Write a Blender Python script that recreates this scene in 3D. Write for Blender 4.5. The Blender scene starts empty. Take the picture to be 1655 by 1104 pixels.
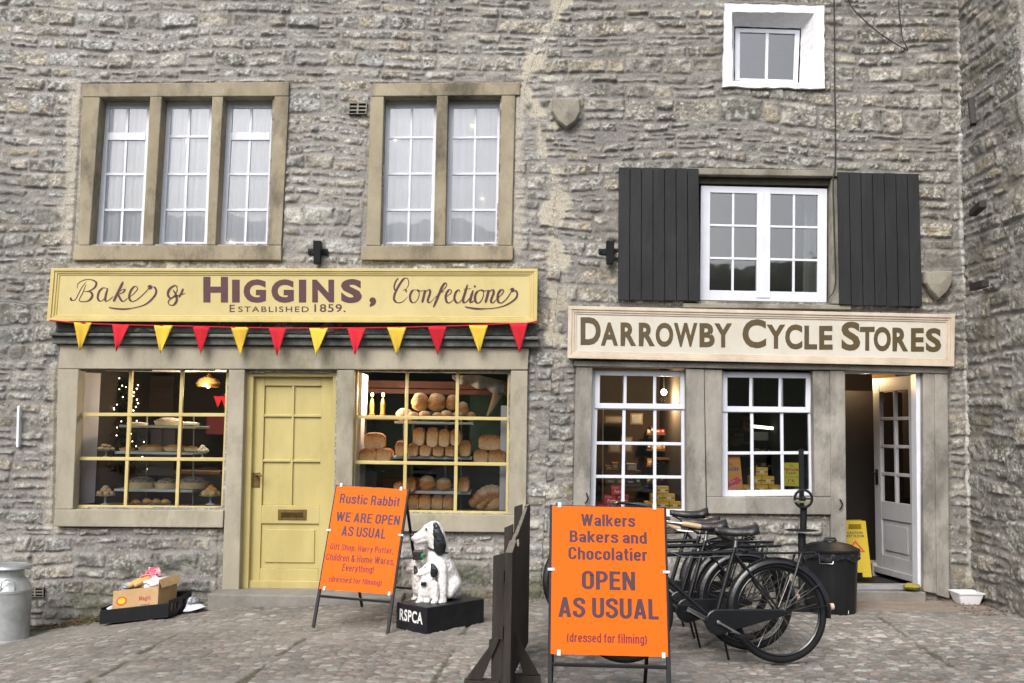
import bpy, bmesh, math, random
import numpy as np
from mathutils import Vector, Matrix

# ------------------------------------------------------------------ camera, sky, sun, exposure
SC = bpy.context.scene
COL = SC.collection
CAM_H = 1.46
FPX = 1600.0
PITCH = math.radians(5.2)
ROLL = math.radians(0.95)
YW = 8.9                                   # the shop wall stands 8.9 m in front of the camera
C0 = Vector((0, 0, CAM_H))
_f = Vector((0, math.cos(PITCH), math.sin(PITCH)))
_u0 = Vector((0, -math.sin(PITCH), math.cos(PITCH)))
_r0 = Vector((1, 0, 0))
_r = _r0 * math.cos(ROLL) + _u0 * math.sin(ROLL)
_u = _u0 * math.cos(ROLL) - _r0 * math.sin(ROLL)
cam_d = bpy.data.cameras.new('camera')
cam = bpy.data.objects.new('camera', cam_d)
COL.objects.link(cam)
cam_d.sensor_width = 36.0
cam_d.lens = FPX / 1655.0 * 36.0
cam_d.clip_end = 2000
cam.matrix_world = Matrix(((_r.x, _u.x, -_f.x, C0.x), (_r.y, _u.y, -_f.y, C0.y), (_r.z, _u.z, -_f.z, C0.z), (0, 0, 0, 1)))
SC.camera = cam

SUN_EL, SUN_AZ = math.radians(43), math.radians(203)    # azimuth clockwise from +Y
world = bpy.data.worlds.new('World')
SC.world = world
world.use_nodes = True
nt = world.node_tree
nt.nodes.clear()
sky = nt.nodes.new('ShaderNodeTexSky')
sky.sky_type = 'NISHITA'
sky.sun_disc = False
sky.sun_elevation = SUN_EL
sky.sun_rotation = SUN_AZ
sky.air_density = 1.0
sky.dust_density = 4.0
hsv = nt.nodes.new('ShaderNodeHueSaturation')
hsv.inputs['Saturation'].default_value = 0.54
bg = nt.nodes.new('ShaderNodeBackground')
bg.inputs['Strength'].default_value = 0.15
wo = nt.nodes.new('ShaderNodeOutputWorld')
nt.links.new(sky.outputs[0], hsv.inputs['Color'])
nt.links.new(hsv.outputs[0], bg.inputs['Color'])
nt.links.new(bg.outputs[0], wo.inputs['Surface'])
sd = bpy.data.lights.new('sun', 'SUN')
sd.energy = 1.3
sd.angle = math.radians(28)
sd.color = (1.0, 0.985, 0.96)
sun = bpy.data.objects.new('sun', sd)
COL.objects.link(sun)
sdir = Vector((math.sin(SUN_AZ) * math.cos(SUN_EL), math.cos(SUN_AZ) * math.cos(SUN_EL), math.sin(SUN_EL)))
sun.rotation_euler = sdir.to_track_quat('Z', 'Y').to_euler()
SC.view_settings.view_transform = 'Standard'
SC.view_settings.look = 'None'
SC.view_settings.gamma = 1.0
SC.view_settings.exposure = 0.62
SC.render.engine = 'CYCLES'
SC.cycles.use_denoising = True
SC.cycles.max_bounces = 8
SC.cycles.transparent_max_bounces = 16
SC.cycles.caustics_reflective = False
SC.cycles.caustics_refractive = False

R = random.Random(7)

# ------------------------------------------------------------------ helpers
def U(px, py, Y=YW):
    """the world point at distance Y along a sight line of the survey photograph"""
    d = _f + _r * ((px - 827.5) / FPX) + _u * ((552.0 - py) / FPX)
    return C0 + d * (Y / d.y)

_GX = [-40, -6, -4.3, -3.6, -2.93, -2.4, -1, 1, 4, 40]
_GZ = [-2.0, -1.9, -1.82, -1.70, -1.585, -1.53, -1.47, -1.45, -1.42, -1.40]
def GZ(x):
    return CAM_H + float(np.interp(x, _GX, _GZ))

def G(px, py):
    """sight line to the ground"""
    d = _f + _r * ((px - 827.5) / FPX) + _u * ((552.0 - py) / FPX)
    t = 7.0
    for _ in range(30):
        t = (GZ(d.x * t) - CAM_H) / d.z
    return C0 + d * t

def atZ(px, py, z):
    d = _f + _r * ((px - 827.5) / FPX) + _u * ((552.0 - py) / FPX)
    return C0 + d * ((z - CAM_H) / d.z)

OFF = {}
def _meta(o, label, cat, group=None, kind=None):
    if label: o['label'] = label
    if cat: o['category'] = cat
    if group: o['group'] = group
    if kind: o['kind'] = kind

def thing(name, label, cat, loc=(0, 0, 0), group=None, rot=(0, 0, 0)):
    o = bpy.data.objects.new(name, None)
    o.empty_display_size = 0.1
    COL.objects.link(o)
    o.location = loc
    o.rotation_euler = rot
    _meta(o, label, cat, group)
    OFF[o.name] = Vector(loc)
    return o

class MB:
    def __init__(s): s.v = []; s.f = []; s.m = []
    def add(s, vs, fs, mi=0):
        b = len(s.v)
        s.v += [tuple(v) for v in vs]
        s.f += [tuple(b + i for i in f) for f in fs]
        s.m += [mi] * len(fs)
        return s
    def hexa(s, p, mi=0):   # p: 4 front (TL,TR,BR,BL as seen from the front) + 4 back
        return s.add(p, [(0, 3, 2, 1), (4, 5, 6, 7), (0, 1, 5, 4), (3, 7, 6, 2), (0, 4, 7, 3), (1, 2, 6, 5)], mi)
    def box(s, x0, x1, y0, y1, z0, z1, mi=0):
        return s.hexa([(x0, y0, z1), (x1, y0, z1), (x1, y0, z0), (x0, y0, z0), (x0, y1, z1), (x1, y1, z1), (x1, y1, z0), (x0, y1, z0)], mi)
    def pbox(s, q, of, ob, mi=0):
        """q: rect (x0,y0,x1,y1) or four corners on the survey; of/ob: metres proud of the wall, front and back"""
        if len(q) == 4 and not hasattr(q[0], '__len__'):
            x0, y0, x1, y1 = q; q = [(x0, y0), (x1, y0), (x1, y1), (x0, y1)]
        fr = [U(a, b, YW - of) for a, b in q]
        bk = [Vector((p.x, YW - ob, p.z)) for p in fr]
        return s.hexa(fr + bk, mi)
    def bar(s, a, b, w, h=None, mi=0, up=(0, 0, 1)):
        a = Vector(a); b = Vector(b); h = w if h is None else h
        d = (b - a).normalized(); up = Vector(up)
        if abs(d.dot(up)) > 0.98: up = Vector((0, 1, 0))
        x = d.cross(up).normalized() * (w / 2); y = d.cross(x).normalized() * (h / 2)
        return s.hexa([a - x + y, a + x + y, a + x - y, a - x - y, b - x + y, b + x + y, b + x - y, b - x - y], mi)
    def tube(s, pts, r, n=8, mi=0, cap=True, closed=False):
        pts = [Vector(p) for p in pts]; N = len(pts)
        rs = r if hasattr(r, '__len__') else [r] * N
        b = len(s.v); t_prev = None; x = None
        for i, p in enumerate(pts):
            if closed: t = (pts[(i + 1) % N] - pts[i - 1])
            else: t = pts[min(i + 1, N - 1)] - pts[max(i - 1, 0)]
            t = t.normalized() if t.length > 1e-9 else Vector((0, 0, 1))
            if x is None:
                a = Vector((0, 0, 1)) if abs(t.z) < 0.9 else Vector((1, 0, 0))
                x = t.cross(a).normalized()
            else:
                x = (x - t * x.dot(t)).normalized()
            y = t.cross(x)
            for k in range(n):
                an = 2 * math.pi * k / n
                s.v.append(tuple(p + (x * math.cos(an) + y * math.sin(an)) * rs[i]))
        rng = N if closed else N - 1
        for i in range(rng):
            j = (i + 1) % N
            for k in range(n):
                k2 = (k + 1) % n
                s.f.append((b + i * n + k, b + i * n + k2, b + j * n + k2, b + j * n + k)); s.m.append(mi)
        if cap and not closed:
            s.f.append(tuple(b + k for k in range(n))[::-1]); s.m.append(mi)
            s.f.append(tuple(b + (N - 1) * n + k for k in range(n))); s.m.append(mi)
        return s
    def ring(s, c, R_, r, axis=(0, 1, 0), n=48, m=8, a0=0, a1=2 * math.pi, mi=0, ref=(0, 0, 1), flat=1.0):
        c = Vector(c); ax = Vector(axis).normalized(); e1 = Vector(ref); e1 = (e1 - ax * e1.dot(ax)).normalized(); e2 = ax.cross(e1)
        full = abs(a1 - a0 - 2 * math.pi) < 1e-6
        pts = [c + (e1 * math.cos(a0 + (a1 - a0) * i / n) + e2 * math.sin(a0 + (a1 - a0) * i / n)) * R_ for i in range(n if full else n + 1)]
        return s.tube(pts, r, m, mi, True, full)
    def lathe(s, prof, c=(0, 0, 0), n=24, mi=0, sx=1, sy=1, cap=True):
        c = Vector(c); b = len(s.v); N = len(prof)
        for r, z in prof:
            for k in range(n):
                a = 2 * math.pi * k / n
                s.v.append((c.x + r * math.cos(a) * sx, c.y + r * math.sin(a) * sy, c.z + z))
        for i in range(N - 1):
            for k in range(n):
                k2 = (k + 1) % n
                s.f.append((b + i * n + k, b + i * n + k2, b + (i + 1) * n + k2, b + (i + 1) * n + k)); s.m.append(mi)
        if cap:
            if prof[0][0] > 1e-5: s.f.append(tuple(b + k for k in range(n))[::-1]); s.m.append(mi)
            if prof[-1][0] > 1e-5: s.f.append(tuple(b + (N - 1) * n + k for k in range(n))); s.m.append(mi)
        return s
    def ell(s, c, rx, ry, rz, n=14, m=8, mi=0, rot=None, jit=0.0, seed=1):
        rr = random.Random(seed); c = Vector(c); vs = []; fs = []
        for i in range(m + 1):
            ph = math.pi * i / m
            for k in range(n):
                a = 2 * math.pi * k / n
                j = 1 + (rr.uniform(-jit, jit) if 0 < i < m else 0)
                v = Vector((rx * math.sin(ph) * math.cos(a), ry * math.sin(ph) * math.sin(a), -rz * math.cos(ph))) * j
                if rot is not None: v = rot @ v
                vs.append(c + v)
        for i in range(m):
            for k in range(n):
                fs.append((i * n + k, i * n + (k + 1) % n, (i + 1) * n + (k + 1) % n, (i + 1) * n + k))
        return s.add(vs, fs, mi)
    def prism(s, poly, ext, mi=0):
        """poly: list of points (planar, any), ext: extrusion vector"""
        n = len(poly); e = Vector(ext); vs = [Vector(p) for p in poly]; vs += [p + e for p in vs]
        return s.add(vs, [tuple(range(n)), tuple(range(2 * n - 1, n - 1, -1))] + [(i, i + n, (i + 1) % n + n, (i + 1) % n) for i in range(n)], mi)
    def build(s, name, mats, parent=None, smooth=False, bevel=0, label=None, cat=None, group=None, kind=None, local=False, seg=2, origin=None, recalc=True):
        me = bpy.data.meshes.new(name)
        vs = s.v
        if parent is not None:
            off = OFF.get(parent.name, Vector((0, 0, 0)))
            if local: off = Vector((0, 0, 0))
            loc = Vector((0, 0, 0)); myoff = OFF.get(parent.name, Vector((0, 0, 0)))
        else:
            if origin is not None: off = Vector(origin)
            else:
                xs = [v[0] for v in vs]; ys = [v[1] for v in vs]; zs = [v[2] for v in vs]
                off = Vector(((min(xs) + max(xs)) / 2, (min(ys) + max(ys)) / 2, min(zs)))
            loc = off; myoff = off
        me.from_pydata([(v[0] - off.x, v[1] - off.y, v[2] - off.z) for v in vs], [], s.f)
        ml = mats if isinstance(mats, (list, tuple)) else [mats]
        for m in ml: me.materials.append(m)
        if len(ml) > 1: me.polygons.foreach_set('material_index', s.m)
        bm = bmesh.new(); bm.from_mesh(me)
        if recalc: bmesh.ops.recalc_face_normals(bm, faces=bm.faces)
        bm.to_mesh(me); bm.free()
        if smooth:
            me.polygons.foreach_set('use_smooth', [True] * len(me.polygons))
            try: me.set_sharp_from_angle(angle=math.radians(smooth if smooth is not True else 50))
            except Exception: pass
        me.update()
        o = bpy.data.objects.new(name, me)
        COL.objects.link(o)
        o.location = loc
        if parent is not None: o.parent = parent
        OFF[o.name] = myoff
        if bevel:
            b = o.modifiers.new('bevel', 'BEVEL'); b.width = bevel; b.segments = seg; b.limit_method = 'ANGLE'; b.angle_limit = math.radians(40); b.harden_normals = False
        _meta(o, label, cat, group, kind)
        return o

class Q:
    """a four-cornered field on the wall, corners TL,TR,BR,BL"""
    def __init__(s, quad, off):
        if not hasattr(quad[0], '__len__'):
            x0, y0, x1, y1 = quad; quad = [(x0, y0), (x1, y0), (x1, y1), (x0, y1)]
        s.c = [U(a, b, YW - off) for a, b in quad]
    def pt(s, u, v, d=0):
        a, b, c, e = s.c
        p = (a * (1 - u) + b * u) * (1 - v) + (e * (1 - u) + c * u) * v
        return Vector((p.x, p.y - d, p.z))
    def box(s, mb, u0, u1, v0, v1, df, db, mi=0):
        mb.hexa([s.pt(u0, v0, df), s.pt(u1, v0, df), s.pt(u1, v1, df), s.pt(u0, v1, df), s.pt(u0, v0, db), s.pt(u1, v0, db), s.pt(u1, v1, db), s.pt(u0, v1, db)], mi)

# ---- numpy noise
def _hash(ix, iy, seed):
    h = (ix.astype(np.int64) * 374761393 + iy.astype(np.int64) * 668265263 + seed * 974634777) & 0x7fffffff
    h = ((h ^ (h >> 13)) * 1274126177) & 0x7fffffff
    h = (h ^ (h >> 16)) & 0xffff
    return h.astype(np.float32) / 65535.0
def vnoise(x, y, seed=0):
    ix = np.floor(x); iy = np.floor(y); fx = (x - ix).astype(np.float32); fy = (y - iy).astype(np.float32)
    fx = fx * fx * (3 - 2 * fx); fy = fy * fy * (3 - 2 * fy)
    a = _hash(ix, iy, seed); b = _hash(ix + 1, iy, seed); c = _hash(ix, iy + 1, seed); d = _hash(ix + 1, iy + 1, seed)
    return (a * (1 - fx) + b * fx) * (1 - fy) + (c * (1 - fx) + d * fx) * fy
def fbm(x, y, seed=0, o=4):
    s = 0; a = 0.5; t = 0
    for i in range(o):
        s = s + a * vnoise(x * 2 ** i + 17.3 * i, y * 2 ** i - 9.1 * i, seed + i); t += a; a *= 0.5
    return s / t
def sstep(x, a, b):
    t = np.clip((x - a) / (b - a), 0, 1); return t * t * (3 - 2 * t)

# ---- materials
def _ramp(nt, cols, pos):
    r = nt.nodes.new('ShaderNodeValToRGB')
    e = r.color_ramp.elements
    while len(e) < len(cols): e.new(0.5)
    for i, (c, p) in enumerate(zip(cols, pos)):
        e[i].position = p; e[i].color = (c[0], c[1], c[2], 1)
    return r
MATS = {}
def M(name, c, rough=0.6, var=0.12, scale=6.0, bump=0.05, bscale=80.0, metal=0.0, c2=None, spec=0.5, stretch=(1, 1, 1), coat=0.0, trans=0.0, c2lo=0.35, c2hi=0.65, stain=None):
    if name in MATS: return MATS[name]
    m = bpy.data.materials.new(name); m.use_nodes = True
    t = m.node_tree; b = t.nodes['Principled BSDF']
    tc = t.nodes.new('ShaderNodeTexCoord'); mp = t.nodes.new('ShaderNodeMapping')
    mp.inputs['Scale'].default_value = stretch
    t.links.new(tc.outputs['Object'], mp.inputs['Vector'])
    n = t.nodes.new('ShaderNodeTexNoise'); n.inputs['Scale'].default_value = scale; n.inputs['Detail'].default_value = 6; n.inputs['Roughness'].default_value = 0.65
    t.links.new(mp.outputs[0], n.inputs['Vector'])
    if c2 is None:
        cols = [[max(0, x * (1 - var)) for x in c], [min(1, x * (1 + var)) for x in c]]; pos = [0.3, 0.7]
    else:
        cols = [c, c2]; pos = [c2lo, c2hi]
    r = _ramp(t, cols, pos); t.links.new(n.outputs['Fac'], r.inputs['Fac'])
    if stain is not None:
        scol, ss, lo, hi, amt = stain
        ns = t.nodes.new('ShaderNodeTexNoise'); ns.inputs['Scale'].default_value = ss; ns.inputs['Detail'].default_value = 8; ns.inputs['Roughness'].default_value = 0.7
        ms = t.nodes.new('ShaderNodeMapping'); ms.inputs['Scale'].default_value = (1, 1, .55); ms.inputs['Location'].default_value = (3.1, 1.7, .4)
        t.links.new(tc.outputs['Object'], ms.inputs['Vector']); t.links.new(ms.outputs[0], ns.inputs['Vector'])
        rs = _ramp(t, [(0, 0, 0), (amt, amt, amt)], [lo, hi]); t.links.new(ns.outputs['Fac'], rs.inputs['Fac'])
        mxs = t.nodes.new('ShaderNodeMix'); mxs.data_type = 'RGBA'; mxs.inputs['B'].default_value = (*scol, 1)
        t.links.new(rs.outputs['Color'], mxs.inputs['Factor']); t.links.new(r.outputs['Color'], mxs.inputs['A']); t.links.new(mxs.outputs['Result'], b.inputs['Base Color'])
    else:
        t.links.new(r.outputs['Color'], b.inputs['Base Color'])
    b.inputs['Roughness'].default_value = rough; b.inputs['Metallic'].default_value = metal
    b.inputs['Specular IOR Level'].default_value = spec
    b.inputs['Coat Weight'].default_value = coat
    b.inputs['Transmission Weight'].default_value = trans
    if bump:
        n2 = t.nodes.new('ShaderNodeTexNoise'); n2.inputs['Scale'].default_value = bscale; n2.inputs['Detail'].default_value = 4
        t.links.new(mp.outputs[0], n2.inputs['Vector'])
        bp = t.nodes.new('ShaderNodeBump'); bp.inputs['Strength'].default_value = bump; bp.inputs['Distance'].default_value = 0.02
        t.links.new(n2.outputs['Fac'], bp.inputs['Height']); t.links.new(bp.outputs[0], b.inputs['Normal'])
    MATS[name] = m
    return m

def M_attr(name, rough=0.9, fine=0.35, fscale=55, bump=0.35, bscale=140):
    m = bpy.data.materials.new(name); m.use_nodes = True
    t = m.node_tree; b = t.nodes['Principled BSDF']
    at = t.nodes.new('ShaderNodeAttribute'); at.attribute_name = 'Col'
    tc = t.nodes.new('ShaderNodeTexCoord')
    n = t.nodes.new('ShaderNodeTexNoise'); n.inputs['Scale'].default_value = fscale; n.inputs['Detail'].default_value = 8; n.inputs['Roughness'].default_value = 0.75
    t.links.new(tc.outputs['Object'], n.inputs['Vector'])
    r = _ramp(t, [(1 - fine,) * 3, (1 + fine,) * 3], [0.3, 0.7]); t.links.new(n.outputs['Fac'], r.inputs['Fac'])
    mx = t.nodes.new('ShaderNodeMix'); mx.data_type = 'RGBA'; mx.blend_type = 'MULTIPLY'; mx.inputs['Factor'].default_value = 1.0
    t.links.new(at.outputs['Color'], mx.inputs['A']); t.links.new(r.outputs['Color'], mx.inputs['B'])
    t.links.new(mx.outputs['Result'], b.inputs['Base Color'])
    b.inputs['Roughness'].default_value = rough; b.inputs['Specular IOR Level'].default_value = 0.3
    n2 = t.nodes.new('ShaderNodeTexNoise'); n2.inputs['Scale'].default_value = bscale; n2.inputs['Detail'].default_value = 6
    t.links.new(tc.outputs['Object'], n2.inputs['Vector'])
    bp = t.nodes.new('ShaderNodeBump'); bp.inputs['Strength'].default_value = bump; bp.inputs['Distance'].default_value = 0.01
    t.links.new(n2.outputs['Fac'], bp.inputs['Height']); t.links.new(bp.outputs[0], b.inputs['Normal'])
    return m

def M_glass(name, tint=(0.93, 0.96, 0.95), gain=1.6, wob=0.005):
    m = bpy.data.materials.new(name); m.use_nodes = True
    t = m.node_tree; t.nodes.clear()
    o = t.nodes.new('ShaderNodeOutputMaterial'); tr = t.nodes.new('ShaderNodeBsdfTransparent'); gl = t.nodes.new('ShaderNodeBsdfGlossy')
    gl.inputs['Roughness'].default_value = 0.02; tr.inputs['Color'].default_value = (*tint, 1)
    fr = t.nodes.new('ShaderNodeFresnel'); fr.inputs['IOR'].default_value = 1.5
    mu = t.nodes.new('ShaderNodeMath'); mu.operation = 'MULTIPLY'; mu.inputs[1].default_value = gain; mu.use_clamp = True
    mx = t.nodes.new('ShaderNodeMixShader')
    tc = t.nodes.new('ShaderNodeTexCoord'); n = t.nodes.new('ShaderNodeTexNoise'); n.inputs['Scale'].default_value = 3.0
    bp = t.nodes.new('ShaderNodeBump'); bp.inputs['Strength'].default_value = 0.25; bp.inputs['Distance'].default_value = wob
    t.links.new(tc.outputs['Object'], n.inputs['Vector']); t.links.new(n.outputs['Fac'], bp.inputs['Height'])
    t.links.new(bp.outputs[0], gl.inputs['Normal'])
    t.links.new(fr.outputs[0], mu.inputs[0]); t.links.new(mu.outputs[0], mx.inputs['Fac'])
    t.links.new(tr.outputs[0], mx.inputs[1]); t.links.new(gl.outputs[0], mx.inputs[2]); t.links.new(mx.outputs[0], o.inputs['Surface'])
    return m

def M_emit(name, c, s):
    m = bpy.data.materials.new(name); m.use_nodes = True
    b = m.node_tree.nodes['Principled BSDF']
    b.inputs['Emission Color'].default_value = (*c, 1); b.inputs['Emission Strength'].default_value = s; b.inputs['Base Color'].default_value = (*c, 1)
    return m

def mesh_np(name, V, F, mat, parent=None, col=None, smooth=True, kind=None, label=None, cat=None, loc=(0, 0, 0)):
    me = bpy.data.meshes.new(name)
    used = np.zeros(len(V), bool); used[F.ravel()] = True
    idx = np.cumsum(used) - 1
    V = V[used]; F = idx[F]
    if col is not None: col = col[used]
    off = np.array(OFF[parent.name]) if parent is not None else np.array(loc)
    me.vertices.add(len(V)); me.vertices.foreach_set('co', (V - off).astype(np.float32).ravel())
    nf = len(F)
    me.loops.add(nf * 4); me.loops.foreach_set('vertex_index', F.astype(np.int32).ravel())
    me.polygons.add(nf); me.polygons.foreach_set('loop_start', (np.arange(nf) * 4).astype(np.int32))
    me.update(calc_edges=True)
    if smooth: me.polygons.foreach_set('use_smooth', np.ones(nf, bool))
    if col is not None:
        a = me.color_attributes.new('Col', 'FLOAT_COLOR', 'POINT')
        c4 = np.ones((len(V), 4), np.float32); c4[:, :3] = np.clip(col, 0, 1)
        a.data.foreach_set('color', c4.ravel())
    me.materials.append(mat)
    o = bpy.data.objects.new(name, me); COL.objects.link(o)
    if parent is not None: o.parent = parent
    else: o.location = loc
    OFF[o.name] = Vector(off)
    _meta(o, label, cat, None, kind)
    return o

# ---- lettering
_TC = {}
def text_geo(body, bold=0.0, shear=0.0, spacing=1.0):
    key = (body, bold, shear, spacing)
    if key in _TC: return _TC[key]
    cu = bpy.data.curves.new('lettering', 'FONT'); cu.body = body; cu.offset = bold; cu.shear = shear; cu.space_character = spacing
    cu.resolution_u = 4; cu.fill_mode = 'FRONT'
    o = bpy.data.objects.new('lettering', cu); COL.objects.link(o)
    dg = bpy.context.evaluated_depsgraph_get(); ev = o.evaluated_get(dg); me = ev.to_mesh()
    vs = [v.co.copy() for v in me.vertices]; fs = [tuple(p.vertices) for p in me.polygons]
    ev.to_mesh_clear(); bpy.data.objects.remove(o); bpy.data.curves.remove(cu)
    x0 = min(v.x for v in vs); x1 = max(v.x for v in vs); y0 = min(v.y for v in vs); y1 = max(v.y for v in vs)
    out = [((v.x - x0) / (x1 - x0), (y1 - v.y) / (y1 - y0)) for v in vs]     # u right, v down
    _TC[key] = (out, fs, (x1 - x0) / (y1 - y0))
    return _TC[key]
def put_text(mb, body, fn, u0, v0, u1, v1, bold=0.0, shear=0.0, spacing=None, mi=0):
    spacing = (1.0 + bold * 3.2) if spacing is None else spacing
    vs, fs, _ = text_geo(body, bold, shear, spacing)
    mb.add([fn(u0 + a * (u1 - u0), v0 + b * (v1 - v0)) for a, b in vs], fs, mi)
def catmull(pts, n=8):
    out = []
    P = [pts[0]] + list(pts) + [pts[-1]]
    for i in range(1, len(P) - 2):
        p0, p1, p2, p3 = P[i - 1], P[i], P[i + 1], P[i + 2]
        for k in range(n):
            t = k / n
            out.append(tuple(0.5 * (2 * b + (c - a) * t + (2 * a - 5 * b + 4 * c - d) * t * t + (3 * b - a - 3 * c + d) * t ** 3) for a, b, c, d in zip(p0, p1, p2, p3)))
    out.append(tuple(pts[-1])); return out
def pen(mb, pts, fn, w=7.0, thin=0.4, n=7, taper=True):
    """a broad-pen stroke: thick where the pen goes down, thin where it goes up"""
    c = catmull(pts, n); N = len(c); vs = []
    for i in range(N):
        a = c[max(i - 1, 0)]; b = c[min(i + 1, N - 1)]
        dx, dy = b[0] - a[0], b[1] - a[1]; L = math.hypot(dx, dy) or 1
        k = max(thin, min(1, 0.25 + 0.9 * max(0, dy / L)))
        if taper: k *= min(1, 0.45 + 4.0 * min(i, N - 1 - i) / N)
        h = w * 1.28 * k / 2
        vs.append(fn(c[i][0] - dy / L * h, c[i][1] + dx / L * h)); vs.append(fn(c[i][0] + dy / L * h, c[i][1] - dx / L * h))
    mb.add(vs, [(2 * i, 2 * i + 2, 2 * i + 3, 2 * i + 1) for i in range(N - 1)])

# ---- a condensed poster gothic drawn as strokes (cap height 1)
def _arc(cx, cy, rx, ry, a0, a1, n=10):
    return [(cx + rx * math.cos(math.radians(a0 + (a1 - a0) * i / n)), cy + ry * math.sin(math.radians(a0 + (a1 - a0) * i / n))) for i in range(n + 1)]
def _gothic():
    h = .08; X = .74; xt = X - h; g = {}
    w = .50; l, r = h, w - h; m = w / 2; rr_ = m - h
    oval = lambda top, bot, c=m, q=rr_: _arc(c, top - h - q * 1.15, q, q * 1.15, 0, 180) + _arc(c, bot + h + q * 1.15, q, q * 1.15, 180, 360) 
    def closed(p): return p + [p[0], p[1]]
    g['O'] = (w, [closed(oval(1, 0))]); g['o'] = (.45, [closed(oval(X, 0, .225, .145))])
    g['C'] = (w, [[(r, .66)] + _arc(m, 1 - h - rr_ * 1.15, rr_, rr_ * 1.15, 0, 180) + _arc(m, h + rr_ * 1.15, rr_, rr_ * 1.15, 180, 360) + [(r, .34)]])
    g['G'] = (w, [[(r, .68)] + _arc(m, 1 - h - rr_ * 1.15, rr_, rr_ * 1.15, 0, 180) + _arc(m, h + rr_ * 1.15, rr_, rr_ * 1.15, 180, 360) + [(r, .46)], [(m, .46), (w, .46)]])
    g['c'] = (.43, [[(.35, .48)] + _arc(.215, xt - .16, .135, .16, 0, 180) + _arc(.215, h + .16, .135, .16, 180, 360) + [(.35, .27)]])
    g['e'] = (.45, [[(l, .375), (.37, .375), (.37, .45)] + _arc(.225, xt - .16, .145, .16, 0, 180) + _arc(.225, h + .16, .145, .16, 180, 345)])
    g['W'] = (.80, [[(.08, 1), (.24, 0)], [(.24, 0), (.40, 1)], [(.40, 1), (.56, 0)], [(.56, 0), (.72, 1)]])
    g['A'] = (.54, [[(.08, 0), (.27, 1)], [(.27, 1), (.46, 0)], [(.13, .27), (.41, .27)]])
    g['N'] = (.52, [[(l, 0), (l, 1)], [(l + .01, 1), (.43, 0)], [(.44, 0), (.44, 1)]])
    g['H'] = (.52, [[(l, 0), (l, 1)], [(.44, 0), (.44, 1)], [(l, .53), (.44, .53)]])
    g['L'] = (.42, [[(l, 0), (l, 1)], [(l, h), (.42, h)]])
    g['E'] = (.45, [[(l, 0), (l, 1)], [(l, h), (.45, h)], [(l, .53), (.42, .53)], [(l, 1 - h), (.45, 1 - h)]])
    bowl = lambda y0, y1, x=.25, q=.17: [(l, y1)] + [(x, y1)] + _arc(x, (y0 + y1) / 2, q, (y1 - y0) / 2, 80, -80) + [(x, y0), (l, y0)]
    g['P'] = (.48, [[(l, 0), (l, 1)], bowl(.46, 1 - h, .24)])
    g['R'] = (.51, [[(l, 0), (l, 1)], bowl(.48, 1 - h, .24), [(.26, .48), (.36, .40), (.40, .25), (.42, 0)]])
    g['B'] = (.50, [[(l, 0), (l, 1)], bowl(.54, 1 - h, .24, .155), bowl(h, .54, .24, .18)])
    g['U'] = (w, [[(l, 1)] + _arc(m, h + rr_ * 1.15, rr_, rr_ * 1.15, 180, 360) + [(r, 1)]])
    s_ = [(.42, .68), (.40, .84), (.25, .92), (.09, .83), (.10, .66), (.25, .54), (.40, .42), (.41, .22), (.25, .08), (.08, .17), (.07, .33)]
    g['S'] = (.49, [catmull(s_, 5)]); g['s'] = (.42, [catmull([(x * .86 + .01, y * X * .98 + .01) for x, y in s_], 5)])
    g['l'] = (.16, [[(h, 0), (h, 1)]]); g['i'] = (.16, [[(h, 0), (h, X)], [(h, .86), (h, 1)]])
    stem = lambda x, a, b: [(x, a), (x, b)]
    g['d'] = (.45, [stem(.37, 0, 1), closed(oval(X, 0, .225, .145))]); g['b'] = (.45, [stem(h, 0, 1), closed(oval(X, 0, .225, .145))])
    g['p'] = (.45, [stem(h, -.24, X), closed(oval(X, 0, .225, .145))]); g['g'] = (.45, [closed(oval(X, 0, .225, .145)), [(.37, X), (.37, -.04)] + _arc(.225, -.04, .145, .12, 0, -170)])
    hump = lambda x0, x1: [(x0, .40)] + _arc((x0 + x1) / 2, xt - .14, (x1 - x0) / 2, .14, 180, 0) + [(x1, 0)]
    g['n'] = (.45, [stem(h, 0, X), hump(h, .37)]); g['h'] = (.45, [stem(h, 0, 1), hump(h, .37)]); g['m'] = (.70, [stem(h, 0, X), hump(h, .35), hump(.35, .62)])
    g['u'] = (.45, [[(h, X)] + _arc(.225, h + .14, .145, .14, 180, 360) + [(.37, .3)], stem(.37, 0, X)])
    g['r'] = (.31, [stem(h, 0, X), [(h, .42), (.12, .58), (.20, .655), (.31, .655)]])
    g['a'] = (.44, [[(.08, .52)] + _arc(.22, xt - .13, .14, .13, 170, 0) + [(.36, 0)], closed(_arc(.21, .235, .135, .155, 20, 340))])
    g['k'] = (.46, [stem(h, 0, 1), [(.40, X), (.14, .34)], [(.20, .42), (.41, 0)]])
    g['t'] = (.29, [[(.13, .95), (.13, .2), (.17, .09), (.28, .075)], [(0, .665), (.28, .665)]]); g['f'] = (.29, [[(.13, 0), (.13, .80), (.17, .91), (.29, .925)], [(0, .665), (.28, .665)]])
    g['y'] = (.44, [[(.07, X), (.22, .04)], [(.37, X), (.20, -.10), (.14, -.16), (.04, -.165)]]); g['v'] = (.44, [[(.07, X), (.22, 0)], [(.22, 0), (.37, X)]])
    g['('] = (.22, [_arc(.34, .40, .26, .62, 130, 230)]); g[')'] = (.22, [_arc(-.12, .40, .26, .62, 50, -50)])
    g[','] = (.16, [[(.09, .14), (.08, 0), (.03, -.13)]]); g['!'] = (.16, [[(h, .28), (h, 1)], [(h, 0), (h, .15)]]); g[' '] = (.16, [])
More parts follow.
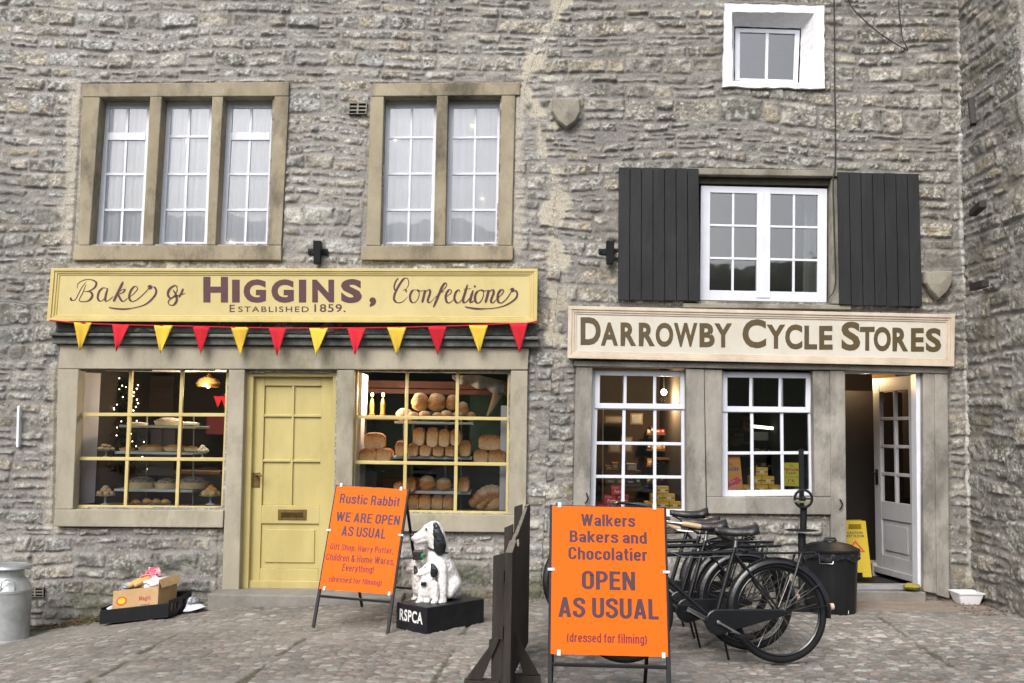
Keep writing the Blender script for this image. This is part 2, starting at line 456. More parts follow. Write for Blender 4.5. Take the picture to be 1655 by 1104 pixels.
    g['&'] = (.56, [catmull([(.53, .02), (.34, .26), (.17, .62), (.13, .80), (.22, .92), (.33, .82), (.28, .66), (.12, .42), (.08, .24), (.16, .09), (.30, .07), (.42, .20), (.48, .44)], 4)])
    return g
GOTHIC = _gothic()
def gothic(mb, body, fn, u0, v0, u1, v1, t=.165):
    """fn(u, v, lift): lays each stroke a hair above the last so that crossing strokes never share a plane"""
    x = 0; P = []
    for ch in body:
        w, ss = GOTHIC[ch]
        for s in ss: P.append([(a + x, b) for a, b in s])
        x += w + (.085 if ch != ' ' else .06)
    h = t / 2; allp = [p for s in P for p in s]
    xa, xb = min(p[0] for p in allp) - h, max(p[0] for p in allp) + h; ya, yb = min(p[1] for p in allp), max(p[1] for p in allp)
    if any(c in body for c in '()gpy'): pass
    for k, s in enumerate(P):
        n = len(s); vs = []; lift = .00012 * (k % 7)
        for i in range(n):
            a, b = s[max(i - 1, 0)], s[min(i + 1, n - 1)]; dx, dy = b[0] - a[0], b[1] - a[1]; L = math.hypot(dx, dy) or 1
            nx, ny = -dy / L, dx / L
            for sg in (1, -1):
                px, py = s[i][0] + nx * h * sg, s[i][1] + ny * h * sg * .92
                py = min(max(py, ya), yb) if ch not in '()' else py
                vs.append(fn(u0 + (u1 - u0) * (px - xa) / (xb - xa), v0 + (v1 - v0) * (yb - py) / (yb - ya), lift))
        mb.add(vs, [(2 * i, 2 * i + 2, 2 * i + 3, 2 * i + 1) for i in range(n - 1)])
# ------------------------------------------------------------------ rubble masonry (real relief, one mesh per wall)
def layout(u, v, rng, rows, widths, split):
    """courses of irregular stones: returns stone id and distances to its sides"""
    vmin, vmax = float(v.min()) - 0.3, float(v.max()) + 0.3
    bs = [vmin]
    while bs[-1] < vmax: bs.append(bs[-1] + rng.uniform(*rows) * (1.0 if rng.random() < .8 else 1.35))
    bs = np.array(bs); ri = np.clip(np.searchsorted(bs, v) - 1, 0, len(bs) - 2)
    dlo = v - bs[ri]; dhi = bs[ri + 1] - v
    sid = np.zeros(u.shape, np.int64); dl = np.zeros_like(u); dr = np.zeros_like(u)
    umin, umax = float(u.min()) - 0.5, float(u.max()) + 0.5
    nid = 0
    for r in range(len(bs) - 1):
        m = ri == r
        if not m.any(): continue
        hh = bs[r + 1] - bs[r]
        ub = [umin + rng.uniform(0, 0.2)]
        while ub[-1] < umax: ub.append(ub[-1] + rng.uniform(*widths) * (0.7 + 3.0 * hh))
        ub = np.array(ub); uu = u[m]; k = np.clip(np.searchsorted(ub, uu) - 1, 0, len(ub) - 2)
        dl[m] = uu - ub[k]; dr[m] = ub[k + 1] - uu
        s = nid + k * 2
        sp = np.array([rng.uniform(.35, .65) if rng.random() < split else -1 for _ in range(len(ub))])
        f = sp[k] * hh; has = sp[k] > 0
        lo = dlo[m]; hi = dhi[m]
        up = has & (lo > f); dn = has & ~up
        lo2 = np.where(up, lo - f, lo); hi2 = np.where(dn, f - lo, hi)
        dlo[m] = lo2; dhi[m] = hi2; s = s + up
        sid[m] = s; nid += 2 * len(ub)
    return sid, nid, dl, dr, dlo, dhi

PAL_L = [(.27, .265, .24), (.30, .295, .275), (.22, .215, .20), (.33, .31, .265), (.25, .25, .24), (.36, .345, .315), (.19, .185, .165), (.29, .258, .205), (.28, .258, .23), (.28, .28, .275)]
PAL_R = [(.23, .22, .195), (.26, .25, .23), (.18, .175, .155), (.29, .27, .23), (.21, .20, .185), (.32, .30, .27), (.15, .145, .125), (.26, .228, .175), (.24, .218, .19)]
def masonry(u, v, seed, right=None, quoin=None):
    rng = random.Random(seed)
    wu = u + .030 * (fbm(u * 4, v * 7, seed + 1, 3) - .5) * 2
    wv = v + .08 * (fbm(u * .6, v * .7, seed + 2, 2) - .5) * 2 + .030 * (fbm(u * 2.4, v * 3.2, seed + 3, 3) - .5) * 2
    sid, n, dl, dr, dlo, dhi = layout(wu, wv, rng, (.075, .175), (.10, .30), .26)
    if quoin is not None:
        s2, n2, a, b, c, d = layout(wu * .5 + u * .5, wv * .3 + v * .7, rng, (.20, .34), (.30, .62), .05)
        m = u > quoin + .16 * (np.floor(v / .27) % 2) + .05 * vnoise(u * 0 + 3, v * 3, seed + 4)
        sid = np.where(m, s2 + n, sid); n += n2
        dl, dr, dlo, dhi = [np.where(m, y, x) for x, y in ((dl, a), (dr, b), (dlo, c), (dhi, d))]
    g = np.random.RandomState(seed)
    rnd = g.rand(n + 8).astype(np.float32); rnd2 = g.rand(n + 8).astype(np.float32); rnd3 = g.rand(n + 8).astype(np.float32)
    s_r, s_r2, s_r3 = rnd[sid], rnd2[sid], rnd3[sid]
    # rounded-corner distance to the joint, ragged by noise
    rag = (fbm(u * 22, v * 30, seed + 5, 3) - .5)
    du = np.minimum(dl, dr); dv = np.minimum(dlo, dhi * 0.85)
    Rr = .015
    e = Rr - np.sqrt(np.maximum(Rr - du, 0) ** 2 + np.maximum(Rr - dv, 0) ** 2)
    e = np.where((du > Rr) & (dv > Rr), np.minimum(du, dv), e)
    mort = .0030 + .0070 * s_r3 + .012 * np.maximum(0, fbm(u * 1.3, v * 1.3, seed + 6, 3) - .45)
    e = e - mort + rag * .024
    top = dhi < dlo
    prof = np.where(top & (dv < du), sstep(e, 0, .030), sstep(e, 0, .012))
    hew = (fbm(u * 11 + sid * 3.7, v * 12 + sid * 1.3, seed + 7, 5) - .5)
    hew2 = np.abs(fbm(u * 26 + sid * 5.1, v * 27, seed + 8, 3) - .5)
    tilt = (s_r2 - .55) * (dhi - dlo) * .22
    h = prof * (.010 + .019 * s_r + hew * .040 - hew2 * .022 + tilt * .65)
    h = h + (1 - prof) * (.004 * (fbm(u * 30, v * 30, seed + 9, 3) - .5) * 2 + .004)
    h = h + .02 * (fbm(u * .5, v * .5, seed + 10, 2) - .5)
    # the stone's own colours
    pl = np.array(PAL_L, np.float32); pr = np.array(PAL_R, np.float32)
    cl = pl[(s_r2 * 9.99).astype(int) % len(pl)] * (.85 + .3 * s_r3)[:, None]
    cr = pr[(s_r2 * 8.99).astype(int) % len(pr)] * (.85 + .3 * s_r3)[:, None]
    k = np.zeros_like(u) if right is None else right
    st = cl * np.array([1.06, 1.06, 1.02]) * (1 - k)[:, None] + cr * np.array([1.02, 1.02, .98]) * k[:, None]
    n1 = fbm(u * 9, v * 14, seed + 11, 4)
    st = st * (.45 + 1.1 * n1)[:, None]
    lich = sstep(fbm(u * 26, v * 26, seed + 12, 4), .56, .66) * sstep(fbm(u * 1.9, v * 2.4, seed + 13, 3) + .3 * (s_r - .5), .40, .58)
    st = st * (1 - .55 * lich)[:, None] + np.array([.52, .52, .49]) * (.55 * lich)[:, None]
    dk = sstep(fbm(u * 12, v * 20, seed + 14, 4), .55, .68) * .55
    st = st * (1 - dk)[:, None] + np.array([.07, .068, .055]) * dk[:, None]
    sp = fbm(u * 52, v * 60, seed + 21, 2); zone = sstep(fbm(u * 2.6, v * 3.6, seed + 22, 3) + .22 * (s_r2 - .5), .36, .56)
    wsp = sstep(sp, .60, .70) * .62 * zone; bsp = sstep(-sp, -.38, -.28) * .5 * zone
    st = st * (1 - wsp)[:, None] + np.array([.60, .60, .57]) * wsp[:, None]
    st = st * (1 - bsp)[:, None] + np.array([.07, .066, .055]) * bsp[:, None]
    och = sstep(fbm(u * 6 + 40, v * 6, seed + 15, 3), .66, .76) * .22 * (s_r > .7)
    st = st * (1 - och)[:, None] + np.array([.30, .185, .075]) * och[:, None]
    mo = np.array([.278, .262, .246]) * (.80 + .4 * fbm(u * 8, v * 8, seed + 16, 4))[:, None]
    mo = mo * (1 - .25 * k)[:, None]
    smear = sstep(fbm(u * 3.1, v * 4.5, seed + 17, 4), .58, .70) * .6
    pm = np.clip(prof * (1 - smear * sstep(.022 - h, -.004, .01)), 0, 1)
    return h, mo * (1 - pm)[:, None] + st * pm[:, None]

def in_quad(X, Z, q):
    m = np.ones(X.shape, bool)
    for i in range(4):
        a, b = q[i], q[(i + 1) % 4]
        m &= ((b[0] - a[0]) * (Z - a[1]) - (b[1] - a[1]) * (X - a[0])) <= 1e-9
    return m
def wq(quad, off=0.0):
    if not hasattr(quad[0], '__len__'):
        x0, y0, x1, y1 = quad; quad = [(x0, y0), (x1, y0), (x1, y1), (x0, y1)]
    return [(U(a, b, YW - off).x, U(a, b, YW - off).z) for a, b in quad]
def near_line(X, Z, pts, off=0.0):
    """distance to a polyline given on the survey"""
    P = [U(a, b, YW - off) for a, b in pts]; D = np.full(X.shape, 9.0, np.float32)
    for p, q in zip(P[:-1], P[1:]):
        dx, dz = q.x - p.x, q.z - p.z; t = np.clip(((X - p.x) * dx + (Z - p.z) * dz) / (dx * dx + dz * dz), 0, 1)
        D = np.minimum(D, np.hypot(X - p.x - t * dx, Z - p.z - t * dz))
    return D

# openings cut right through the wall, and fields dressed flat behind the stone surrounds
HOLES = [[(163, 158), (441, 157), (431, 394), (146, 394)], [(622, 158), (808, 157), (803, 394), (617, 394)],
         [(129, 599), (368, 599), (359, 820), (120, 820)], [(390, 602), (543, 602), (537, 954), (380, 954)],
         [(574, 600), (823, 603), (820, 830), (570, 826)],
         [(1184, 22), (1314, 24), (1314, 138), (1184, 136)], [(1126, 284), (1345, 286), (1345, 489), (1126, 486)],
         [(957, 593), (1108, 595), (1110, 838), (953, 836)], [(1167, 597), (1314, 599), (1317, 802), (1166, 803)],
         [(1364, 597), (1490, 599), (1494, 958), (1369, 956)]]
FLAT = [[(133, 135), (468, 133), (456, 421), (116, 421)], [(598, 134), (835, 133), (830, 421), (582, 421)],
        [(92, 536), (856, 540), (854, 860), (86, 852)], [(354, 600), (578, 600), (578, 975), (350, 975)],
        [(1171, 5), (1333, 9), (1333, 144), (1168, 140)], [(1105, 272), (1375, 276), (1375, 497), (1105, 492)],
        [(928, 583), (1535, 594), (1538, 605), (930, 605)], [(928, 600), (1170, 600), (1170, 842), (926, 842)],
        [(1110, 600), (1370, 600), (1376, 835), (1110, 835)], [(1335, 600), (1376, 600), (1380, 962), (1336, 962)],
        [(1486, 600), (1535, 602), (1538, 966), (1488, 966)]]
SEAM = [(915, -20), (893, 45), (862, 100), (846, 150), (872, 200), (880, 262), (902, 300), (893, 350), (897, 400), (905, 440), (898, 500), (893, 560)]
SEAM_FULL = SEAM + [(888, 700), (880, 830), (872, 980)]
CAULK = [(1546, -10), (1549, 70), (1551, 135), (1553, 200), (1551, 260), (1554, 320), (1553, 380), (1557, 430), (1560, 520), (1560, 600), (1564, 660), (1562, 740), (1566, 830), (1565, 930)]
stone_mat = M_attr('rubble_stone', fine=.48, fscale=70, bump=.5)

def build_front_wall(name, parent, x0, x1, seed, left):
    res = 0.0095; z0, z1 = -0.55, 5.62
    xs = np.arange(x0, x1 + res, res); zs = np.arange(z0, z1 + res, res)
    X, Z = np.meshgrid(xs, zs); X = X.ravel().astype(np.float64); Z = Z.ravel().astype(np.float64)
    k = sstep(X, .15, .75) * .9
    h, c = masonry(X, Z, 11, right=k.astype(np.float32))          # one bond across both fronts
    # cement flush pointing at the joint between the two houses
    d = near_line(X, Z, SEAM) + (fbm(X * 5, Z * 7, 77, 4) - .5) * .34
    w = sstep(.062 - d, -.03, .03) * sstep(fbm(X * 3, Z * 3.5, 84, 3), .25, .40)
    h = h * (1 - .8 * w) + .014 * w
    c = c * (1 - .75 * w)[:, None] + (np.array([.50, .455, .36]) * (.8 + .4 * fbm(X * 10, Z * 10, 78, 3))[:, None]) * (.75 * w)[:, None]
    for pl, wid in (([(128, 140), (118, 250), (112, 400)], .05), ([(94, 600), (88, 845)], .05), ([(838, 150), (836, 400)], .03)):
        d = near_line(X, Z, pl) + (fbm(X * 8, Z * 14, 79, 4) - .5) * .14
        w = sstep(wid + .02 - d, -.03, .03)
        h = h * (1 - .6 * w) + .010 * w
        c = c * (1 - .65 * w)[:, None] + np.array([.46, .42, .35]) * (.65 * w)[:, None]
    d = near_line(X, Z, CAULK) + (fbm(X * 14, Z * 10, 80, 3) - .5) * .012
    w = sstep(.017 - d, -.006, .006)
    h = h + .006 * w; w = w * (.35 + .65 * sstep(fbm(X * 2, Z * 4, 85, 3), .36, .6)); c = c * (1 - .8 * w)[:, None] + np.array([.52, .52, .49]) * (.8 * w)[:, None]
    # algae near the pavement, and stone darker towards the foot
    gz = np.interp(X, _GX, _GZ) + CAM_H
    hg = Z - gz
    alg = sstep(.42 - hg, 0, .4) * sstep(fbm(X * 3, Z * 5, 81, 4), .44, .62) * .8 * (1 - .5 * k)
    c = c * (1 - alg)[:, None] + np.array([.085, .10, .035]) * alg[:, None]
    foot_dark = sstep(.34 - hg, 0, .3) * .42
    c = c * (1 - foot_dark)[:, None] + np.array([.11, .10, .085]) * foot_dark[:, None]
    grime = sstep(fbm(X * .9, Z * .5, 82, 3), .5, .7) * .22
    c = c * (1 - grime)[:, None]
    for q in FLAT:
        m = in_quad(X, Z, wq(q)); h[m] = np.minimum(h[m], -.004)
    nx, nz = len(xs), len(zs)
    I = np.arange(nx * nz).reshape(nz, nx)
    F = np.stack([I[:-1, :-1], I[:-1, 1:], I[1:, 1:], I[1:, :-1]], -1).reshape(-1, 4)
    cx = X[F].mean(1); cz = Z[F].mean(1); keep = np.ones(len(F), bool)
    for q in HOLES: keep &= ~in_quad(cx, cz, wq(q))
    sx = np.interp(cz, [U(*p).z for p in SEAM_FULL[::-1]], [U(*p).x for p in SEAM_FULL[::-1]])
    keep &= (cx < sx) if left else (cx >= sx)
    V = np.stack([X, YW - h, Z], -1)
    return mesh_np(name, V, F[keep], stone_mat, parent, c)

bakery = thing('bakery_house', 'long left-hand stone house with yellow door, two yellow shop windows and mullioned windows above', 'house', (-2.2, YW, GZ(-2.2)))
cycle = thing('cycle_shop_house', 'right-hand darker stone house with dark shutters, white windows and an open grey door', 'house', (2.2, YW, GZ(2.2)))
wing = thing('projecting_wing', 'stone side wing with large quoins standing forward at the right edge', 'house', (4.1, 8.0, GZ(4.1)))
build_front_wall('wall', bakery, -5.6, .75, 11, True)
build_front_wall('wall', cycle, 0.0, 4.2, 11, False)

# the wing: a side face running towards the street, then its own front face
def build_wing():
    res = .0105
    ylen = 1.06
    us = np.arange(0, ylen + 1.4, res); zs = np.arange(-.35, 5.62, res)
    Ug, Z = np.meshgrid(us, zs); Ug = Ug.ravel().astype(np.float64); Z = Z.ravel().astype(np.float64)
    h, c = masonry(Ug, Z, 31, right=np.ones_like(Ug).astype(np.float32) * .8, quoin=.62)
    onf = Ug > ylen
    c[onf] = c[onf] * 1.25 + .03  # front face lightened in colour, as it catches more light than the side
    hg = Z - (CAM_H - 1.42)
    alg = sstep(fbm(Ug * 2.5, Z * 3, 91, 4), .52, .68) * .45
    c = c * (1 - alg)[:, None] + np.array([.13, .118, .075]) * alg[:, None]
    foot_dark = sstep(.5 - hg, 0, .5) * .45  # stone coloured darker towards the foot of the wing
    c = c * (1 - foot_dark)[:, None] + np.array([.07, .068, .05]) * foot_dark[:, None]
    # side face: x = 4.07 at the wall, slightly battered outwards at the free end
    t = np.minimum(Ug, ylen)
    Xs = 4.115 + .02 * t; Ys = YW + .02 - t
    fr = np.maximum(Ug - ylen, 0)
    Xs = Xs + fr
    kx = np.where(onf, 0, -1.0); ky = np.where(onf, -1.0, 0)
    near = sstep(np.abs(Ug - ylen), 0, .02)
    V = np.stack([Xs + kx * h * near, Ys + ky * h * near, Z], -1)
    nx, nz = len(us), len(zs); I = np.arange(nx * nz).reshape(nz, nx)
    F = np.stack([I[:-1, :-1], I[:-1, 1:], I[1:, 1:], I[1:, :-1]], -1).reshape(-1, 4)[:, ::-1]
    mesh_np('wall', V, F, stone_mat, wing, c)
build_wing()

# building bodies behind the fronts: roofs and backs, so no sky leaks into the rooms
slate = M('roof_slate', (.09, .09, .095), .8, .3, 5, .2, 30)
render_m = M('rough_render', (.24, .225, .20), .95, .25, 4, .3, 40)
def body(parent, x0, x1, name='upper_wall'):
    mb = MB()
    mb.box(x0, x1, YW - .015, YW + .06, 5.60, 7.2)
    mb.build(name, render_m, parent)
    mb = MB(); mb.box(x0, x1, YW + 7.0, YW + 7.2, -.4, 7.2); mb.build('rear_wall', render_m, parent)
    mb = MB()
    mb.hexa([(x0, YW - .25, 7.30), (x1, YW - .25, 7.30), (x1, YW - .25, 7.21), (x0, YW - .25, 7.21), (x0, YW + 3.6, 9.6), (x1, YW + 3.6, 9.6), (x1, YW + 3.6, 9.5), (x0, YW + 3.6, 9.5)])
    mb.hexa([(x0, YW + 7.4, 7.30), (x1, YW + 7.4, 7.30), (x1, YW + 7.4, 7.21), (x0, YW + 7.4, 7.21), (x0, YW + 3.62, 9.6), (x1, YW + 3.62, 9.6), (x1, YW + 3.62, 9.5), (x0, YW + 3.62, 9.5)])
    mb.build('roof', slate, parent)
body(bakery, -5.6, .40); body(cycle, .405, 4.14)
mb = MB(); mb.box(4.15, 5.5, 8.0, 15.9, 5.58, 7.4); mb.box(4.14, 5.55, YW + .03, 15.9, -.4, 5.57); mb.build('upper_wall', render_m, wing)
mb = MB(); mb.prism([(3.95, 7.6, 7.42), (5.7, 7.6, 7.42), (4.85, 7.6, 8.6)], (0, 8.4, 0)); mb.build('roof', slate, wing)

# ------------------------------------------------------------------ cobbled forecourt and the ground beyond
cob_mat = M_attr('river_cobbles', .82, .3, 45, .25, 120)
def build_cobbles():
    res = .0095
    xs = np.arange(-5.9, 5.9, res); ys = np.arange(5.0, 9.02, res)
    X, Y = np.meshgrid(xs, ys); X = X.ravel().astype(np.float64); Y = Y.ravel().astype(np.float64)
    wx = X + .03 * (fbm(X * 5, Y * 5, 201, 2) - .5); wy = Y + .03 * (fbm(X * 5, Y * 5, 203, 2) - .5)
    sx, sy = .074, .046                                     # cobbles laid long side along the wall
    gx = wx / sx; gy = wy / sy
    ix = np.floor(gx); iy = np.floor(gy)
    F1 = np.full(X.shape, 9., np.float32); F2 = F1.copy(); cid = np.zeros(X.shape, np.int64)
    for a in (-1, 0, 1):
        for b in (-1, 0, 1):
            jx = ix + a + .12 + .76 * _hash(ix + a, iy + b, 5); jy = iy + b + .12 + .76 * _hash(ix + a, iy + b, 6)
            sc = .8 + .5 * _hash(ix + a, iy + b, 7)
            d = np.hypot(gx - jx, gy - jy) / sc
            new = d < F1
            F2 = np.where(new, F1, np.minimum(F2, d)); F1 = np.where(new, d, F1)
            cid = np.where(new, ((ix + a) * 7919 + (iy + b) * 104729).astype(np.int64), cid)
    e = F2 - F1
    r1 = _hash(cid, cid * 0, 8); r2 = _hash(cid, cid * 0 + 1, 9); r3 = _hash(cid, cid * 0 + 2, 10)
    left = sstep(-X, .6, 2.2)
    cem = np.clip(sstep(fbm(X * 1.1, Y * 1.1, 210, 3), .40, .6) * (.5 + .4 * left) + .35 * left, 0, .95)    # worn patches bedded flush in cement
    dome = sstep(e, .02, .38) ** .8
    h = dome * (.004 + .009 * r1) * (1 - .65 * cem) + .003 * (fbm(X * 30, Y * 30, 211, 3) - .5)
    h = h + .03 * (fbm(X * .6, Y * .6, 212, 3) - .5)
    pal = np.array([(.25, .235, .215), (.29, .27, .245), (.215, .205, .195), (.32, .285, .26), (.26, .225, .20), (.18, .175, .17), (.36, .34, .31), (.31, .25, .225), (.24, .24, .235), (.42, .40, .37)], np.float32)
    c = pal[(r2 * 9.99).astype(int) % 10] * (.82 + .36 * r3)[:, None]
    j = np.array([.165, .148, .125]) * (.7 + .6 * fbm(X * 9, Y * 9, 213, 3))[:, None]
    jc = np.array([.245, .228, .205]) * (.8 + .4 * fbm(X * 9, Y * 9, 214, 3))[:, None]
    j = j * (1 - cem)[:, None] + jc * cem[:, None]
    w = sstep(e, .02, .16)
    w = w * (1 - .58 * cem) * (.55 + .45 * r3)
    c = j * (1 - w)[:, None] + c * w[:, None]
    dist = sstep(8.9 - Y, .0, .35)
    # dirty setting-out joints that cross the forecourt
    def gline(a, b, wid):
        nonlocal h, c
        p = G(*a); q = G(*b); dx, dy = q.x - p.x, q.y - p.y
        t = np.clip(((X - p.x) * dx + (Y - p.y) * dy) / (dx * dx + dy * dy), -0.02, 1.02)
        D = np.hypot(X - p.x - t * dx, Y - p.y - t * dy) + (fbm(X * 7, Y * 7, 215, 3) - .5) * .06
        k = sstep(wid - D, -.008, .008) * sstep(fbm(X * 4, Y * 4, 216, 2), .30, .48)
        h = h - .012 * k
        c = c * (1 - .75 * k)[:, None] + np.array([.075, .068, .04]) * (.75 * k)[:, None]
    gline((492, 1030), (385, 1104), .018); gline((262, 1035), (130, 1110), .020); gline((335, 1000), (262, 1035), .012); gline((1408, 990), (1552, 1087), .016)
    gline((60, 1085), (0, 1104), .016); gline((1230, 985), (1140, 1040), .012); gline((760, 1005), (700, 1104), .014)
    # dark band of moss and dirt where the pavement meets the wall
    moss = sstep(.30 - (8.9 - Y) + .3 * (fbm(X * 3, Y * 6, 217, 3) - .5), 0, .2) * sstep(fbm(X * 4, Y * 6, 218, 3), .4, .58) * sstep(-X, -.2, 2.5)
    c = c * (1 - .75 * moss)[:, None] + np.array([.075, .085, .03]) * (.75 * moss)[:, None]
    big = fbm(X * .8, Y * 1.4, 219, 3)
    c = c * (.58 + .72 * big)[:, None] * np.array([.875, .875, .855])
    # smoother rust-brown slab before the right-hand door
    p0, p1 = G(1365, 966), G(1560, 966)
    sl = sstep(Y, 8.33, 8.40) * sstep(X, p0.x - .35, p0.x - .25) * sstep(p1.x - X, -.1, 0)
    h = h * (1 - sl) + .010 * sl
    c = c * (1 - sl)[:, None] + np.array([.25, .205, .17]) * (.75 + .5 * fbm(X * 6, Y * 9, 220, 4))[:, None] * sl[:, None]
    Zb = np.interp(X, _GX, _GZ) + CAM_H
    V = np.stack([X, Y, Zb + h - .008], -1)
    nx, ny = len(xs), len(ys); I = np.arange(nx * ny).reshape(ny, nx)
    F = np.stack([I[:-1, :-1], I[:-1, 1:], I[1:, 1:], I[1:, :-1]], -1).reshape(-1, 4)
    mesh_np('cobbled_forecourt', V, F, cob_mat, None, c, kind='structure')
build_cobbles()

asphalt = M('asphalt', (.075, .074, .072), .9, .3, 3, .3, 60)
mb = MB()
xs = [-400, -60, -12] + [x for x in _GX[1:-1]] + [12, 60, 400]
ys = [-400, -60, 4.98, 30, 400]
zz = lambda x: GZ(max(-12, min(12, x))) - .035
vs = [(x, y, zz(x)) for y in ys for x in xs]; n = len(xs)
mb.add(vs, [(j * n + i, j * n + i + 1, (j + 1) * n + i + 1, (j + 1) * n + i) for j in range(len(ys) - 1) for i in range(n - 1)])
mb.build('ground', asphalt, kind='structure', origin=(0, 0, 0))
# wooded fell on the far side of the street (seen only mirrored in the panes)
fell = M('fell_grass', (.035, .045, .02), .95, .4, .08, 0, 1, c2=(.07, .075, .04))
xs = np.linspace(-160, 160, 81); ys = np.linspace(-150, -26, 25)
X, Y = np.meshgrid(xs, ys); X = X.ravel(); Y = Y.ravel()
Hh = (sstep(-Y, 26, 60) * (15.5 + 7 * (fbm(X * .03 + 3, Y * .03, 301, 4) - .5) * 2 + .03 * X) + 0.4 * (fbm(X * .15, Y * .15, 302, 3) - .5)) - .2
V = np.stack([X, Y, Hh], -1); I = np.arange(len(xs) * len(ys)).reshape(len(ys), len(xs))
F = np.stack([I[:-1, :-1], I[:-1, 1:], I[1:, 1:], I[1:, :-1]], -1).reshape(-1, 4)
mesh_np('hills', V, F, fell, kind='structure')
# ------------------------------------------------------------------ house fronts: surrounds, windows, doors, rooms
sandstone = M('dressed_sandstone', (.235, .20, .13), .85, .2, 2.4, .25, 70, c2=(.37, .32, .225), stretch=(1, 1, .6), stain=((.05, .044, .034), 1.9, .50, .66, .75))
sand_dark = M('weathered_sandstone', (.20, .185, .145), .88, .25, 3.5, .3, 60, c2=(.31, .29, .235), stain=((.06, .055, .045), 2.2, .5, .66, .7))
greystone = M('shopfront_stone', (.30, .27, .205), .85, .2, 2.6, .2, 50, c2=(.41, .37, .285), stretch=(1, 1, .5), stain=((.13, .125, .075), 1.6, .50, .66, .65))
cyclestone = M('grey_gritstone', (.215, .20, .175), .9, .25, 4, .35, 55, c2=(.36, .335, .295), stretch=(1, 1, .45), stain=((.10, .095, .08), 2.6, .49, .63, .7))
stepstone = M('step_stone', (.17, .16, .14), .85, .25, 4, .25, 45, c2=(.25, .235, .21))
white_paint = M('white_gloss_paint', (.68, .70, .77), .42, .06, 5, .06, 30, stain=((.50, .50, .52), 6, .58, .78, .5))
lime_white = M('white_masonry_paint', (.74, .74, .76), .75, .10, 5, .5, 22)
yellow_paint = M('custard_yellow_paint', (.50, .40, .15), .5, .10, 4, .08, 35, c2=(.60, .49, .21))
door_yellow = M('yellow_door_paint', (.44, .365, .14), .5, .10, 2.2, .06, 30, c2=(.54, .455, .19), stretch=(1, 1, .3), stain=((.33, .26, .09), 3, .52, .72, .6))
shutter_paint = M('charcoal_paint', (.019, .020, .021), .65, .3, 6, .2, 40, stretch=(1, 1, .25), spec=.3, stain=((.048, .048, .048), 2.5, .55, .75, .5))
dark_iron = M('black_iron', (.008, .008, .010), .55, .3, 20, .15, 90, spec=.3)
brass = M('aged_brass', (.20, .13, .045), .45, .3, 14, .1, 60, metal=.8)
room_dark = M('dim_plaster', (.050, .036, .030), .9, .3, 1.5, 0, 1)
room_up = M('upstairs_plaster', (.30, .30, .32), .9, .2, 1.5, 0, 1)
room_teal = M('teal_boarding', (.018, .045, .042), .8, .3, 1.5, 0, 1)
floor_wood = M('dark_floorboards', (.06, .04, .025), .6, .3, 5, .1, 30)
glass = M_glass('window_glass', gain=1.5)
glass_up = M_glass('old_window_glass', gain=2.6, tint=(.97, .98, .98))
glass_dbl = M_glass('double_glazing', gain=6.5)
net = M('net_curtain', (.86, .87, .89), .9, .06, 3, .1, 60)
def _net():
    t = net.node_tree; b = t.nodes['Principled BSDF']; o = t.nodes['Material Output']
    tr = t.nodes.new('ShaderNodeBsdfTranslucent'); tr.inputs['Color'].default_value = (.86, .88, .92, 1)
    mx = t.nodes.new('ShaderNodeMixShader'); mx.inputs['Fac'].default_value = .35
    t.links.new(b.outputs[0], mx.inputs[1]); t.links.new(tr.outputs[0], mx.inputs[2]); t.links.new(mx.outputs[0], o.inputs['Surface'])
_net()

def surround(name, parent, pieces, mat, proud, label=None):
    mb = MB()
    for i, (q, dp, back) in enumerate(pieces): mb.pbox(q, proud + dp, back)
    return mb.build(name, mat, parent, bevel=.007, label=label)

def sash_window(parent, quad, off, cols, rows, name='casement_frame', bl=.09, br=.09, bt=.05, bb=.045, bar=.045, thick=(), dep=.04, gmat=None, mat=None, label=None, gback=.02):
    """glazed frame: cols/rows are bar positions as fractions; thick: {row index: half height}"""
    q = Q(quad, off); mb = MB(); e = .0015
    q.box(mb, 0, bl, 0, 1, 0, -dep); q.box(mb, 1 - br, 1, 0, 1, 0, -dep)
    q.box(mb, bl, 1 - br, 0, bt, -e, -dep + e); q.box(mb, bl, 1 - br, 1 - bb, 1, -e, -dep + e)
    W = (q.c[1] - q.c[0]).length; H = (q.c[3] - q.c[0]).length
    hb = bar / H / 2
    for i, r in enumerate(rows):
        t = dict(thick).get(i, hb); q.box(mb, bl, 1 - br, r - t, r + t, -.004 + (.008 if t > hb * 1.5 else 0), -dep + .006)
    wb = bar / W / 2
    for c in cols: q.box(mb, c - wb, c + wb, bt, 1 - bb, -.007, -dep + .009)
    fr = mb.build(name, mat or white_paint, parent, bevel=.003, label=label)
    g = MB(); g.add([q.pt(bl * .5, bt * .5, -gback), q.pt(1 - br * .5, bt * .5, -gback), q.pt(1 - br * .5, 1 - bb * .5, -gback), q.pt(bl * .5, 1 - bb * .5, -gback)], [(3, 2, 1, 0)])
    g.build('glass_pane', gmat or glass, fr, recalc=False)
    return fr

def room(parent, name, x0, x1, z0, z1, yb, mat, y0=None, floor=None):
    y0 = YW + .05 if y0 is None else y0
    mb = MB(); t = .05
    mb.box(x0 - t, x1 + t, yb, yb + t, z0 - t, z1 + t)
    mb.box(x0 - t, x0, y0, yb - .001, z0, z1); mb.box(x1, x1 + t, y0, yb - .001, z0, z1)
    mb.box(x0 - t, x1 + t, y0, yb - .001, z1 + .001, z1 + t); mb.box(x0 - t, x1 + t, y0, yb - .001, z0 - t, z0 - .001)
    return mb.build(name, mat, parent)

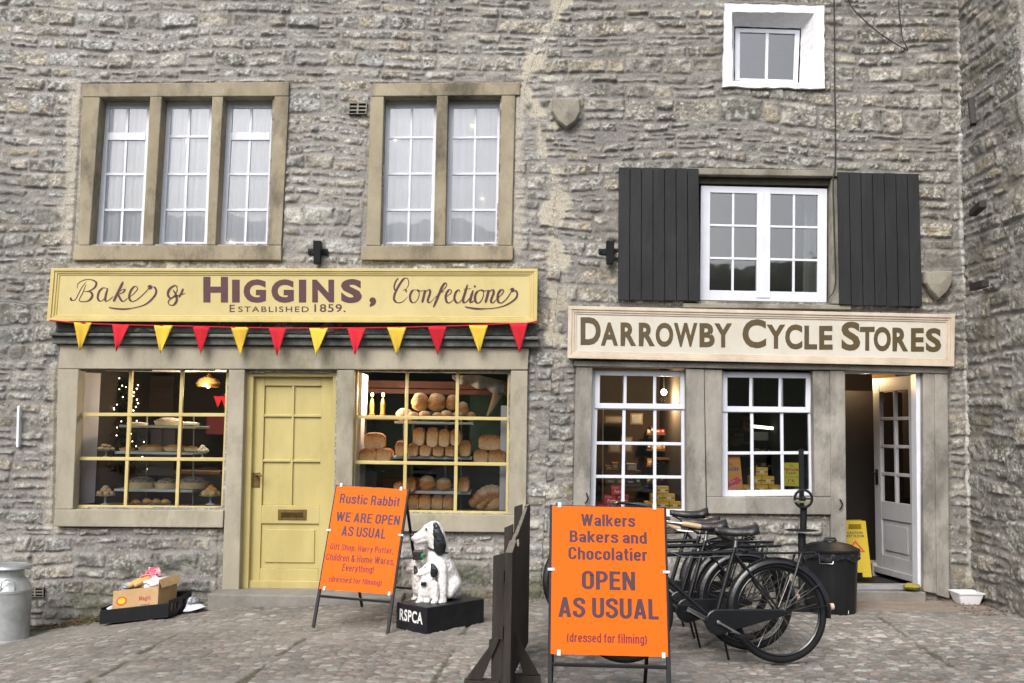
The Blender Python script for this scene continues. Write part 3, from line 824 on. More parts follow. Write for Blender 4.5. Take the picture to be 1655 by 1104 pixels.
# ---- bakery, upstairs: three-light and two-light mullioned windows
PR = .038
def mullioned(openings, lintel, sill, jl, jr, mulls, parent, label, transom):
    pc = [(lintel, 0, -.16)]
    pc += [(jl, -.003, -.16), (jr, -.003, -.16)] + [(m, -.004, -.16) for m in mulls] + [(sill, .018, -.16)]
    w = surround('mullioned_window', parent, pc, sandstone, PR, label=label)
    return w
w3 = mullioned(None, [(133, 135.5), (467.5, 132), (466.5, 155), (132.5, 156.5)], [(119.5, 396.5), (454.5, 396.5), (454, 420), (117, 420)],
               [(133, 157), (161.5, 157), (144, 396), (126, 396)], [(443.5, 155.5), (467, 155.5), (454.5, 396), (433, 396)],
               [[(242.5, 156), (261.5, 156), (247, 396), (230, 396)], [(343, 156), (360.5, 156), (348, 396), (334, 396)]], bakery,
               'three-light window in dressed sandstone', True)
sashes3 = [[(167, 163), (246, 163), (234, 398), (155, 398)], [(266.5, 163), (347, 163), (338, 398), (253.5, 398)], [(366, 163), (447, 163), (437, 398), (353.5, 398)]]
for i, s in enumerate(sashes3):
    sash_window(w3, s, -.115, [.5], [.247, .507, .752], 'casement_frame', bl=.13, br=.10, bt=.05, bb=.03, bar=.024, thick={0: .026} if i != 1 else {}, gmat=glass_up)
w2 = mullioned(None, [(599.5, 135), (841, 132.5), (840, 153.5), (599, 155.5)], [(584, 397), (829.5, 397), (828.5, 420), (583, 420)],
               [(599, 156), (620.5, 155.8), (614.5, 396.5), (591.5, 396.5)], [(810.7, 154.2), (833, 154.2), (827, 396.5), (806, 396.5)],
               [[(706, 154.5), (724, 154.5), (719.5, 396.5), (700.5, 396.5)]], bakery, 'two-light window in dressed sandstone', False)
for s in [[(623, 164), (709, 163), (703, 398), (615.5, 398)], [(725.5, 164), (812.5, 163), (808, 398), (720.5, 398)]]:
    sash_window(w2, s, -.115, [.5], [.252, .503, .752], 'casement_frame', bl=.09, br=.09, bt=.045, bb=.03, bar=.022, gmat=glass_up)
# net curtains behind the panes, each a hanging with its own folds
def curtain(q, off, seed, label, group=None, amp=.02, n=60, mat=None, fade=(0, 1), cat='net curtain', name='net_curtain'):
    c = Q(q, off); rr = random.Random(seed); ph = [rr.uniform(0, 6.28) for _ in range(4)]; fr = [rr.uniform(3, 5), rr.uniform(7, 10), rr.uniform(13, 17), rr.uniform(20, 28)]
    vs = []; fs = []; m = 6
    for j in range(m + 1):
        for i in range(n + 1):
            u = i / n; v = j / m
            d = amp * sum(math.sin(fr[k] * 2 * math.pi / 2 * u + ph[k] + .5 * v * math.sin(k)) / (1 + k * .8) for k in range(4))
            vs.append(c.pt(u, v, d))
    for j in range(m):
        for i in range(n): fs.append((j * (n + 1) + i, j * (n + 1) + i + 1, (j + 1) * (n + 1) + i + 1, (j + 1) * (n + 1) + i))
    mb = MB(); mb.add(vs, fs)
    o = mb.build(name, mat or net, smooth=True, label=label, cat=cat, group=group)
    return o
CQ = [([(176, 164), (262, 164), (250, 402), (160, 402)], 'white net curtain in the left light of the three-light window'),
      ([(272, 164), (356, 164), (346, 402), (258, 402)], 'white net curtain in the middle light of the three-light window'),
      ([(372, 164), (460, 164), (450, 402), (360, 402)], 'white net curtain in the right light of the three-light window'),
      ([(625, 164), (722, 164), (716, 402), (616, 402)], 'white net curtain in the left light of the two-light window'),
      ([(727, 164), (826, 164), (820, 402), (721, 402)], 'white net curtain in the right light of the two-light window')]
for i, (q, l) in enumerate(CQ): curtain(q, -.165, 40 + i, l, 'net curtains upstairs', amp=.008)
for lx in (-3.0, -.75):  # unseen lamps added behind the net curtains to brighten them
    p = Vector((lx, 10.6, U(300, 190).z)); t = thing('pendant_or_added_lamp', 'unseen lamp added to brighten the net curtains of the %s' % ('three-light window' if lx < -2 else 'two-light window'), 'lamp', tuple(p))
    mb = MB(); mb.ell(p, .05, .05, .06); mb.build('bulb', M_emit('added_bulb', (1, .93, .86), 9.0) if 'added_bulb' not in bpy.data.materials else bpy.data.materials['added_bulb'], t, smooth=True)
    l = bpy.data.lights.new('lamp_light', 'POINT'); l.energy = 38; l.color = (.95, .97, 1); l.shadow_soft_size = .12
    o = bpy.data.objects.new('lamp_light', l); COL.objects.link(o); o.location = p + Vector((0, -.12, 0))
room(bakery, 'upstairs_room', -5.0, .32, U(300, 430).z, U(300, 130).z + .1, 11.5, room_up)

# ---- bakery shopfront stonework
fr = [([(97, 557), (855, 562), (853, 597.5), (94, 596)], .004, -.10),
      ([(94, 596.5), (127, 596.5), (117.5, 823), (89, 823)], 0, -.10),
      ([(370, 597.5), (395.5, 597.5), (386, 956), (358, 970)], 0, -.10),
      ([(544.5, 598), (572.5, 598), (566, 968), (541, 958)], 0, -.10),
      ([(825.7, 599), (853, 599), (850, 833), (821.5, 833)], 0, -.10),
      ([(89, 823.5), (361, 825), (359.8, 853), (88, 851)], .014, -.10),
      ([(566.5, 829), (850.5, 833.5), (849.5, 861), (566, 858)], .014, -.10)]
surround('shopfront_stone', bakery, fr, greystone, .05)
mb = MB()
mb.pbox([(79, 537.5), (872, 544), (872, 549), (79, 542.5)], .145, -.02)
mb.pbox([(83, 543), (872, 549.5), (871, 561), (83.5, 555.5)], .10, -.02)
mb.pbox([(90, 520), (868, 520), (868, 543), (90, 536.5)], .03, -.02)
mb.build('cornice', M('mossy_cornice_stone', (.055, .06, .055), .9, .3, 5, .4, 45, c2=(.17, .175, .16)), bakery, bevel=.008)
# shop windows
def shop_window(parent, quad, off, cols, rows, label, mat, **k):
    return sash_window(parent, quad, off, cols, rows, 'shop_window', mat=mat, label=label, **k)
shop_window(bakery, [(121, 594), (374, 594), (365, 824.5), (111, 822)], -.045, [.356, .684], [.335, .648], 'yellow nine-pane shop window full of tarts and pastries', yellow_paint, bl=.050, br=.032, bt=.012, bb=.026, bar=.030, dep=.05)
shop_window(bakery, [(568, 595.5), (829, 599), (825.5, 834), (562, 830.5)], -.045, [.345, .658], [.335, .648], 'yellow nine-pane shop window full of loaves', yellow_paint, bl=.040, br=.032, bt=.018, bb=.030, bar=.030, dep=.05)

# yellow door
mb = MB()
mb.pbox([(394.5, 596), (410, 596), (401, 953), (385, 953)], -.03, -.14)
mb.pbox([(538, 597), (545.5, 597), (541, 953), (532.5, 953)], -.03, -.14)
mb.pbox([(409, 596), (539, 597), (539, 609), (409, 608.5)], -.032, -.14)
mb.build('door_frame', door_yellow, bakery, bevel=.006)
dq = Q([(409.5, 608), (539, 609), (533, 951), (400, 950)], -.085)
mb = MB(); T = .045
def dbx(u0, u1, v0, v1, df, db): dq.box(mb, u0, u1, v0, v1, df, db)
us = (.145, .855); vs_ = (.045, .614, .70, .91)
dbx(0, us[0], 0, 1, 0, -T); dbx(us[1], 1, 0, 1, 0, -T)
dbx(*us, 0, vs_[0], -.001, -T + .001); dbx(*us, vs_[1], vs_[2], -.001, -T + .001); dbx(*us, vs_[3], 1, -.001, -T + .001)
dbx(*us, vs_[0], vs_[1], -.024, -T + .003); dbx(*us, vs_[2], vs_[3], -.018, -T + .003)
dbx(us[0] + .055, us[1] - .055, vs_[2] + .028, vs_[3] - .028, -.006, -.030)
dbx(.485, .515, vs_[0], vs_[1], -.003, -.030)
for v in (.188, .403): dbx(us[0], .485, v - .006, v + .006, -.004, -.030); dbx(.515, us[1], v - .006, v + .006, -.004, -.030)
dbx(0, 1, .965, 1.0, .028, .0005)
door = mb.build('door', door_yellow, bakery, bevel=.004, label='closed yellow panelled door with brass letterbox')
mb = MB(); dq.box(mb, .028, .118, .46, .53, .006, .0005); c = dq.pt(.073, .475, .006)
mb.tube([c, c + Vector((0, -.04, 0)), c + Vector((.03, -.055, .008)), c + Vector((.075, -.052, .004))], .009, 8)
mb.build('handle', brass, door, bevel=.002)
mb = MB(); a, b, c, d = .35, .70, .632, .682
dq.box(mb, a, b, c, d, .007, .0008)
mb.build('letterbox', brass, door, bevel=.003)
mb = MB(); dq.box(mb, a + .04, b - .04, c + .012, d - .012, .011, .0075); mb.build('letterbox_flap', M('dark_brass', (.10, .065, .025), .4, .3, 14, 0, 1, metal=.8), door, bevel=.002)
mb = MB(); mb.box(U(352, 960).x, U(655, 960).x, YW - .30, YW + .0, GZ(-2) - .1, U(470, 953.5, YW - .1).z - .012)
mb.box(U(388, 950).x, U(540, 950).x, YW + .001, YW + .16, GZ(-2) - .1, U(470, 953.5, YW - .1).z - .010)
mb.build('doorstep', stepstone, bakery, bevel=.014)
mb = MB(); mb.pbox([(400, 950.5), (533, 951.5), (533, 954), (400, 953)], -.06, -.12); mb.build('threshold_strip', M('dull_aluminium', (.55, .56, .6), .35, .1, 10, 0, 1, metal=.7), bakery)

# shop rooms
bz0, bz1 = U(300, 833).z, U(300, 590).z + .12
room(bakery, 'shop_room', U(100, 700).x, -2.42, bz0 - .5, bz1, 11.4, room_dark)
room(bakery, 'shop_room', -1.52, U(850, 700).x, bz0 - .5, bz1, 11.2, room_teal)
# air bricks
def air_brick(parent, q, cols, rows):
    c = Q(q, .040); mb = MB(); mb2 = MB()
    c.box(mb2, 0, 1, 0, 1, -.012, -.06)
    for i in range(cols + 1): u = i / cols; c.box(mb, max(0, u - .045), min(1, u + .045), 0, 1, .002, -.010)
    for j in range(rows + 1): v = j / rows; c.box(mb, 0.001, .999, max(0.001, v - .055), min(.999, v + .055), .0005, -.011)
    a = mb.build('air_vent', sand_dark, parent)
    mb2.build('vent_hollow', M('vent_shade', (.008, .008, .008), .95, 0.2, 4, 0, 1), a)  # near-black backing stands for the shade inside the slots
air_brick(bakery, [(564, 166), (593, 166), (592, 184), (563, 184)], 2, 3)
air_brick(bakery, [(42, 950), (70, 950), (70, 965), (42, 965)], 2, 3)

# ---- cycle shop
def shield(q, parent):
    P = [U(a, b, YW - .10) for a, b in q]
    mb = MB(); n = len(P); cx = sum(p.x for p in P) / n; cz = sum(p.z for p in P) / n
    fr = [Vector((cx + (p.x - cx) * .90, p.y + .004, cz + (p.z - cz) * .90)) for p in P]; md = [Vector((p.x, p.y + .03, p.z)) for p in P]; bk = [Vector((p.x, YW + .02, p.z)) for p in P]
    cen = Vector((cx, YW - .115, cz))
    mb.add(fr + md + bk + [cen], [(i, (i + 1) % n, 3 * n) for i in range(n)] + [(i, i + n, (i + 1) % n + n, (i + 1) % n) for i in range(n)] + [(i + n, i + 2 * n, (i + 1) % n + 2 * n, (i + 1) % n + n) for i in range(n)])
    mb.build('shield_corbel', sand_dark, parent, bevel=.005)
shield([(893, 158), (938, 158), (939, 180), (930, 196), (916, 206), (901, 195), (891, 178)], cycle)
shield([(1497, 438), (1542, 437), (1541, 455), (1532, 472), (1519, 484), (1505, 470), (1496, 456)], cycle)
# attic window with thick limewashed reveals
A = [(1171, 5.5), (1332, 9.5), (1332.5, 143.5), (1168, 140)]
inn = [(1183, 19), (1316, 21), (1316, 134), (1184, 131)]
bk = [U(a, b, YW + .115) for a, b in [(1187, 43), (1295, 46), (1291.5, 134.5), (1186.5, 130.5)]]
fo = [U(a, b, YW - .045) for a, b in A]; fi = [U(a, b, YW - .043) for a, b in inn]
rr = random.Random(3)
def edge_pts(q, n, j):
    out = []
    for i in range(4):
        a, b = q[i], q[(i + 1) % 4]
        for k in range(n):
            p = a.lerp(b, k / n); out.append(p + Vector((rr.uniform(-j, j), 0, rr.uniform(-j, j))))
    return out
n = 14; eo = edge_pts(fo, n, .006); ei = edge_pts(fi, n, .004); eb = edge_pts(bk, n, .003); ew = [Vector((p.x, YW + .01, p.z)) for p in eo]
mb = MB(); N = 4 * n
mb.add(ew + eo + ei + eb, [(r * N + i, r * N + (i + 1) % N, (r + 1) * N + (i + 1) % N, (r + 1) * N + i) for r in range(3) for i in range(N)])
aw = mb.build('attic_window', lime_white, cycle, label='small white attic window in a thick limewashed opening')
sash_window(aw, [(1188.5, 45), (1293, 48.5), (1289.5, 134), (1188, 130.5)], -.115, [.50], [], 'casement_frame', bl=.075, br=.075, bt=.075, bb=.055, bar=.028, gmat=glass_dbl)
room(cycle, 'attic_room', U(1150, 60).x, U(1350, 60).x, U(1200, 160).z, U(1200, -10).z, 10.8, room_up, y0=YW + .22)
# casement window with shutters
lin = surround('stone_lintel', cycle, [([(1100, 271), (1378, 276), (1378, 285.5), (1100, 281.5)], .02, -.2), ([(1104, 285), (1126, 285), (1126, 489), (1104, 488)], 0, -.2), ([(1344, 287), (1376, 287.5), (1376, 492), (1344, 491)], -.006, -.2), ([(1104, 489.5), (1376, 493), (1376, 500), (1104, 497)], .02, -.2)], sand_dark, .03)
mb = MB(); mb.pbox([(1120, 281), (1350, 285), (1350, 300), (1120, 296)], -.03, -.2); mb.build('lintel_shadow_strip', M('lintel_shadow_brown', (.06, .05, .035), .85, .3, 8, .3, 40), cycle)  # dark strip stands for the shadow under the stone lintel
sash_window(cycle, [(1133, 300), (1337, 305), (1336, 489), (1131.5, 485)], -.05, [.258, .74], [.344, .632], 'casement_window', bl=.074, br=.074, bt=.058, bb=.088, bar=.022, gmat=glass_dbl, label='white twelve-pane casement window between dark shutters')
mb = MB(); q = Q([(1133, 300), (1337, 305), (1336, 489), (1131.5, 485)], -.05)
q.box(mb, .444, .55, .03, .97, .006, -.038); q.box(mb, .485, .494, .03, .97, .010, .0062)
mb.build('meeting_stile', white_paint, cycle, bevel=.003)
def shutter(q, label, boards=7):
    c = Q(q, .075); mb = MB(); g = .0035
    for i in range(boards): c.box(mb, i / boards + g, (i + 1) / boards - g, R.uniform(0, .004), 1 - R.uniform(0, .006), R.uniform(0, .003), -.025)
    c.box(mb, .01, .99, .005, .99, -.0255, -.038)
    mb.build('shutter', shutter_paint, cycle, bevel=.003, label=label)
shutter([(1000, 270), (1129.5, 272), (1131.5, 487), (998.5, 485)], 'charcoal boarded shutter left of the casement')
shutter([(1353.5, 278), (1485.5, 280.5), (1491, 496), (1357, 493)], 'charcoal boarded shutter right of the casement')
room(cycle, 'upstairs_room', U(1090, 400).x, U(1385, 400).x, U(1200, 505).z, U(1200, 262).z, 11.6, room_dark, y0=YW + .1)
curtain([(1300, 300), (1345, 300), (1343, 492), (1296, 492)], -.32, 71, 'cream curtain drawn to the right of the shuttered window', amp=.03, n=40, cat='curtain', name='curtain')
# stone shopfront
pc = [([(928, 583), (1372, 589), (1372, 598), (928, 592)], .02, -.10),
      ([(1366, 590), (1533, 594), (1533, 604), (1366, 598.5)], .018, -.12),
      ([(931, 592.5), (958, 593), (953, 842), (926, 842)], 0, -.10),
      ([(1109, 596), (1138, 597), (1142, 880), (1110, 880)], 0, -.10), ([(1138.5, 597), (1167.5, 598), (1167, 803), (1142.5, 803)], -.012, -.10),
      ([(1314, 599), (1341, 599), (1344, 803), (1317, 803)], -.012, -.10), ([(1341.5, 599), (1366, 599), (1369, 957), (1344, 957)], 0, -.15),
      ([(1143, 803.5), (1344, 804), (1344, 832), (1143, 830)], .004, -.10),
      ([(950, 836.5), (1110, 838), (1110, 850), (926, 848)], .03, -.10),
      ([(1492, 600), (1510, 604.5), (1514, 960), (1493, 956)], .0, -.15), ([(1510.5, 604.5), (1532, 605), (1535, 968), (1514.5, 962)], .012, -.10)]
surround('shopfront_stone', cycle, pc, cyclestone, .045)
def toplight_window(quad, tl, label, cols, rows, tcols):
    """lower fixed lights with a heavier opening light along the top"""
    w = sash_window(cycle, quad, -.06, cols, rows, 'shop_window', bl=.065, br=.06, bt=.015, bb=.05, bar=.028, label=label)
    sash_window(w, tl, -.045, tcols, [], 'top_light', bl=.055, br=.055, bt=.13, bb=.14, bar=.026, gback=.015, dep=.03)
    return w
toplight_window([(957, 597), (1110, 599.5), (1111.5, 835), (951.5, 834)], [(962, 598.5), (1107.5, 601), (1107, 661.5), (961, 660)], 'white twelve-pane shop window with red boxes behind', [.345, .667], [.265, .505, .733], [.337, .663])
toplight_window([(1166.5, 600), (1314, 602), (1317.5, 801), (1166.5, 803)], [(1167.5, 601.5), (1311, 603.5), (1310, 667), (1167, 665.5)], 'white nine-pane shop window with posters and yellow boxes', [.33, .655], [.32, .655], [.325, .655])
cz0, cz1 = U(1100, 842).z, U(1100, 588).z + .12
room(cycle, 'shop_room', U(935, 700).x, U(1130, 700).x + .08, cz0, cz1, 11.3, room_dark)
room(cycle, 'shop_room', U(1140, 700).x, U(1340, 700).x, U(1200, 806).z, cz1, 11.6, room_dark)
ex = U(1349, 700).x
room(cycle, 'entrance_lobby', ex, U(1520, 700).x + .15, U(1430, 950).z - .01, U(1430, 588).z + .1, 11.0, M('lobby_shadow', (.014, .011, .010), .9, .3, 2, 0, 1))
# door frame and the open door
gpaint = M('grey_white_door_paint', (.37, .37, .385), .5, .06, 4, .05, 40, stain=((.22, .21, .20), 3, .5, .7, .6))
mb = MB()
mb.pbox([(1480.5, 604), (1492, 604), (1493.5, 950), (1483.5, 948)], -.02, -.14)
mb.pbox([(1364, 597.5), (1492, 600), (1492, 604.5), (1364, 603)], -.022, -.14)
mb.build('door_frame', white_paint, cycle, bevel=.004)
mb = MB(); mb.pbox([(1368, 945.5), (1484, 945.5), (1484, 953), (1369, 953)], -.01, -.10); mb.build('door_sill', M('worn_metal_strip', (.45, .45, .47), .4, .15, 10, .1, 40, metal=.5), cycle)
mb = MB(); mb.box(U(1369, 950).x, U(1492, 950).x, YW - .06, YW + .12, GZ(3.5) - .1, U(1430, 953.4, YW + .01).z - .004); mb.build('doorstep', stepstone, cycle, bevel=.01)
hx, hy = U(1481, 700, YW + .10).x, YW + .105
dirv = Vector((-.16, .985, 0)).normalized(); nrm = Vector((-dirv.y, dirv.x, 0))
LZ0, LZ1 = U(1481, 944, hy).z, U(1481, 606, hy).z; LW = .74; TH = .042
def lp(u, v, d): return Vector((hx, hy, 0)) + dirv * (u * LW) + nrm * d + Vector((0, 0, LZ1 + (LZ0 - LZ1) * v))
mb = MB()
def lbx(u0, u1, v0, v1, d0, d1, m=mb): m.hexa([lp(u0, v0, d0), lp(u1, v0, d0), lp(u1, v1, d0), lp(u0, v1, d0), lp(u0, v0, d1), lp(u1, v0, d1), lp(u1, v1, d1), lp(u0, v1, d1)])
lbx(0, .16, 0, 1, 0, -TH); lbx(.84, 1, 0, 1, 0, -TH); lbx(.16, .84, 0, .07, -.001, -TH + .001); lbx(.16, .84, .63, .72, -.001, -TH + .001); lbx(.16, .84, .90, 1, -.001, -TH + .001)
lbx(.16, .84, .72, .90, -.014, -TH + .01); lbx(.24, .76, .745, .875, -.004, -.013)
lbx(.48, .52, .07, .63, -.004, -TH + .004)
for v in (.21, .35, .49): lbx(.16, .48, v - .008, v + .008, -.006, -TH + .006); lbx(.52, .84, v - .008, v + .008, -.006, -TH + .006)
lbx(0, 1, .965, .995, .03, .0005)
leaf = mb.build('door', gpaint, cycle, bevel=.003, label='open grey door with eight small panes')
mb = MB(); mb.add([lp(.15, .06, -.02), lp(.85, .06, -.02), lp(.85, .64, -.02), lp(.15, .64, -.02)], [(0, 1, 2, 3)]); mb.build('glass_pane', glass, leaf)
mb = MB(); lbx(.90, .96, .47, .55, .006, .0005, mb); a = lp(.93, .49, .006); mb.tube([a, a + nrm * .045, a + nrm * .05 - dirv * .10], .008, 8); mb.build('handle', dark_iron, leaf)
for v in (.08, .5, .9):
    mb = MB(); mb.tube([lp(-.012, v - .02, .004), lp(-.012, v + .02, .004)], .008, 8); lbx(-.01, .05, v - .018, v + .018, .0035, .0004, mb); mb.build('hinge', M('rusty_hinge', (.32, .20, .17), .6, .3, 20, .1, 60), leaf)
# lobby: wall patches coloured amber for the glow, dark inner doorway
amber = M('amber_glow_wall', (.42, .27, .10), .8, .15, 2, 0, 1)
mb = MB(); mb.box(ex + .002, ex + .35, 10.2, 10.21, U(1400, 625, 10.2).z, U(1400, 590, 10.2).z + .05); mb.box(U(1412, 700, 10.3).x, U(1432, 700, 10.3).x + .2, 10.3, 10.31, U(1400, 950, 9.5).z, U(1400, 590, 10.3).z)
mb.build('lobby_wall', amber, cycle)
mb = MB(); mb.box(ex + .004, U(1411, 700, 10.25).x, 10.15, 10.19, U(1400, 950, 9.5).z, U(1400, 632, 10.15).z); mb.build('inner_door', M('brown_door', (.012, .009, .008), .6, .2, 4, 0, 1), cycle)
mb = MB(); mb.box(U(1408, 900, 9.75).x, U(1440, 900, 9.75).x, 9.72, 9.98, U(1430, 947, 9.7).z, U(1420, 910, 9.75).z); mb.build('lobby_plinth', M('pale_skirting', (.40, .37, .33), .7, .1, 4, 0, 1), cycle, bevel=.006)

# the wing's iron pegs, let into its side face
def on_wing(px, py):
    y = 8.5
    for _ in range(20): y = (4.075 + .02 * (YW + .02 - y) - .03) / ((U(px, py, 1.0).x)) if False else y
    d = (U(px, py, 2.0) - C0) / 2.0
    # x = 4.06 + .02*(8.92 - y)
    t = (4.045 + .02 * 8.92) / (d.x + .02 * d.y)
    return C0 + d * t
wood_peg = M('tarred_wood', (.022, .018, .016), .7, .3, 14, .2, 50)
for a, b, wd in (((1582, 160), (1592, 202), .05), ((1585, 345), (1608, 330), .06), ((1585, 465), (1612, 458), .06)):
    p, q = on_wing(*a), on_wing(*b)
    mb = MB(); mb.bar(p + Vector((-.07, 0, 0)), q + Vector((-.10, 0, 0)), wd, wd); mb.build('peg', wood_peg, wing, bevel=.006)

# ------------------------------------------------------------------ shop signs
sign_yellow = M('signboard_yellow', (.52, .425, .175), .5, .06, 1.5, .05, 40, c2=(.58, .48, .22), stain=((.42, .34, .14), 3, .5, .75, .6))
sign_trim = M('signboard_trim', (.50, .40, .14), .42, .08, 4, .05, 40, c2=(.58, .47, .19))
letter_brown = M('maroon_brown_paint', (.070, .020, .026), .5, .15, 20, 0, 1)
sign_cream = M('signboard_cream', (.55, .52, .44), .5, .06, 1.5, .05, 40, c2=(.61, .58, .50), stain=((.48, .41, .31), 2.5, .5, .75, .6))
cream_trim = M('cream_moulding', (.50, .42, .32), .45, .10, 4, .05, 40, c2=(.64, .55, .44))
letter_olive = M('olive_brown_paint', (.085, .058, .022), .5, .15, 20, 0, 1)
def signboard(name, label, quad, off, mats, depth, mw, mh):
    q = Q(quad, off); c = q.pt(.5, 1)
    t = thing(name, label, 'sign', (c.x, YW, c.z))
    mb = MB(); q.box(mb, .004, .996, .02, .98, -.014, -depth); mb.build('board', mats[0], t)
    mb = MB()
    for k, (i0, i1, d) in enumerate(((0, .45, .012), (.45, .75, .002), (.75, 1, -.006))):
        a0, a1, b0, b1 = mw * i0, mw * i1, mh * i0, mh * i1
        q.box(mb, a0, 1 - a0, b0, b1, d, -.0135 + k * .0002); q.box(mb, a0, 1 - a0, 1 - b1, 1 - b0, d, -.0135 + k * .0002)
        q.box(mb, a0, a1, b1 , 1 - b1, d - .0007, -.0135 + k * .0002); q.box(mb, 1 - a1, 1 - a0, b1, 1 - b1, d - .0007, -.0135 + k * .0002)
    mb.build('moulding', mats[1], t, bevel=.0035)
    return t
hig = signboard('shop_sign', 'long yellow signboard reading HIGGINS above the bunting', [(83.5, 433.5), (869, 434.5), (868, 522.5), (76, 519.5)], .14, (sign_yellow, sign_trim), .12, .017, .125)
hoff = .14 - .014 + .0012
_d = [0.0]
def onb(px, py): return U(px, py, YW - hoff - _d[0])
def sT(mb, body, x0, y0, x1, y1, bold, fn=onb, **k): put_text(mb, body, fn, x0, y0, x1, y1, bold=bold, **k)
mb = MB()
for ch, x0, x1, y0, y1 in (('H', 328.5, 368.5, 447.5, 489), ('I', 375, 387.5, 452, 489), ('G', 393.5, 430, 451.5, 489.5), ('G', 438.5, 475, 451.5, 489.5), ('I', 483, 495, 452, 489), ('N', 504.5, 540, 452, 489), ('S', 551, 585, 451, 490), (',', 597, 608, 480.5, 496.5)):
    sT(mb, ch, x0, y0, x1, y1, .05)
mb.build('lettering', letter_brown, hig)
mb = MB(); sT(mb, 'E', 371, 492.5, 379.5, 504.5, .012); mb.build('initial', letter_brown, hig); mb = MB()
sT(mb, 'STABLISHED', 385, 495.3, 499, 504.5, .012, spacing=1.25); mb.build('lettering', letter_brown, hig); mb = MB(); sT(mb, '1859.', 508, 491.5, 558.5, 504.5, .012, spacing=1.1)
mb.build('lettering', letter_brown, hig)
z4 = lambda x, y: onb(60 + x / 3.94, 410 + y / 3.94)
z5 = lambda x, y: onb(460 + x / 3.761, 410 + y / 3.761)
def strokes(mb, L, fn):
    for pts, w in L:
        _d[0] += .00018; pen(mb, pts, fn, w)
    _d[0] = 0.0
mb = MB()
strokes(mb, [([(213, 292), (212, 282), (222, 298), (245, 290), (262, 258), (285, 215), (312, 180)], 11),
 ([(255, 222), (262, 190), (300, 168), (345, 166), (376, 184), (368, 214), (335, 236), (296, 242)], 11),
 ([(296, 242), (338, 244), (352, 268), (330, 298), (292, 306), (268, 296), (290, 250), (312, 195)], 12),
 ([(447, 224), (420, 218), (394, 244), (386, 284), (404, 303), (428, 284), (446, 236)], 11), ([(450, 220), (436, 270), (437, 302), (462, 292), (486, 270)], 11),
 ([(548, 178), (522, 232), (498, 280), (486, 306)], 13), ([(500, 268), (530, 236), (558, 226), (548, 246), (516, 258)], 8), ([(516, 258), (530, 288), (548, 304), (574, 284)], 11),
 ([(574, 284), (612, 258), (640, 222), (622, 208), (596, 236), (586, 280), (604, 304), (640, 290), (680, 254), (704, 228), (712, 208)], 11),
 ([(702, 212), (716, 204), (722, 218), (708, 224)], 16),
 ([(712, 216), (744, 212), (758, 238), (742, 276), (690, 322), (620, 344), (545, 350), (462, 342)], 10),
 ([(600, 349), (540, 354), (470, 346), (460, 338)], 13),
 ([(896, 214), (878, 202), (846, 222), (832, 254), (846, 282), (872, 268), (892, 232), (884, 206)], 12),
 ([(866, 232), (884, 262), (888, 298), (868, 326), (842, 324), (836, 302), (866, 278), (912, 262), (944, 252)], 12), ([(930, 222), (918, 250), (902, 278)], 10)], z4)
mb.build('script_lettering', letter_brown, hig); mb = MB()
strokes(mb, [([(692, 148), (674, 172), (666, 204), (672, 226)], 8), ([(736, 222), (754, 186), (748, 154), (726, 152), (696, 192), (670, 244), (666, 280), (688, 299), (720, 290), (748, 262)], 11), ([(718, 226), (734, 216), (740, 236)], 8),
 ([(800, 220), (778, 224), (762, 256), (768, 290), (788, 298), (810, 276), (818, 240), (804, 220), (826, 228), (846, 222)], 11),
 ([(854, 220), (846, 258), (836, 298)], 12), ([(840, 268), (862, 228), (880, 220), (884, 240), (870, 284), (882, 298), (906, 274)], 11),
 ([(906, 274), (952, 232), (984, 196), (978, 178), (958, 200), (936, 252), (918, 296), (904, 326)], 12), ([(936, 238), (974, 230)], 7),
 ([(976, 266), (1008, 242), (1014, 224), (998, 220), (980, 252), (984, 290), (1004, 298), (1036, 270)], 11),
 ([(1066, 236), (1060, 220), (1040, 236), (1032, 272), (1046, 298), (1064, 294), (1086, 268)], 11),
 ([(1112, 188), (1096, 240), (1084, 282), (1096, 298), (1124, 272), (1140, 244)], 12), ([(1086, 216), (1134, 212)], 7),
 ([(1146, 222), (1132, 268), (1130, 296), (1150, 286), (1166, 268)], 12), ([(1152, 194), (1157, 200), (1152, 204)], 9),
 ([(1190, 220), (1166, 236), (1156, 272), (1168, 298), (1188, 294), (1206, 262), (1208, 232), (1192, 220), (1216, 226), (1232, 222)], 11),
 ([(1240, 220), (1232, 256), (1220, 298)], 12), ([(1224, 266), (1246, 228), (1266, 220), (1270, 240), (1254, 284), (1266, 298), (1290, 274)], 11),
 ([(1290, 274), (1320, 246), (1332, 224), (1314, 220), (1296, 250), (1298, 290), (1320, 298), (1350, 272), (1374, 236), (1382, 216)], 11),
 ([(1370, 220), (1382, 212), (1388, 224), (1376, 230)], 15), ([(1382, 222), (1404, 224), (1414, 246), (1400, 276), (1340, 314), (1262, 332), (1180, 332), (1102, 322)], 9), ([(1230, 333), (1170, 336), (1108, 326), (1096, 318)], 12)], z5)
mb.build('script_lettering', letter_brown, hig)

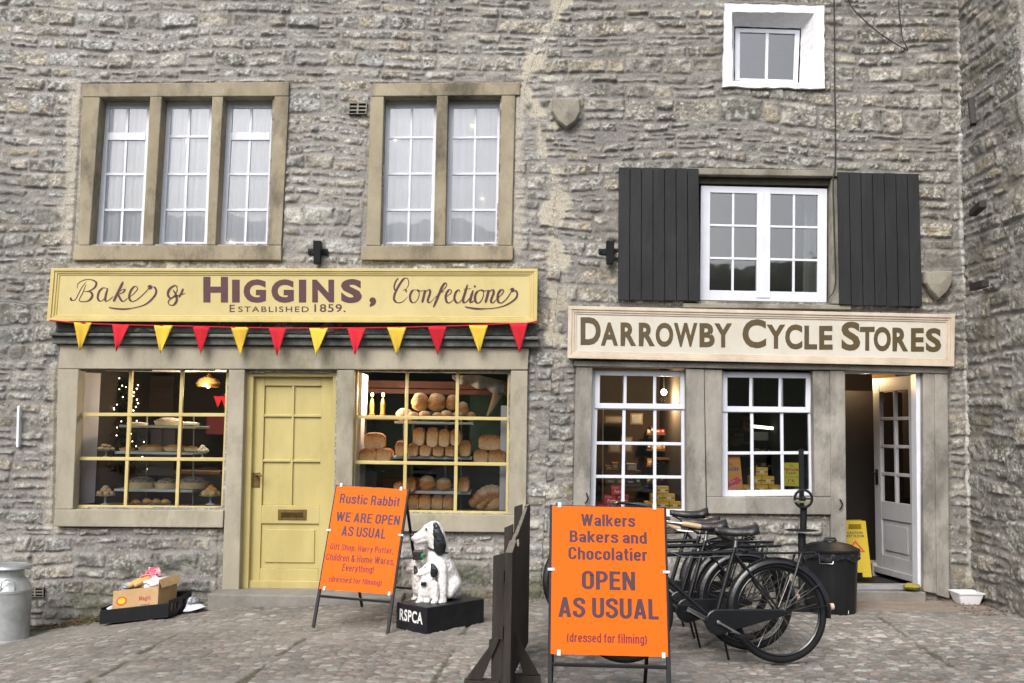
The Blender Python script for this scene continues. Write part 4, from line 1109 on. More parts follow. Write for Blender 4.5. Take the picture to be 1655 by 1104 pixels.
dar = signboard('shop_sign', 'cream signboard reading DARROWBY CYCLE STORES below the shutters', [(918.5, 494.5), (1543, 508.5), (1541.5, 592.5), (917, 579)], .12, (sign_cream, cream_trim), .10, .022, .15)
hoff = .12 - .014 + .0012
mb = MB()
zz6 = lambda x, y: onb(900 + x / 2.5076, 480 + y / 2.5076)
for ch, x0, x1, y0, y1 in (('D', 96, 178, 82, 195), ('A', 178, 248, 103, 198), ('R', 258, 322, 103, 199), ('R', 332, 398, 104, 200), ('O', 400, 472, 104, 203), ('W', 474, 570, 105, 203), ('B', 578, 640, 106, 204), ('Y', 638, 710, 107, 205), ('C', 752, 848, 90, 208), ('Y', 850, 926, 112, 210), ('C', 925, 995, 111, 213), ('L', 1003, 1055, 116, 213), ('E', 1063, 1118, 117, 214), ('S', 1153, 1230, 100, 218), ('T', 1228, 1288, 121, 218), ('O', 1284, 1354, 121, 221), ('R', 1360, 1424, 124, 221), ('E', 1435, 1488, 126, 222), ('S', 1495, 1558, 126, 224)):
    big = ch in 'DCS' and (y1 - y0) > 108
    put_text(mb, ch, zz6, x0, y0, x1, y1, bold=.036 if big else .04)
mb.build('lettering', letter_olive, dar)

# ------------------------------------------------------------------ bunting
bt = thing('bunting', 'string of red and yellow pennants hanging under the yellow signboard', 'bunting', tuple(U(470, 530, YW - .17)))
cl_y = M('yellow_cloth', (.72, .47, .045), .85, .08, 12, .15, 150)
cl_r = M('red_cloth', (.52, .006, .018), .85, .08, 12, .15, 150)
BO = YW - .165
tops = [(80, 518.5), (120, 522.5), (180, 525.5), (250, 527.2), (311, 528.5), (373, 530), (435, 531), (500, 531.5), (562, 531.2), (626, 530.5), (691, 529), (758, 527), (823, 524), (853, 523), (870, 519)]
mb = MB(); pts = catmull([tuple(U(a, b - 1, BO)) for a, b in tops], 5)
mb.tube(pts, .006, 6); o = mb.build('cord', cl_r, bt, smooth=True)
FL = [(120.4, 149.3, 522.5, 126.8, 567), (181.8, 210.3, 525.5, 191, 570), (249.8, 280.3, 527.2, 259.7, 572), (311, 340, 528.5, 323.5, 575), (373.5, 402.6, 530, 385.6, 576), (435, 464, 531, 448.8, 576.5), (500, 530, 531.5, 513, 576.5), (561.6, 591.6, 531.2, 575.7, 576), (626, 656.8, 530.5, 641, 575), (691.3, 722, 529, 707, 575), (757.8, 788.4, 527, 774.5, 572.5), (823, 853, 523.5, 840, 571.5)]
for i, (x0, x1, y0, tx, ty) in enumerate(FL):
    n = 8; vs = []; fs = []; tw = R.uniform(-.075, .06); ph = R.uniform(0, 6)
    for j in range(n + 1):
        v = j / n
        for k in range(n + 1):
            u = k / n
            px = (x0 + (x1 - x0) * u) * (1 - v) + tx * v; py = y0 + (ty - y0) * v - 1
            p = U(px, py, BO); p.y += (-.008 + tw * v + .010 * v * math.sin(ph + u * 4) + .006 * math.sin(7 * u + ph) * (1 - v))
            vs.append(p)
    for j in range(n):
        for k in range(n): fs.append((j * (n + 1) + k, j * (n + 1) + k + 1, (j + 1) * (n + 1) + k + 1, (j + 1) * (n + 1) + k))
    mb = MB(); mb.add(vs, fs); o = mb.build('pennant', cl_y if i % 2 == 0 else cl_r, bt, smooth=True)
    s = o.modifiers.new('thickness', 'SOLIDIFY'); s.thickness = .0015

# ------------------------------------------------------------------ things fixed to the wall
def bracket(px, py, label):
    c = U(px, py, YW - .03); t = thing('wall_bracket', label, 'bracket', tuple(c))
    mb = MB(); mb.box(c.x - .10, c.x + .085, c.y - .005, c.y + .03, c.z - .025, c.z + .028); mb.build('strap', dark_iron, t, bevel=.006)
    mb = MB(); mb.hexa([(c.x - .035, c.y - .10, c.z + .085), (c.x + .035, c.y - .10, c.z + .085), (c.x + .03, c.y - .07, c.z - .12), (c.x - .03, c.y - .07, c.z - .12), (c.x - .035, c.y - .0055, c.z + .085), (c.x + .035, c.y - .0055, c.z + .085), (c.x + .03, c.y - .0055, c.z - .12), (c.x - .03, c.y - .0055, c.z - .12)]); mb.build('socket', dark_iron, t, bevel=.005)
    for s in (-.078, .065):
        mb = MB(); mb.ell((c.x + s, c.y - .006, c.z), .012, .010, .012); mb.build('bolt', dark_iron, t, smooth=True)
bracket(515, 407, 'black iron bracket between the two mullioned windows, above the yellow signboard')
bracket(985, 407, 'black iron bracket beside the left-hand shutter')
cable_m = M('black_cable', (.012, .012, .012), .6, .2, 20, 0, 1)
def cable(name, label, pts, off, r=.006, mat=None):
    mb = MB(); P = catmull([tuple(U(a, b, YW - off) + Vector((R.uniform(-.006, .006), 0, 0))) for a, b in pts], 5); mb.tube(P, r, 6)
    mb.build(name, mat or cable_m, smooth=True, label=label, cat='cable')
cable('cable', 'long black cable running down past the right-hand shutter to the casement sill', [(1347, -8), (1348, 60), (1349, 130), (1350, 200), (1351, 268), (1346, 292), (1347, 340), (1348, 400), (1350, 450), (1347, 472), (1338, 482)], .062, .0065)
cable('cable', 'loose black wire drooping diagonally at the top right', [(1369, -5), (1378, 12), (1398, 34), (1424, 55), (1450, 72), (1468, 82)], .055, .005)
cable('cable', 'short black wire hanging straight down beside the top right wall corner', [(1452, -6), (1454, 20), (1457, 45), (1459, 62), (1467, 81)], .058, .005)
cable('cable', 'thin grey wire clipped across the wall left of the yellow signboard', [(-8, 486), (20, 488), (45, 491), (76, 490)], .05, .005, M('grey_cable', (.12, .12, .12), .6, .2, 20, 0, 1))
cable('cable', 'thin wire entering the white trunking on the left wall', [(-8, 674), (10, 674.5), (28, 674.5)], .05, .004, M('grey_cable', (.12, .12, .12)))
mb = MB(); mb.pbox([(27.5, 657), (31.5, 657), (29.5, 723), (25.5, 723)], .062, .0); mb.build('cable_trunking', M('white_plastic', (.72, .74, .76), .4, .04, 6, 0, 1), label='short white plastic trunking strip on the left wall', cat='trunking', bevel=.003)
for a, b in ((948, 805), (1358, 815)):
    c = U(a, b, YW - .045)
    mb = MB(); mb.tube([c + Vector((.0, 0, .04)), c + Vector((0, -.02, .035)), c + Vector((.012, -.03, .0)), c + Vector((0, -.02, -.03)), c + Vector((-.015, -.028, -.045))], .007, 6)
    mb.build('wall_hook', dark_iron, smooth=True, cat='hook', label='small iron hook on the stone jamb left of the red-box window' if a < 1000 else 'small iron hook on the stone jamb left of the open door')
# ------------------------------------------------------------------ what stands in the shop windows
ORD = ['leftmost', 'second from the left', 'third from the left', 'fourth from the left', 'fifth from the left', 'sixth from the left', 'seventh from the left']
def M_bake(name, side, top, dark, lo=.35, hi=.8, scale=9):
    """crust that browns towards the top of the bake"""
    m = bpy.data.materials.new(name); m.use_nodes = True; t = m.node_tree; b = t.nodes['Principled BSDF']
    tc = t.nodes.new('ShaderNodeTexCoord'); sp = t.nodes.new('ShaderNodeSeparateXYZ'); t.links.new(tc.outputs['Generated'], sp.inputs[0])
    n = t.nodes.new('ShaderNodeTexNoise'); n.inputs['Scale'].default_value = scale; n.inputs['Detail'].default_value = 5; t.links.new(tc.outputs['Object'], n.inputs['Vector'])
    oi = t.nodes.new('ShaderNodeObjectInfo')
    a = t.nodes.new('ShaderNodeMath'); a.operation = 'MULTIPLY_ADD'; a.inputs[1].default_value = .85; t.links.new(n.outputs['Fac'], a.inputs[0]); t.links.new(sp.outputs['Z'], a.inputs[2])
    a2 = t.nodes.new('ShaderNodeMath'); a2.operation = 'MULTIPLY_ADD'; a2.inputs[1].default_value = .22; t.links.new(oi.outputs['Random'], a2.inputs[0]); t.links.new(a.outputs[0], a2.inputs[2])
    r = _ramp(t, [side, side, top, dark], [0, lo, hi, 1.0]); t.links.new(a2.outputs[0], r.inputs['Fac'])
    mm = t.nodes.new('ShaderNodeMath'); mm.operation = 'MULTIPLY'; mm.inputs[1].default_value = .72; t.links.new(a2.outputs[0], mm.inputs[0]); t.links.new(mm.outputs[0], r.inputs['Fac'])
    t.links.new(r.outputs['Color'], b.inputs['Base Color']); b.inputs['Roughness'].default_value = .62
    bp = t.nodes.new('ShaderNodeBump'); bp.inputs['Strength'].default_value = .4; bp.inputs['Distance'].default_value = .01
    n2 = t.nodes.new('ShaderNodeTexNoise'); n2.inputs['Scale'].default_value = 70; t.links.new(tc.outputs['Object'], n2.inputs['Vector']); t.links.new(n2.outputs['Fac'], bp.inputs['Height']); t.links.new(bp.outputs[0], b.inputs['Normal'])
    return m
crust = M_bake('bread_crust', (.78, .56, .33), (.58, .29, .095), (.25, .085, .02), .44, .80)
crust_dk = M_bake('cob_crust', (.60, .36, .16), (.40, .16, .045), (.62, .48, .33), .35, .75, 14)
pastry = M_bake('pastry_crust', (.72, .52, .25), (.60, .34, .10), (.36, .15, .04))
pale_past = M('pale_pastry', (.66, .50, .26), .7, .15, 14, .2, 60, c2=(.74, .60, .36))
filling = M('orange_filling', (.45, .19, .04), .4, .25, 18, .2, 60, c2=(.58, .30, .08))
choc = M('dark_crumb_topping', (.12, .08, .07), .7, .5, 60, .4, 90, c2=(.46, .40, .38), c2lo=.45, c2hi=.62)
cream_m = M('cream_icing', (.75, .66, .50), .6, .15, 30, .3, 60, c2=(.80, .74, .62))
shelf_m = M('grey_shelf_edge', (.50, .54, .58), .35, .08, 5, 0, 1)
glass_sh = M('shelf_upright', (.42, .46, .48), .25, .1, 5, 0, 1, metal=.6)
stand_glass = M('stand_glass', (.55, .60, .62), .12, .05, 5, 0, 1, spec=.8)

def P_(px, py, Y): return U(px, py, Y)
def pxm(px, Y): return px * Y / FPX
def loaf_mesh(w, h, l, seed, muffin=.06):
    """tin loaf, end face to the front: straight sides, domed overhanging top"""
    rr = random.Random(seed); mb = MB(); prof = []
    n = 22
    for i in range(n):
        a = 2 * math.pi * i / n; c, s = math.cos(a), math.sin(a)
        e = .45
        x = math.copysign(abs(c) ** (e if s < 0 else .62), c) * w / 2; z = math.copysign(abs(s) ** (e if s < 0 else .8), s)
        z = z * h * (.45 if s < 0 else .55) + h * .45
        if z > h * .45: x *= 1 + muffin * math.sin(min(1, (z / h - .45) / .3) * math.pi * .5) * (1 if z < .8 * h else .9)
        prof.append((x * (1 + rr.uniform(-.035, .035)), z))
    ys = [(-.5, .80), (-.485, .90), (-.45, .965), (-.3, 1.0), (0, 1.02), (.3, 1.0), (.45, .965), (.5, .85)]
    N = len(ys)
    for y, k in ys: mb.v += [(x * k, y * l, z * (.5 + .5 * k) + (rr.uniform(-.01, .01) * h if z > h * .6 else 0)) for x, z in prof]
    for j in range(N - 1):
        for i in range(n): mb.f.append((j * n + i, j * n + (i + 1) % n, (j + 1) * n + (i + 1) % n, (j + 1) * n + i)); mb.m.append(0)
    mb.f.append(tuple(range(n))[::-1]); mb.f.append(tuple((N - 1) * n + i for i in range(n))); mb.m += [0, 0]
    return mb
def cob_mesh(r, h, seed):
    rr = random.Random(seed); mb = MB(); n, m = 22, 12; vs = []
    for i in range(m + 1):
        ph = math.pi * i / m
        for k in range(n):
            a = 2 * math.pi * k / n
            sc = 1 + .05 * math.sin(3 * a + seed) * math.sin(ph) + .085 * math.sin(8 * math.cos(ph) + 3 * a + seed) * math.sin(ph)
            z = -math.cos(ph); z = z * (.72 if z < 0 else 1)
            vs.append((r * math.sin(ph) ** .8 * math.cos(a) * sc, r * .95 * math.sin(ph) ** .8 * math.sin(a) * sc, (z + .72) / 1.72 * h))
    fs = [(i * n + k, i * n + (k + 1) % n, (i + 1) * n + (k + 1) % n, (i + 1) * n + k) for i in range(m) for k in range(n)]
    return mb.add(vs, fs)
tin = [loaf_mesh(1, 1, 1.5, s) for s in (1, 2, 3)]
brick = [loaf_mesh(1, 1, .75, s, .03) for s in (4, 5)]
cob = [cob_mesh(.5, 1, s) for s in (6, 7, 8)]
_proto = {}
def put(protos, mat, base, w, h, d, label, cat, group, name, rz=0.0, tilt=0.0):
    k = (id(protos), R.randrange(len(protos)))
    if k not in _proto:
        o = protos[k[1]].build(name, mat, smooth=True, origin=(0, 0, 0)); _proto[k] = o
    else:
        o = _proto[k].copy(); o.name = name; COL.objects.link(o)
    o.location = base; o.scale = (w, d, h); o.rotation_euler = (tilt, 0, rz)
    _meta(o, label, cat, group)
    OFF[o.name] = Vector(base)
    return o
def shelf(q, Y, depth, th=None, name='shelf', label='', mat=None):
    a = P_(q[0], q[1], Y); b = P_(q[2], q[3], Y); mb = MB()
    mb.box(a.x, b.x, Y, Y + depth, b.z, a.z)
    return mb.build(name, mat or shelf_m, label=label, cat='shelf', bevel=.003)
# --- right-hand bakery window: bread (zoomed survey coordinates)
Z3 = lambda x, y: (550 + x / 4.0875, 580 + y / 4.0875)
def bread(cx, bot, w, h, Y, protos, mat, label, group, depth=.24, rz=0, name='bread_loaf', cat='bread loaf', tilt=0):
    p = P_(*Z3(cx, bot), Y); ww = pxm(w / 4.0875, Y); hh = pxm(h / 4.0875, Y)
    return put(protos, mat, p, ww, hh, depth, label, cat, group, name, rz, tilt)
YB = 9.20
ds = thing('display_stand', 'three-tier grey stand of bread in the right bakery window', 'display stand', tuple(P_(*Z3(610, 990), YB + .1)))
for q in ((358, 412, 876, 436), (346, 641, 868, 667), (420, 870, 860, 897)):
    a = P_(*Z3(q[0], q[1]), YB - .06); b = P_(*Z3(q[2], q[3]), YB - .06)
    mb = MB(); mb.box(a.x, b.x, YB - .06, YB + .34, b.z, a.z); mb.build('shelf', shelf_m, ds, bevel=.003)
for x in (420, 800):
    a = P_(*Z3(x, 380), YB + .3); b = P_(*Z3(x - 5, 1010), YB + .3); mb = MB(); mb.tube([a, b], .008, 8); mb.build('upright', glass_sh, ds)
gl_ = 'loaves on the bread stand'
def zt(y, Y): return P_(*Z3(600, y), Y).z
TS = 'top shelf of the bread stand'
for i, (x, y, w, h, dY) in enumerate([(420, 396, 110, 88, .10), (478, 392, 80, 60, -.02), (555, 388, 80, 62, -.02), (640, 386, 70, 50, -.02), (700, 392, 85, 70, -.02), (775, 392, 80, 62, 0), (860, 398, 70, 66, .08)]):
    bread(x, y + 18, w, h, YB + .03 + dY, cob, crust_dk, 'small crusty roll on the %s, %s' % (TS, ORD[i]), gl_, pxm(w / 4.0875, YB), name='bread_roll', cat='bread roll')
for i, (x, y, w, h) in enumerate([(525, 345, 112, 122), (635, 345, 122, 118), (742, 340, 92, 104), (806, 378, 80, 96)]):
    bread(x, y, w, h, YB + .10, cob, crust_dk, 'large floury cob heaped on the %s, %s' % (TS, ORD[i]), gl_, pxm(w / 4.0875, YB), name='bread_cob', cat='bread cob')
MS = 'middle shelf of the bread stand'
for i, (x, w, h) in enumerate([(402, 66, 100), (486, 72, 84), (567, 76, 72), (652, 76, 68), (732, 74, 66), (826, 78, 104)]):
    bread(x, 642, w, h, YB + .01, tin, crust, 'tin loaf, lower row, %s, %s' % (MS, ORD[i]), gl_, .16)
for i, (x, y, w, h) in enumerate([(524, 572, 76, 118), (612, 582, 78, 128), (690, 580, 74, 116), (766, 572, 74, 108)]):
    bread(x, y, w, h, YB + .04, tin, crust, 'tall tin loaf, upper row, %s, %s' % (MS, ORD[i]), gl_, .16)
BS = 'bottom shelf of the bread stand'
for i, (x, w, h) in enumerate([(395, 70, 60), (468, 72, 90), (572, 112, 100), (682, 104, 84), (818, 74, 92)]):
    bread(x, 872, w, h, YB + .01, cob if i in (2, 3) else tin, crust, 'round golden loaf on the %s, %s' % (BS, ORD[i]), gl_, .16 if i not in (2, 3) else pxm(w / 4.09, YB))
for i, (x, w, h) in enumerate([(408, 74, 86), (486, 74, 92), (562, 78, 94), (641, 76, 92), (716, 74, 90)]):
    bread(x, 992, w, h, YB - .08, brick, crust, 'squat tin loaf on the window bottom below the bread stand, %s' % ORD[i], gl_, .22)
# side stacks on glass shelves
for x0, x1, w in ((118, 372, 'left'), (872, 1112, 'right')):
    y = 682 if w == 'left' else 692
    shelf((*Z3(x0, y), *Z3(x1, y + 12)), 9.12, .30, label='short grey shelf at the %s side of the bread window, carrying three loaves' % w)
    L = [(190, 682, 116, 92), (295, 682, 100, 92), (229, 592, 142, 104)] if w == 'left' else [(929, 692, 96, 92), (1036, 692, 118, 90), (986, 602, 148, 100)]
    for i, (x, y, ww, hh) in enumerate(L):
        bread(x, y, ww, hh, 9.20, brick if i == 2 else tin, crust, '%s of three loaves stacked at the %s side of the bread window' % (('lower left', 'lower right', 'topmost')[i], w), 'side stacks of loaves', .15)
# plaited harvest loaf behind the lower right pane
hl = thing('harvest_loaf', 'large plaited golden loaf lying at the lower right of the bread window', 'bread loaf', tuple(P_(*Z3(970, 985), 9.3)))
mb = MB()
for i in range(8):
    t = i / 7; p = P_(*Z3(885 + 165 * t, 960 - 70 * math.sin(t * 2.0) - 14), 9.25 + .1 * t)
    mb.ell(p, .058, .075, .05 + .022 * math.sin(t * 3), 14, 8, rot=Matrix.Rotation(-.6 + .5 * t, 3, 'Y'))
    mb.ell(p + Vector((.045, .02, -.03)), .055, .07, .045, 14, 8, rot=Matrix.Rotation(.5, 3, 'Y'))
mb.build('plait', crust_dk, hl, smooth=True)
mb = MB(); p = P_(*Z3(990, 940), 9.36); mb.ell(p, .15, .10, .095, 20, 10); mb.build('crumb', crust, hl, smooth=True)
# horn-shaped wheat bread hanging at upper right, lace cloth, lanterns
mb = MB(); mb.tube(catmull([tuple(P_(*Z3(970, 378), 9.3)), tuple(P_(*Z3(1000, 320), 9.3)), tuple(P_(*Z3(1030, 255), 9.3)), tuple(P_(*Z3(1050, 205), 9.3))], 5), [.008 + .0034 * i for i in range(16)], 14)
mb.build('bread_horn', M('pale_horn_crust', (.42, .29, .18), .7, .2, 14, .3, 60), smooth=True, label='pale horn-shaped loaf hung in the upper right of the bread window', cat='bread loaf')
mb = MB(); n = 24; vs = []
for i in range(n + 1):
    t = i / n; x = 740 + 350 * t; yt = 108 + 80 * max(0, t - .5); yb = 128 + 95 * t + 26 * abs(math.sin(t * 3.2 * math.pi)); vs += [P_(*Z3(x, yt), 9.22 + .02 * math.sin(t * 20)), P_(*Z3(x, yb), 9.22 + .02 * math.sin(t * 20 + .5))]
mb.add(vs, [(2 * i, 2 * i + 2, 2 * i + 3, 2 * i + 1) for i in range(n)]); o = mb.build('lace_cloth', M('grey_lace', (.40, .39, .40), .9, .1, 30, .2, 90), smooth=True, label='scalloped white cloth draped across the top right of the bread window', cat='cloth')
o.modifiers.new('thickness', 'SOLIDIFY').thickness = .002
bulb_w = M_emit('warm_bulb', (1, .62, .26), 14.0)
bulb_s = M_emit('fairy_light', (1, .72, .42), 9.0)
gold = M('gilt_metal', (.32, .17, .045), .3, .3, 14, .1, 50, metal=.85)
for i, x in enumerate((208, 279)):
    b = P_(*Z3(x, 376), 9.42); t = thing('table_lantern', '%s of two small gilt lanterns at the upper left of the bread window' % ('left' if i == 0 else 'right'), 'lantern', tuple(b), 'gilt lanterns')
    mb = MB(); mb.lathe([(.028, 0), (.03, .02), (.022, .03), (.024, .11), (.016, .15), (.006, .17)], b, 14); mb.build('body', gold, t, smooth=True)
    mb = MB(); mb.ell(b + Vector((0, -.005, .20)), .013, .013, .02); mb.build('bulb', bulb_w, t, smooth=True)
    l = bpy.data.lights.new('lamp_light', 'POINT'); l.energy = 8.0; l.color = (1, .74, .48); l.shadow_soft_size = .05
    o = bpy.data.objects.new('lamp_light', l); COL.objects.link(o); o.location = b + Vector((.03, -.10, .20))
shelf((*Z3(112, 380), *Z3(372, 404)), 9.34, .22, label='wooden shelf carrying two gilt lanterns at the upper left of the bread window', mat=M('shelf_wood', (.24, .12, .045), .5, .2, 8, .1, 40))
mb = MB(); a = P_(*Z3(120, 140), 10.2); b = P_(*Z3(1120, 205), 10.2); mb.box(a.x, b.x, 10.2, 10.24, b.z, a.z)
mb.box(a.x, b.x, 10.16, 10.2, b.z - .06, b.z - .01); mb.build('pelmet', M('red_brown_board', (.14, .045, .03), .6, .3, 4, .1, 40), label='red-brown board across the back of the bread window', cat='board', bevel=.003)
mb = MB(); a = P_(*Z3(1062, 310), 9.2); b = P_(*Z3(1112, 1000), 9.2); mb.box(a.x, b.x + .02, 9.13, 9.6, b.z, a.z); mb.build('side_panel', M('pale_grey_board', (.62, .62, .68), .7, .08, 4, 0, 1), label='pale grey side board at the right of the bread window', cat='board', bevel=.003)
mb = MB(); a = P_(*Z3(120, 100), 9.3); b = P_(*Z3(142, 860), 9.3); mb.box(a.x - .03, b.x, 9.13, 9.5, b.z, a.z); mb.build('side_panel', M('pale_grey_board', (.3, .3, .3)), label='narrow pale side board at the left of the bread window', cat='board', bevel=.003)
mb = MB(); a = P_(568, 831, 9.06); b = P_(826, 834, 9.06); mb.box(a.x, b.x, YW + .10, 9.9, a.z - .05, a.z - .006); mb.build('window_bottom', M('pale_window_board', (.34, .33, .30), .6, .1, 4, 0, 1), bakery)
mb = MB()
for k, (x, y, c) in enumerate(((480, 470, 0), (490, 560, 0), (860, 300, 0))):
    a = P_(*Z3(x, y), 10.6); mb.box(a.x, a.x + .35, 10.5, 10.56, a.z - .5, a.z + .2)
mb.build('back_fitting', M('bottle_green', (.02, .06, .05), .6, .3, 4, 0, 1), bakery)

# --- left-hand bakery window: tarts and pastries
Z1 = lambda x, y: (90 + x / 4.09, 580 + y / 4.09)
YL = 9.25
def flat(q, Y, D, th=0.0):
    a = P_(*Z1(q[0], q[1]), Y); b = P_(*Z1(q[2], q[3]), Y); return a, b
ts = thing('display_stand', 'three-tier grey stand of tarts in the left bakery window', 'display stand', tuple(P_(*Z1(650, 985), YL)))
SH = [(420, 436, 925, 462), (388, 611, 905, 636), (385, 858, 905, 884)]
for q in SH:
    a, b = flat(q, YL - .1, .4); mb = MB(); mb.box(a.x, b.x, YL - .1, YL + .34, b.z, a.z); mb.build('shelf', shelf_m, ts, bevel=.003)
for x in (604, 914):
    mb = MB(); mb.tube([P_(*Z1(x, 380), YL + .02 if x > 700 else YL + .3), P_(*Z1(x - 8, 985), YL + .02 if x > 700 else YL + .3)], .007, 8); mb.build('upright', glass_sh, ts)
def tart(cx, bot, w, h, Y, dep, label, fill, crown=.25):
    p = P_(*Z1(cx, bot), Y); W = pxm(w / 4.09, Y) / 2; H = pxm(h / 4.09, Y); D = dep / 2
    t = thing('tart', label, 'tart', tuple(p + Vector((0, D, 0))), 'tarts on the tart stand'); c = p + Vector((0, D, 0))
    mb = MB(); N = 28
    prof = [(.90, 0), (.98, H * .55), (1.0, H * .62), (.94, H * .62), (.92, H * .5), (0.0, H * .5)]
    vs = []; n = 28
    for r_, z in prof:
        for k in range(n):
            a = 2 * math.pi * k / n; cr = 1 + (.025 * math.cos(k * math.pi) if r_ > .95 else 0)
            vs.append((c.x + r_ * cr * W * math.cos(a), c.y + r_ * cr * D * math.sin(a), c.z + z))
    mb.add(vs, [(i * n + k, i * n + (k + 1) % n, (i + 1) * n + (k + 1) % n, (i + 1) * n + k) for i in range(len(prof) - 1) for k in range(n)] + [tuple(range(n))[::-1]])
    mb.build('crust', pale_past, t, smooth=True)
    mb = MB(); mb.ell(c + Vector((0, 0, H * .5)), W * .91, D * .91, H * .5 * crown / .25, 24, 8, jit=.03, seed=int(cx)); mb.build('filling', fill, t, smooth=True)
tart(512, 438, 140, 22, YL - .04, .20, 'flat pale tart at the left end of the top shelf of the tart stand', cream_m, .2)
tart(712, 438, 190, 46, YL - .06, .30, 'long dark-topped flan in the middle of the top shelf of the tart stand', choc, .32)
tart(868, 438, 120, 24, YL - .05, .18, 'flat pale tart at the right end of the top shelf of the tart stand', cream_m, .2)
tart(442, 612, 90, 30, YL - .05, .22, 'small orange tart at the left end of the middle shelf of the tart stand', filling)
tart(596, 612, 178, 44, YL - .08, .34, 'large golden tart left of centre on the middle shelf of the tart stand', filling)
tart(752, 612, 150, 44, YL - .08, .34, 'large golden tart right of centre on the middle shelf of the tart stand', filling)
tart(874, 612, 92, 36, YL - .05, .22, 'small orange tart at the right end of the middle shelf of the tart stand', filling)
tart(525, 860, 190, 66, YL - .08, .32, 'big crumb-topped tart at the left of the bottom shelf of the tart stand', choc, .34)
tart(695, 860, 150, 58, YL - .08, .30, 'big sugared tart in the middle of the bottom shelf of the tart stand', choc, .32)
tart(868, 860, 200, 64, YL - .08, .32, 'big crumb-topped tart at the right of the bottom shelf of the tart stand', choc, .34)
def cake_stand(cx, bot, w, h, Y, label, kinds, mat, seed):
    p = P_(*Z1(cx, bot), Y); W = pxm(w / 4.09, Y) / 2; H = pxm(h / 4.09, Y)
    t = thing('cake_stand', label, 'cake stand', tuple(p), 'glass cake stands')
    mb = MB(); mb.lathe([(W * .45, 0), (W * .40, .008), (W * .10, .02), (W * .08, H * .40), (W * .3, H * .45), (W * .92, H * .47), (W * .95, H * .50), (W * .2, H * .49), (0, H * .49)], p, 24); mb.build('stand', stand_glass, t, smooth=True)
    rr = random.Random(seed); spots = [(a * math.pi * 2 / 6, .58, 0) for a in range(6)] + [(a * 2.1, .25, .26) for a in range(3)] + [(0, .0, .46)]
    mb = MB()
    for a, r_, z in spots[:9 if kinds == 'flat' else 10]:
        s = W * rr.uniform(.27, .36); mb.ell(p + Vector((math.cos(a) * r_ * W, math.sin(a) * r_ * W, H * .49 + z * W * 1.1 + s * .6)), s, s, s * (.5 if kinds == 'flat' else .75), 12, 7, jit=.10, seed=rr.randrange(999))
    mb.build('pastries', mat, t, smooth=True)
cake_stand(332, 655, 130, 100, YL - .1, 'glass cake stand of flat pale pastries at the left of the tart window', 'flat', pale_past, 1)
cake_stand(968, 660, 92, 92, YL - .1, 'glass cake stand of white coconut buns right of the tart stand', 'round', cream_m, 2)
cake_stand(325, 965, 135, 128, YL - .12, 'glass cake stand of mixed pastries at the lower left of the tart window', 'round', M('mixed_pastry', (.62, .35, .12), .6, .3, 12, .2, 60, c2=(.75, .62, .45)), 3)
cake_stand(1022, 965, 155, 125, YL - .1, 'glass cake stand of brown buns at the lower right of the tart window', 'round', pastry, 4)
shelf((*Z1(262, 652), *Z1(398, 660)), 9.12, .26, label='thin glass-edged shelf at the left of the tart window under a cake stand', mat=stand_glass)
shelf((*Z1(905, 656), *Z1(1118, 666)), 9.12, .26, label='thin glass-edged shelf at the right of the tart window under a cake stand', mat=stand_glass)
for i, (x, w) in enumerate([(532, 66), (608, 70), (672, 68), (730, 62)]):
    p = P_(*Z1(x, 964 if i else 968), YL - .14); t = 1
    mb = MB(); s = pxm(w / 4.09, YL) / 2
    mb.tube([p + Vector((s * (k / 4 - 1) * .95, -.03 * math.sin(k * math.pi / 8), s * .42 + s * .30 * math.sin(k * math.pi / 8))) for k in range(9)], [s * (.12 + .40 * math.sin(k * math.pi / 8)) * (1 + .08 * (k % 2)) for k in range(9)], 12)
    mb.build('croissant', pastry, smooth=True, label='golden croissant on the bottom of the tart window, %s' % ORD[i], cat='croissant', group='croissants')
mb = MB(); a, b = flat((180, 90, 300, 970), 9.2, 0); mb.hexa([P_(*Z1(178, 90), 9.12), P_(*Z1(300, 95), 9.24), P_(*Z1(258, 950), 9.24), P_(*Z1(140, 965), 9.12)] + [q + Vector((-.03, .01, 0)) for q in (P_(*Z1(178, 90), 9.12), P_(*Z1(300, 95), 9.24), P_(*Z1(258, 950), 9.24), P_(*Z1(140, 965), 9.12))])
mb.build('side_panel', M('lilac_grey_board', (.72, .68, .74), .7, .06, 3, 0, 1), label='pale lilac-grey side board at the left of the tart window', cat='board', bevel=.003)
mb = MB(); a = P_(116, 823, 9.06); b = P_(362, 825, 9.06); mb.box(a.x, b.x, YW + .10, 9.95, a.z - .05, a.z - .004); mb.build('window_bottom', M('pale_window_board', (.34, .33, .30)), bakery)
for q in ((118, 594, 372, 9.0), (566, 595, 828, 9.0)):  # pale boards added over the window displays to bounce light onto the goods
    a, b = P_(q[0], q[1], 9.1), P_(q[2], q[1], 9.1); mb = MB(); mb.box(a.x, b.x, YW + .105, 9.85, a.z + .012, a.z + .03); mb.build('bounce_board', M('white_bounce_board', (.72, .71, .69), .7, .05, 4, 0, 1), bakery)
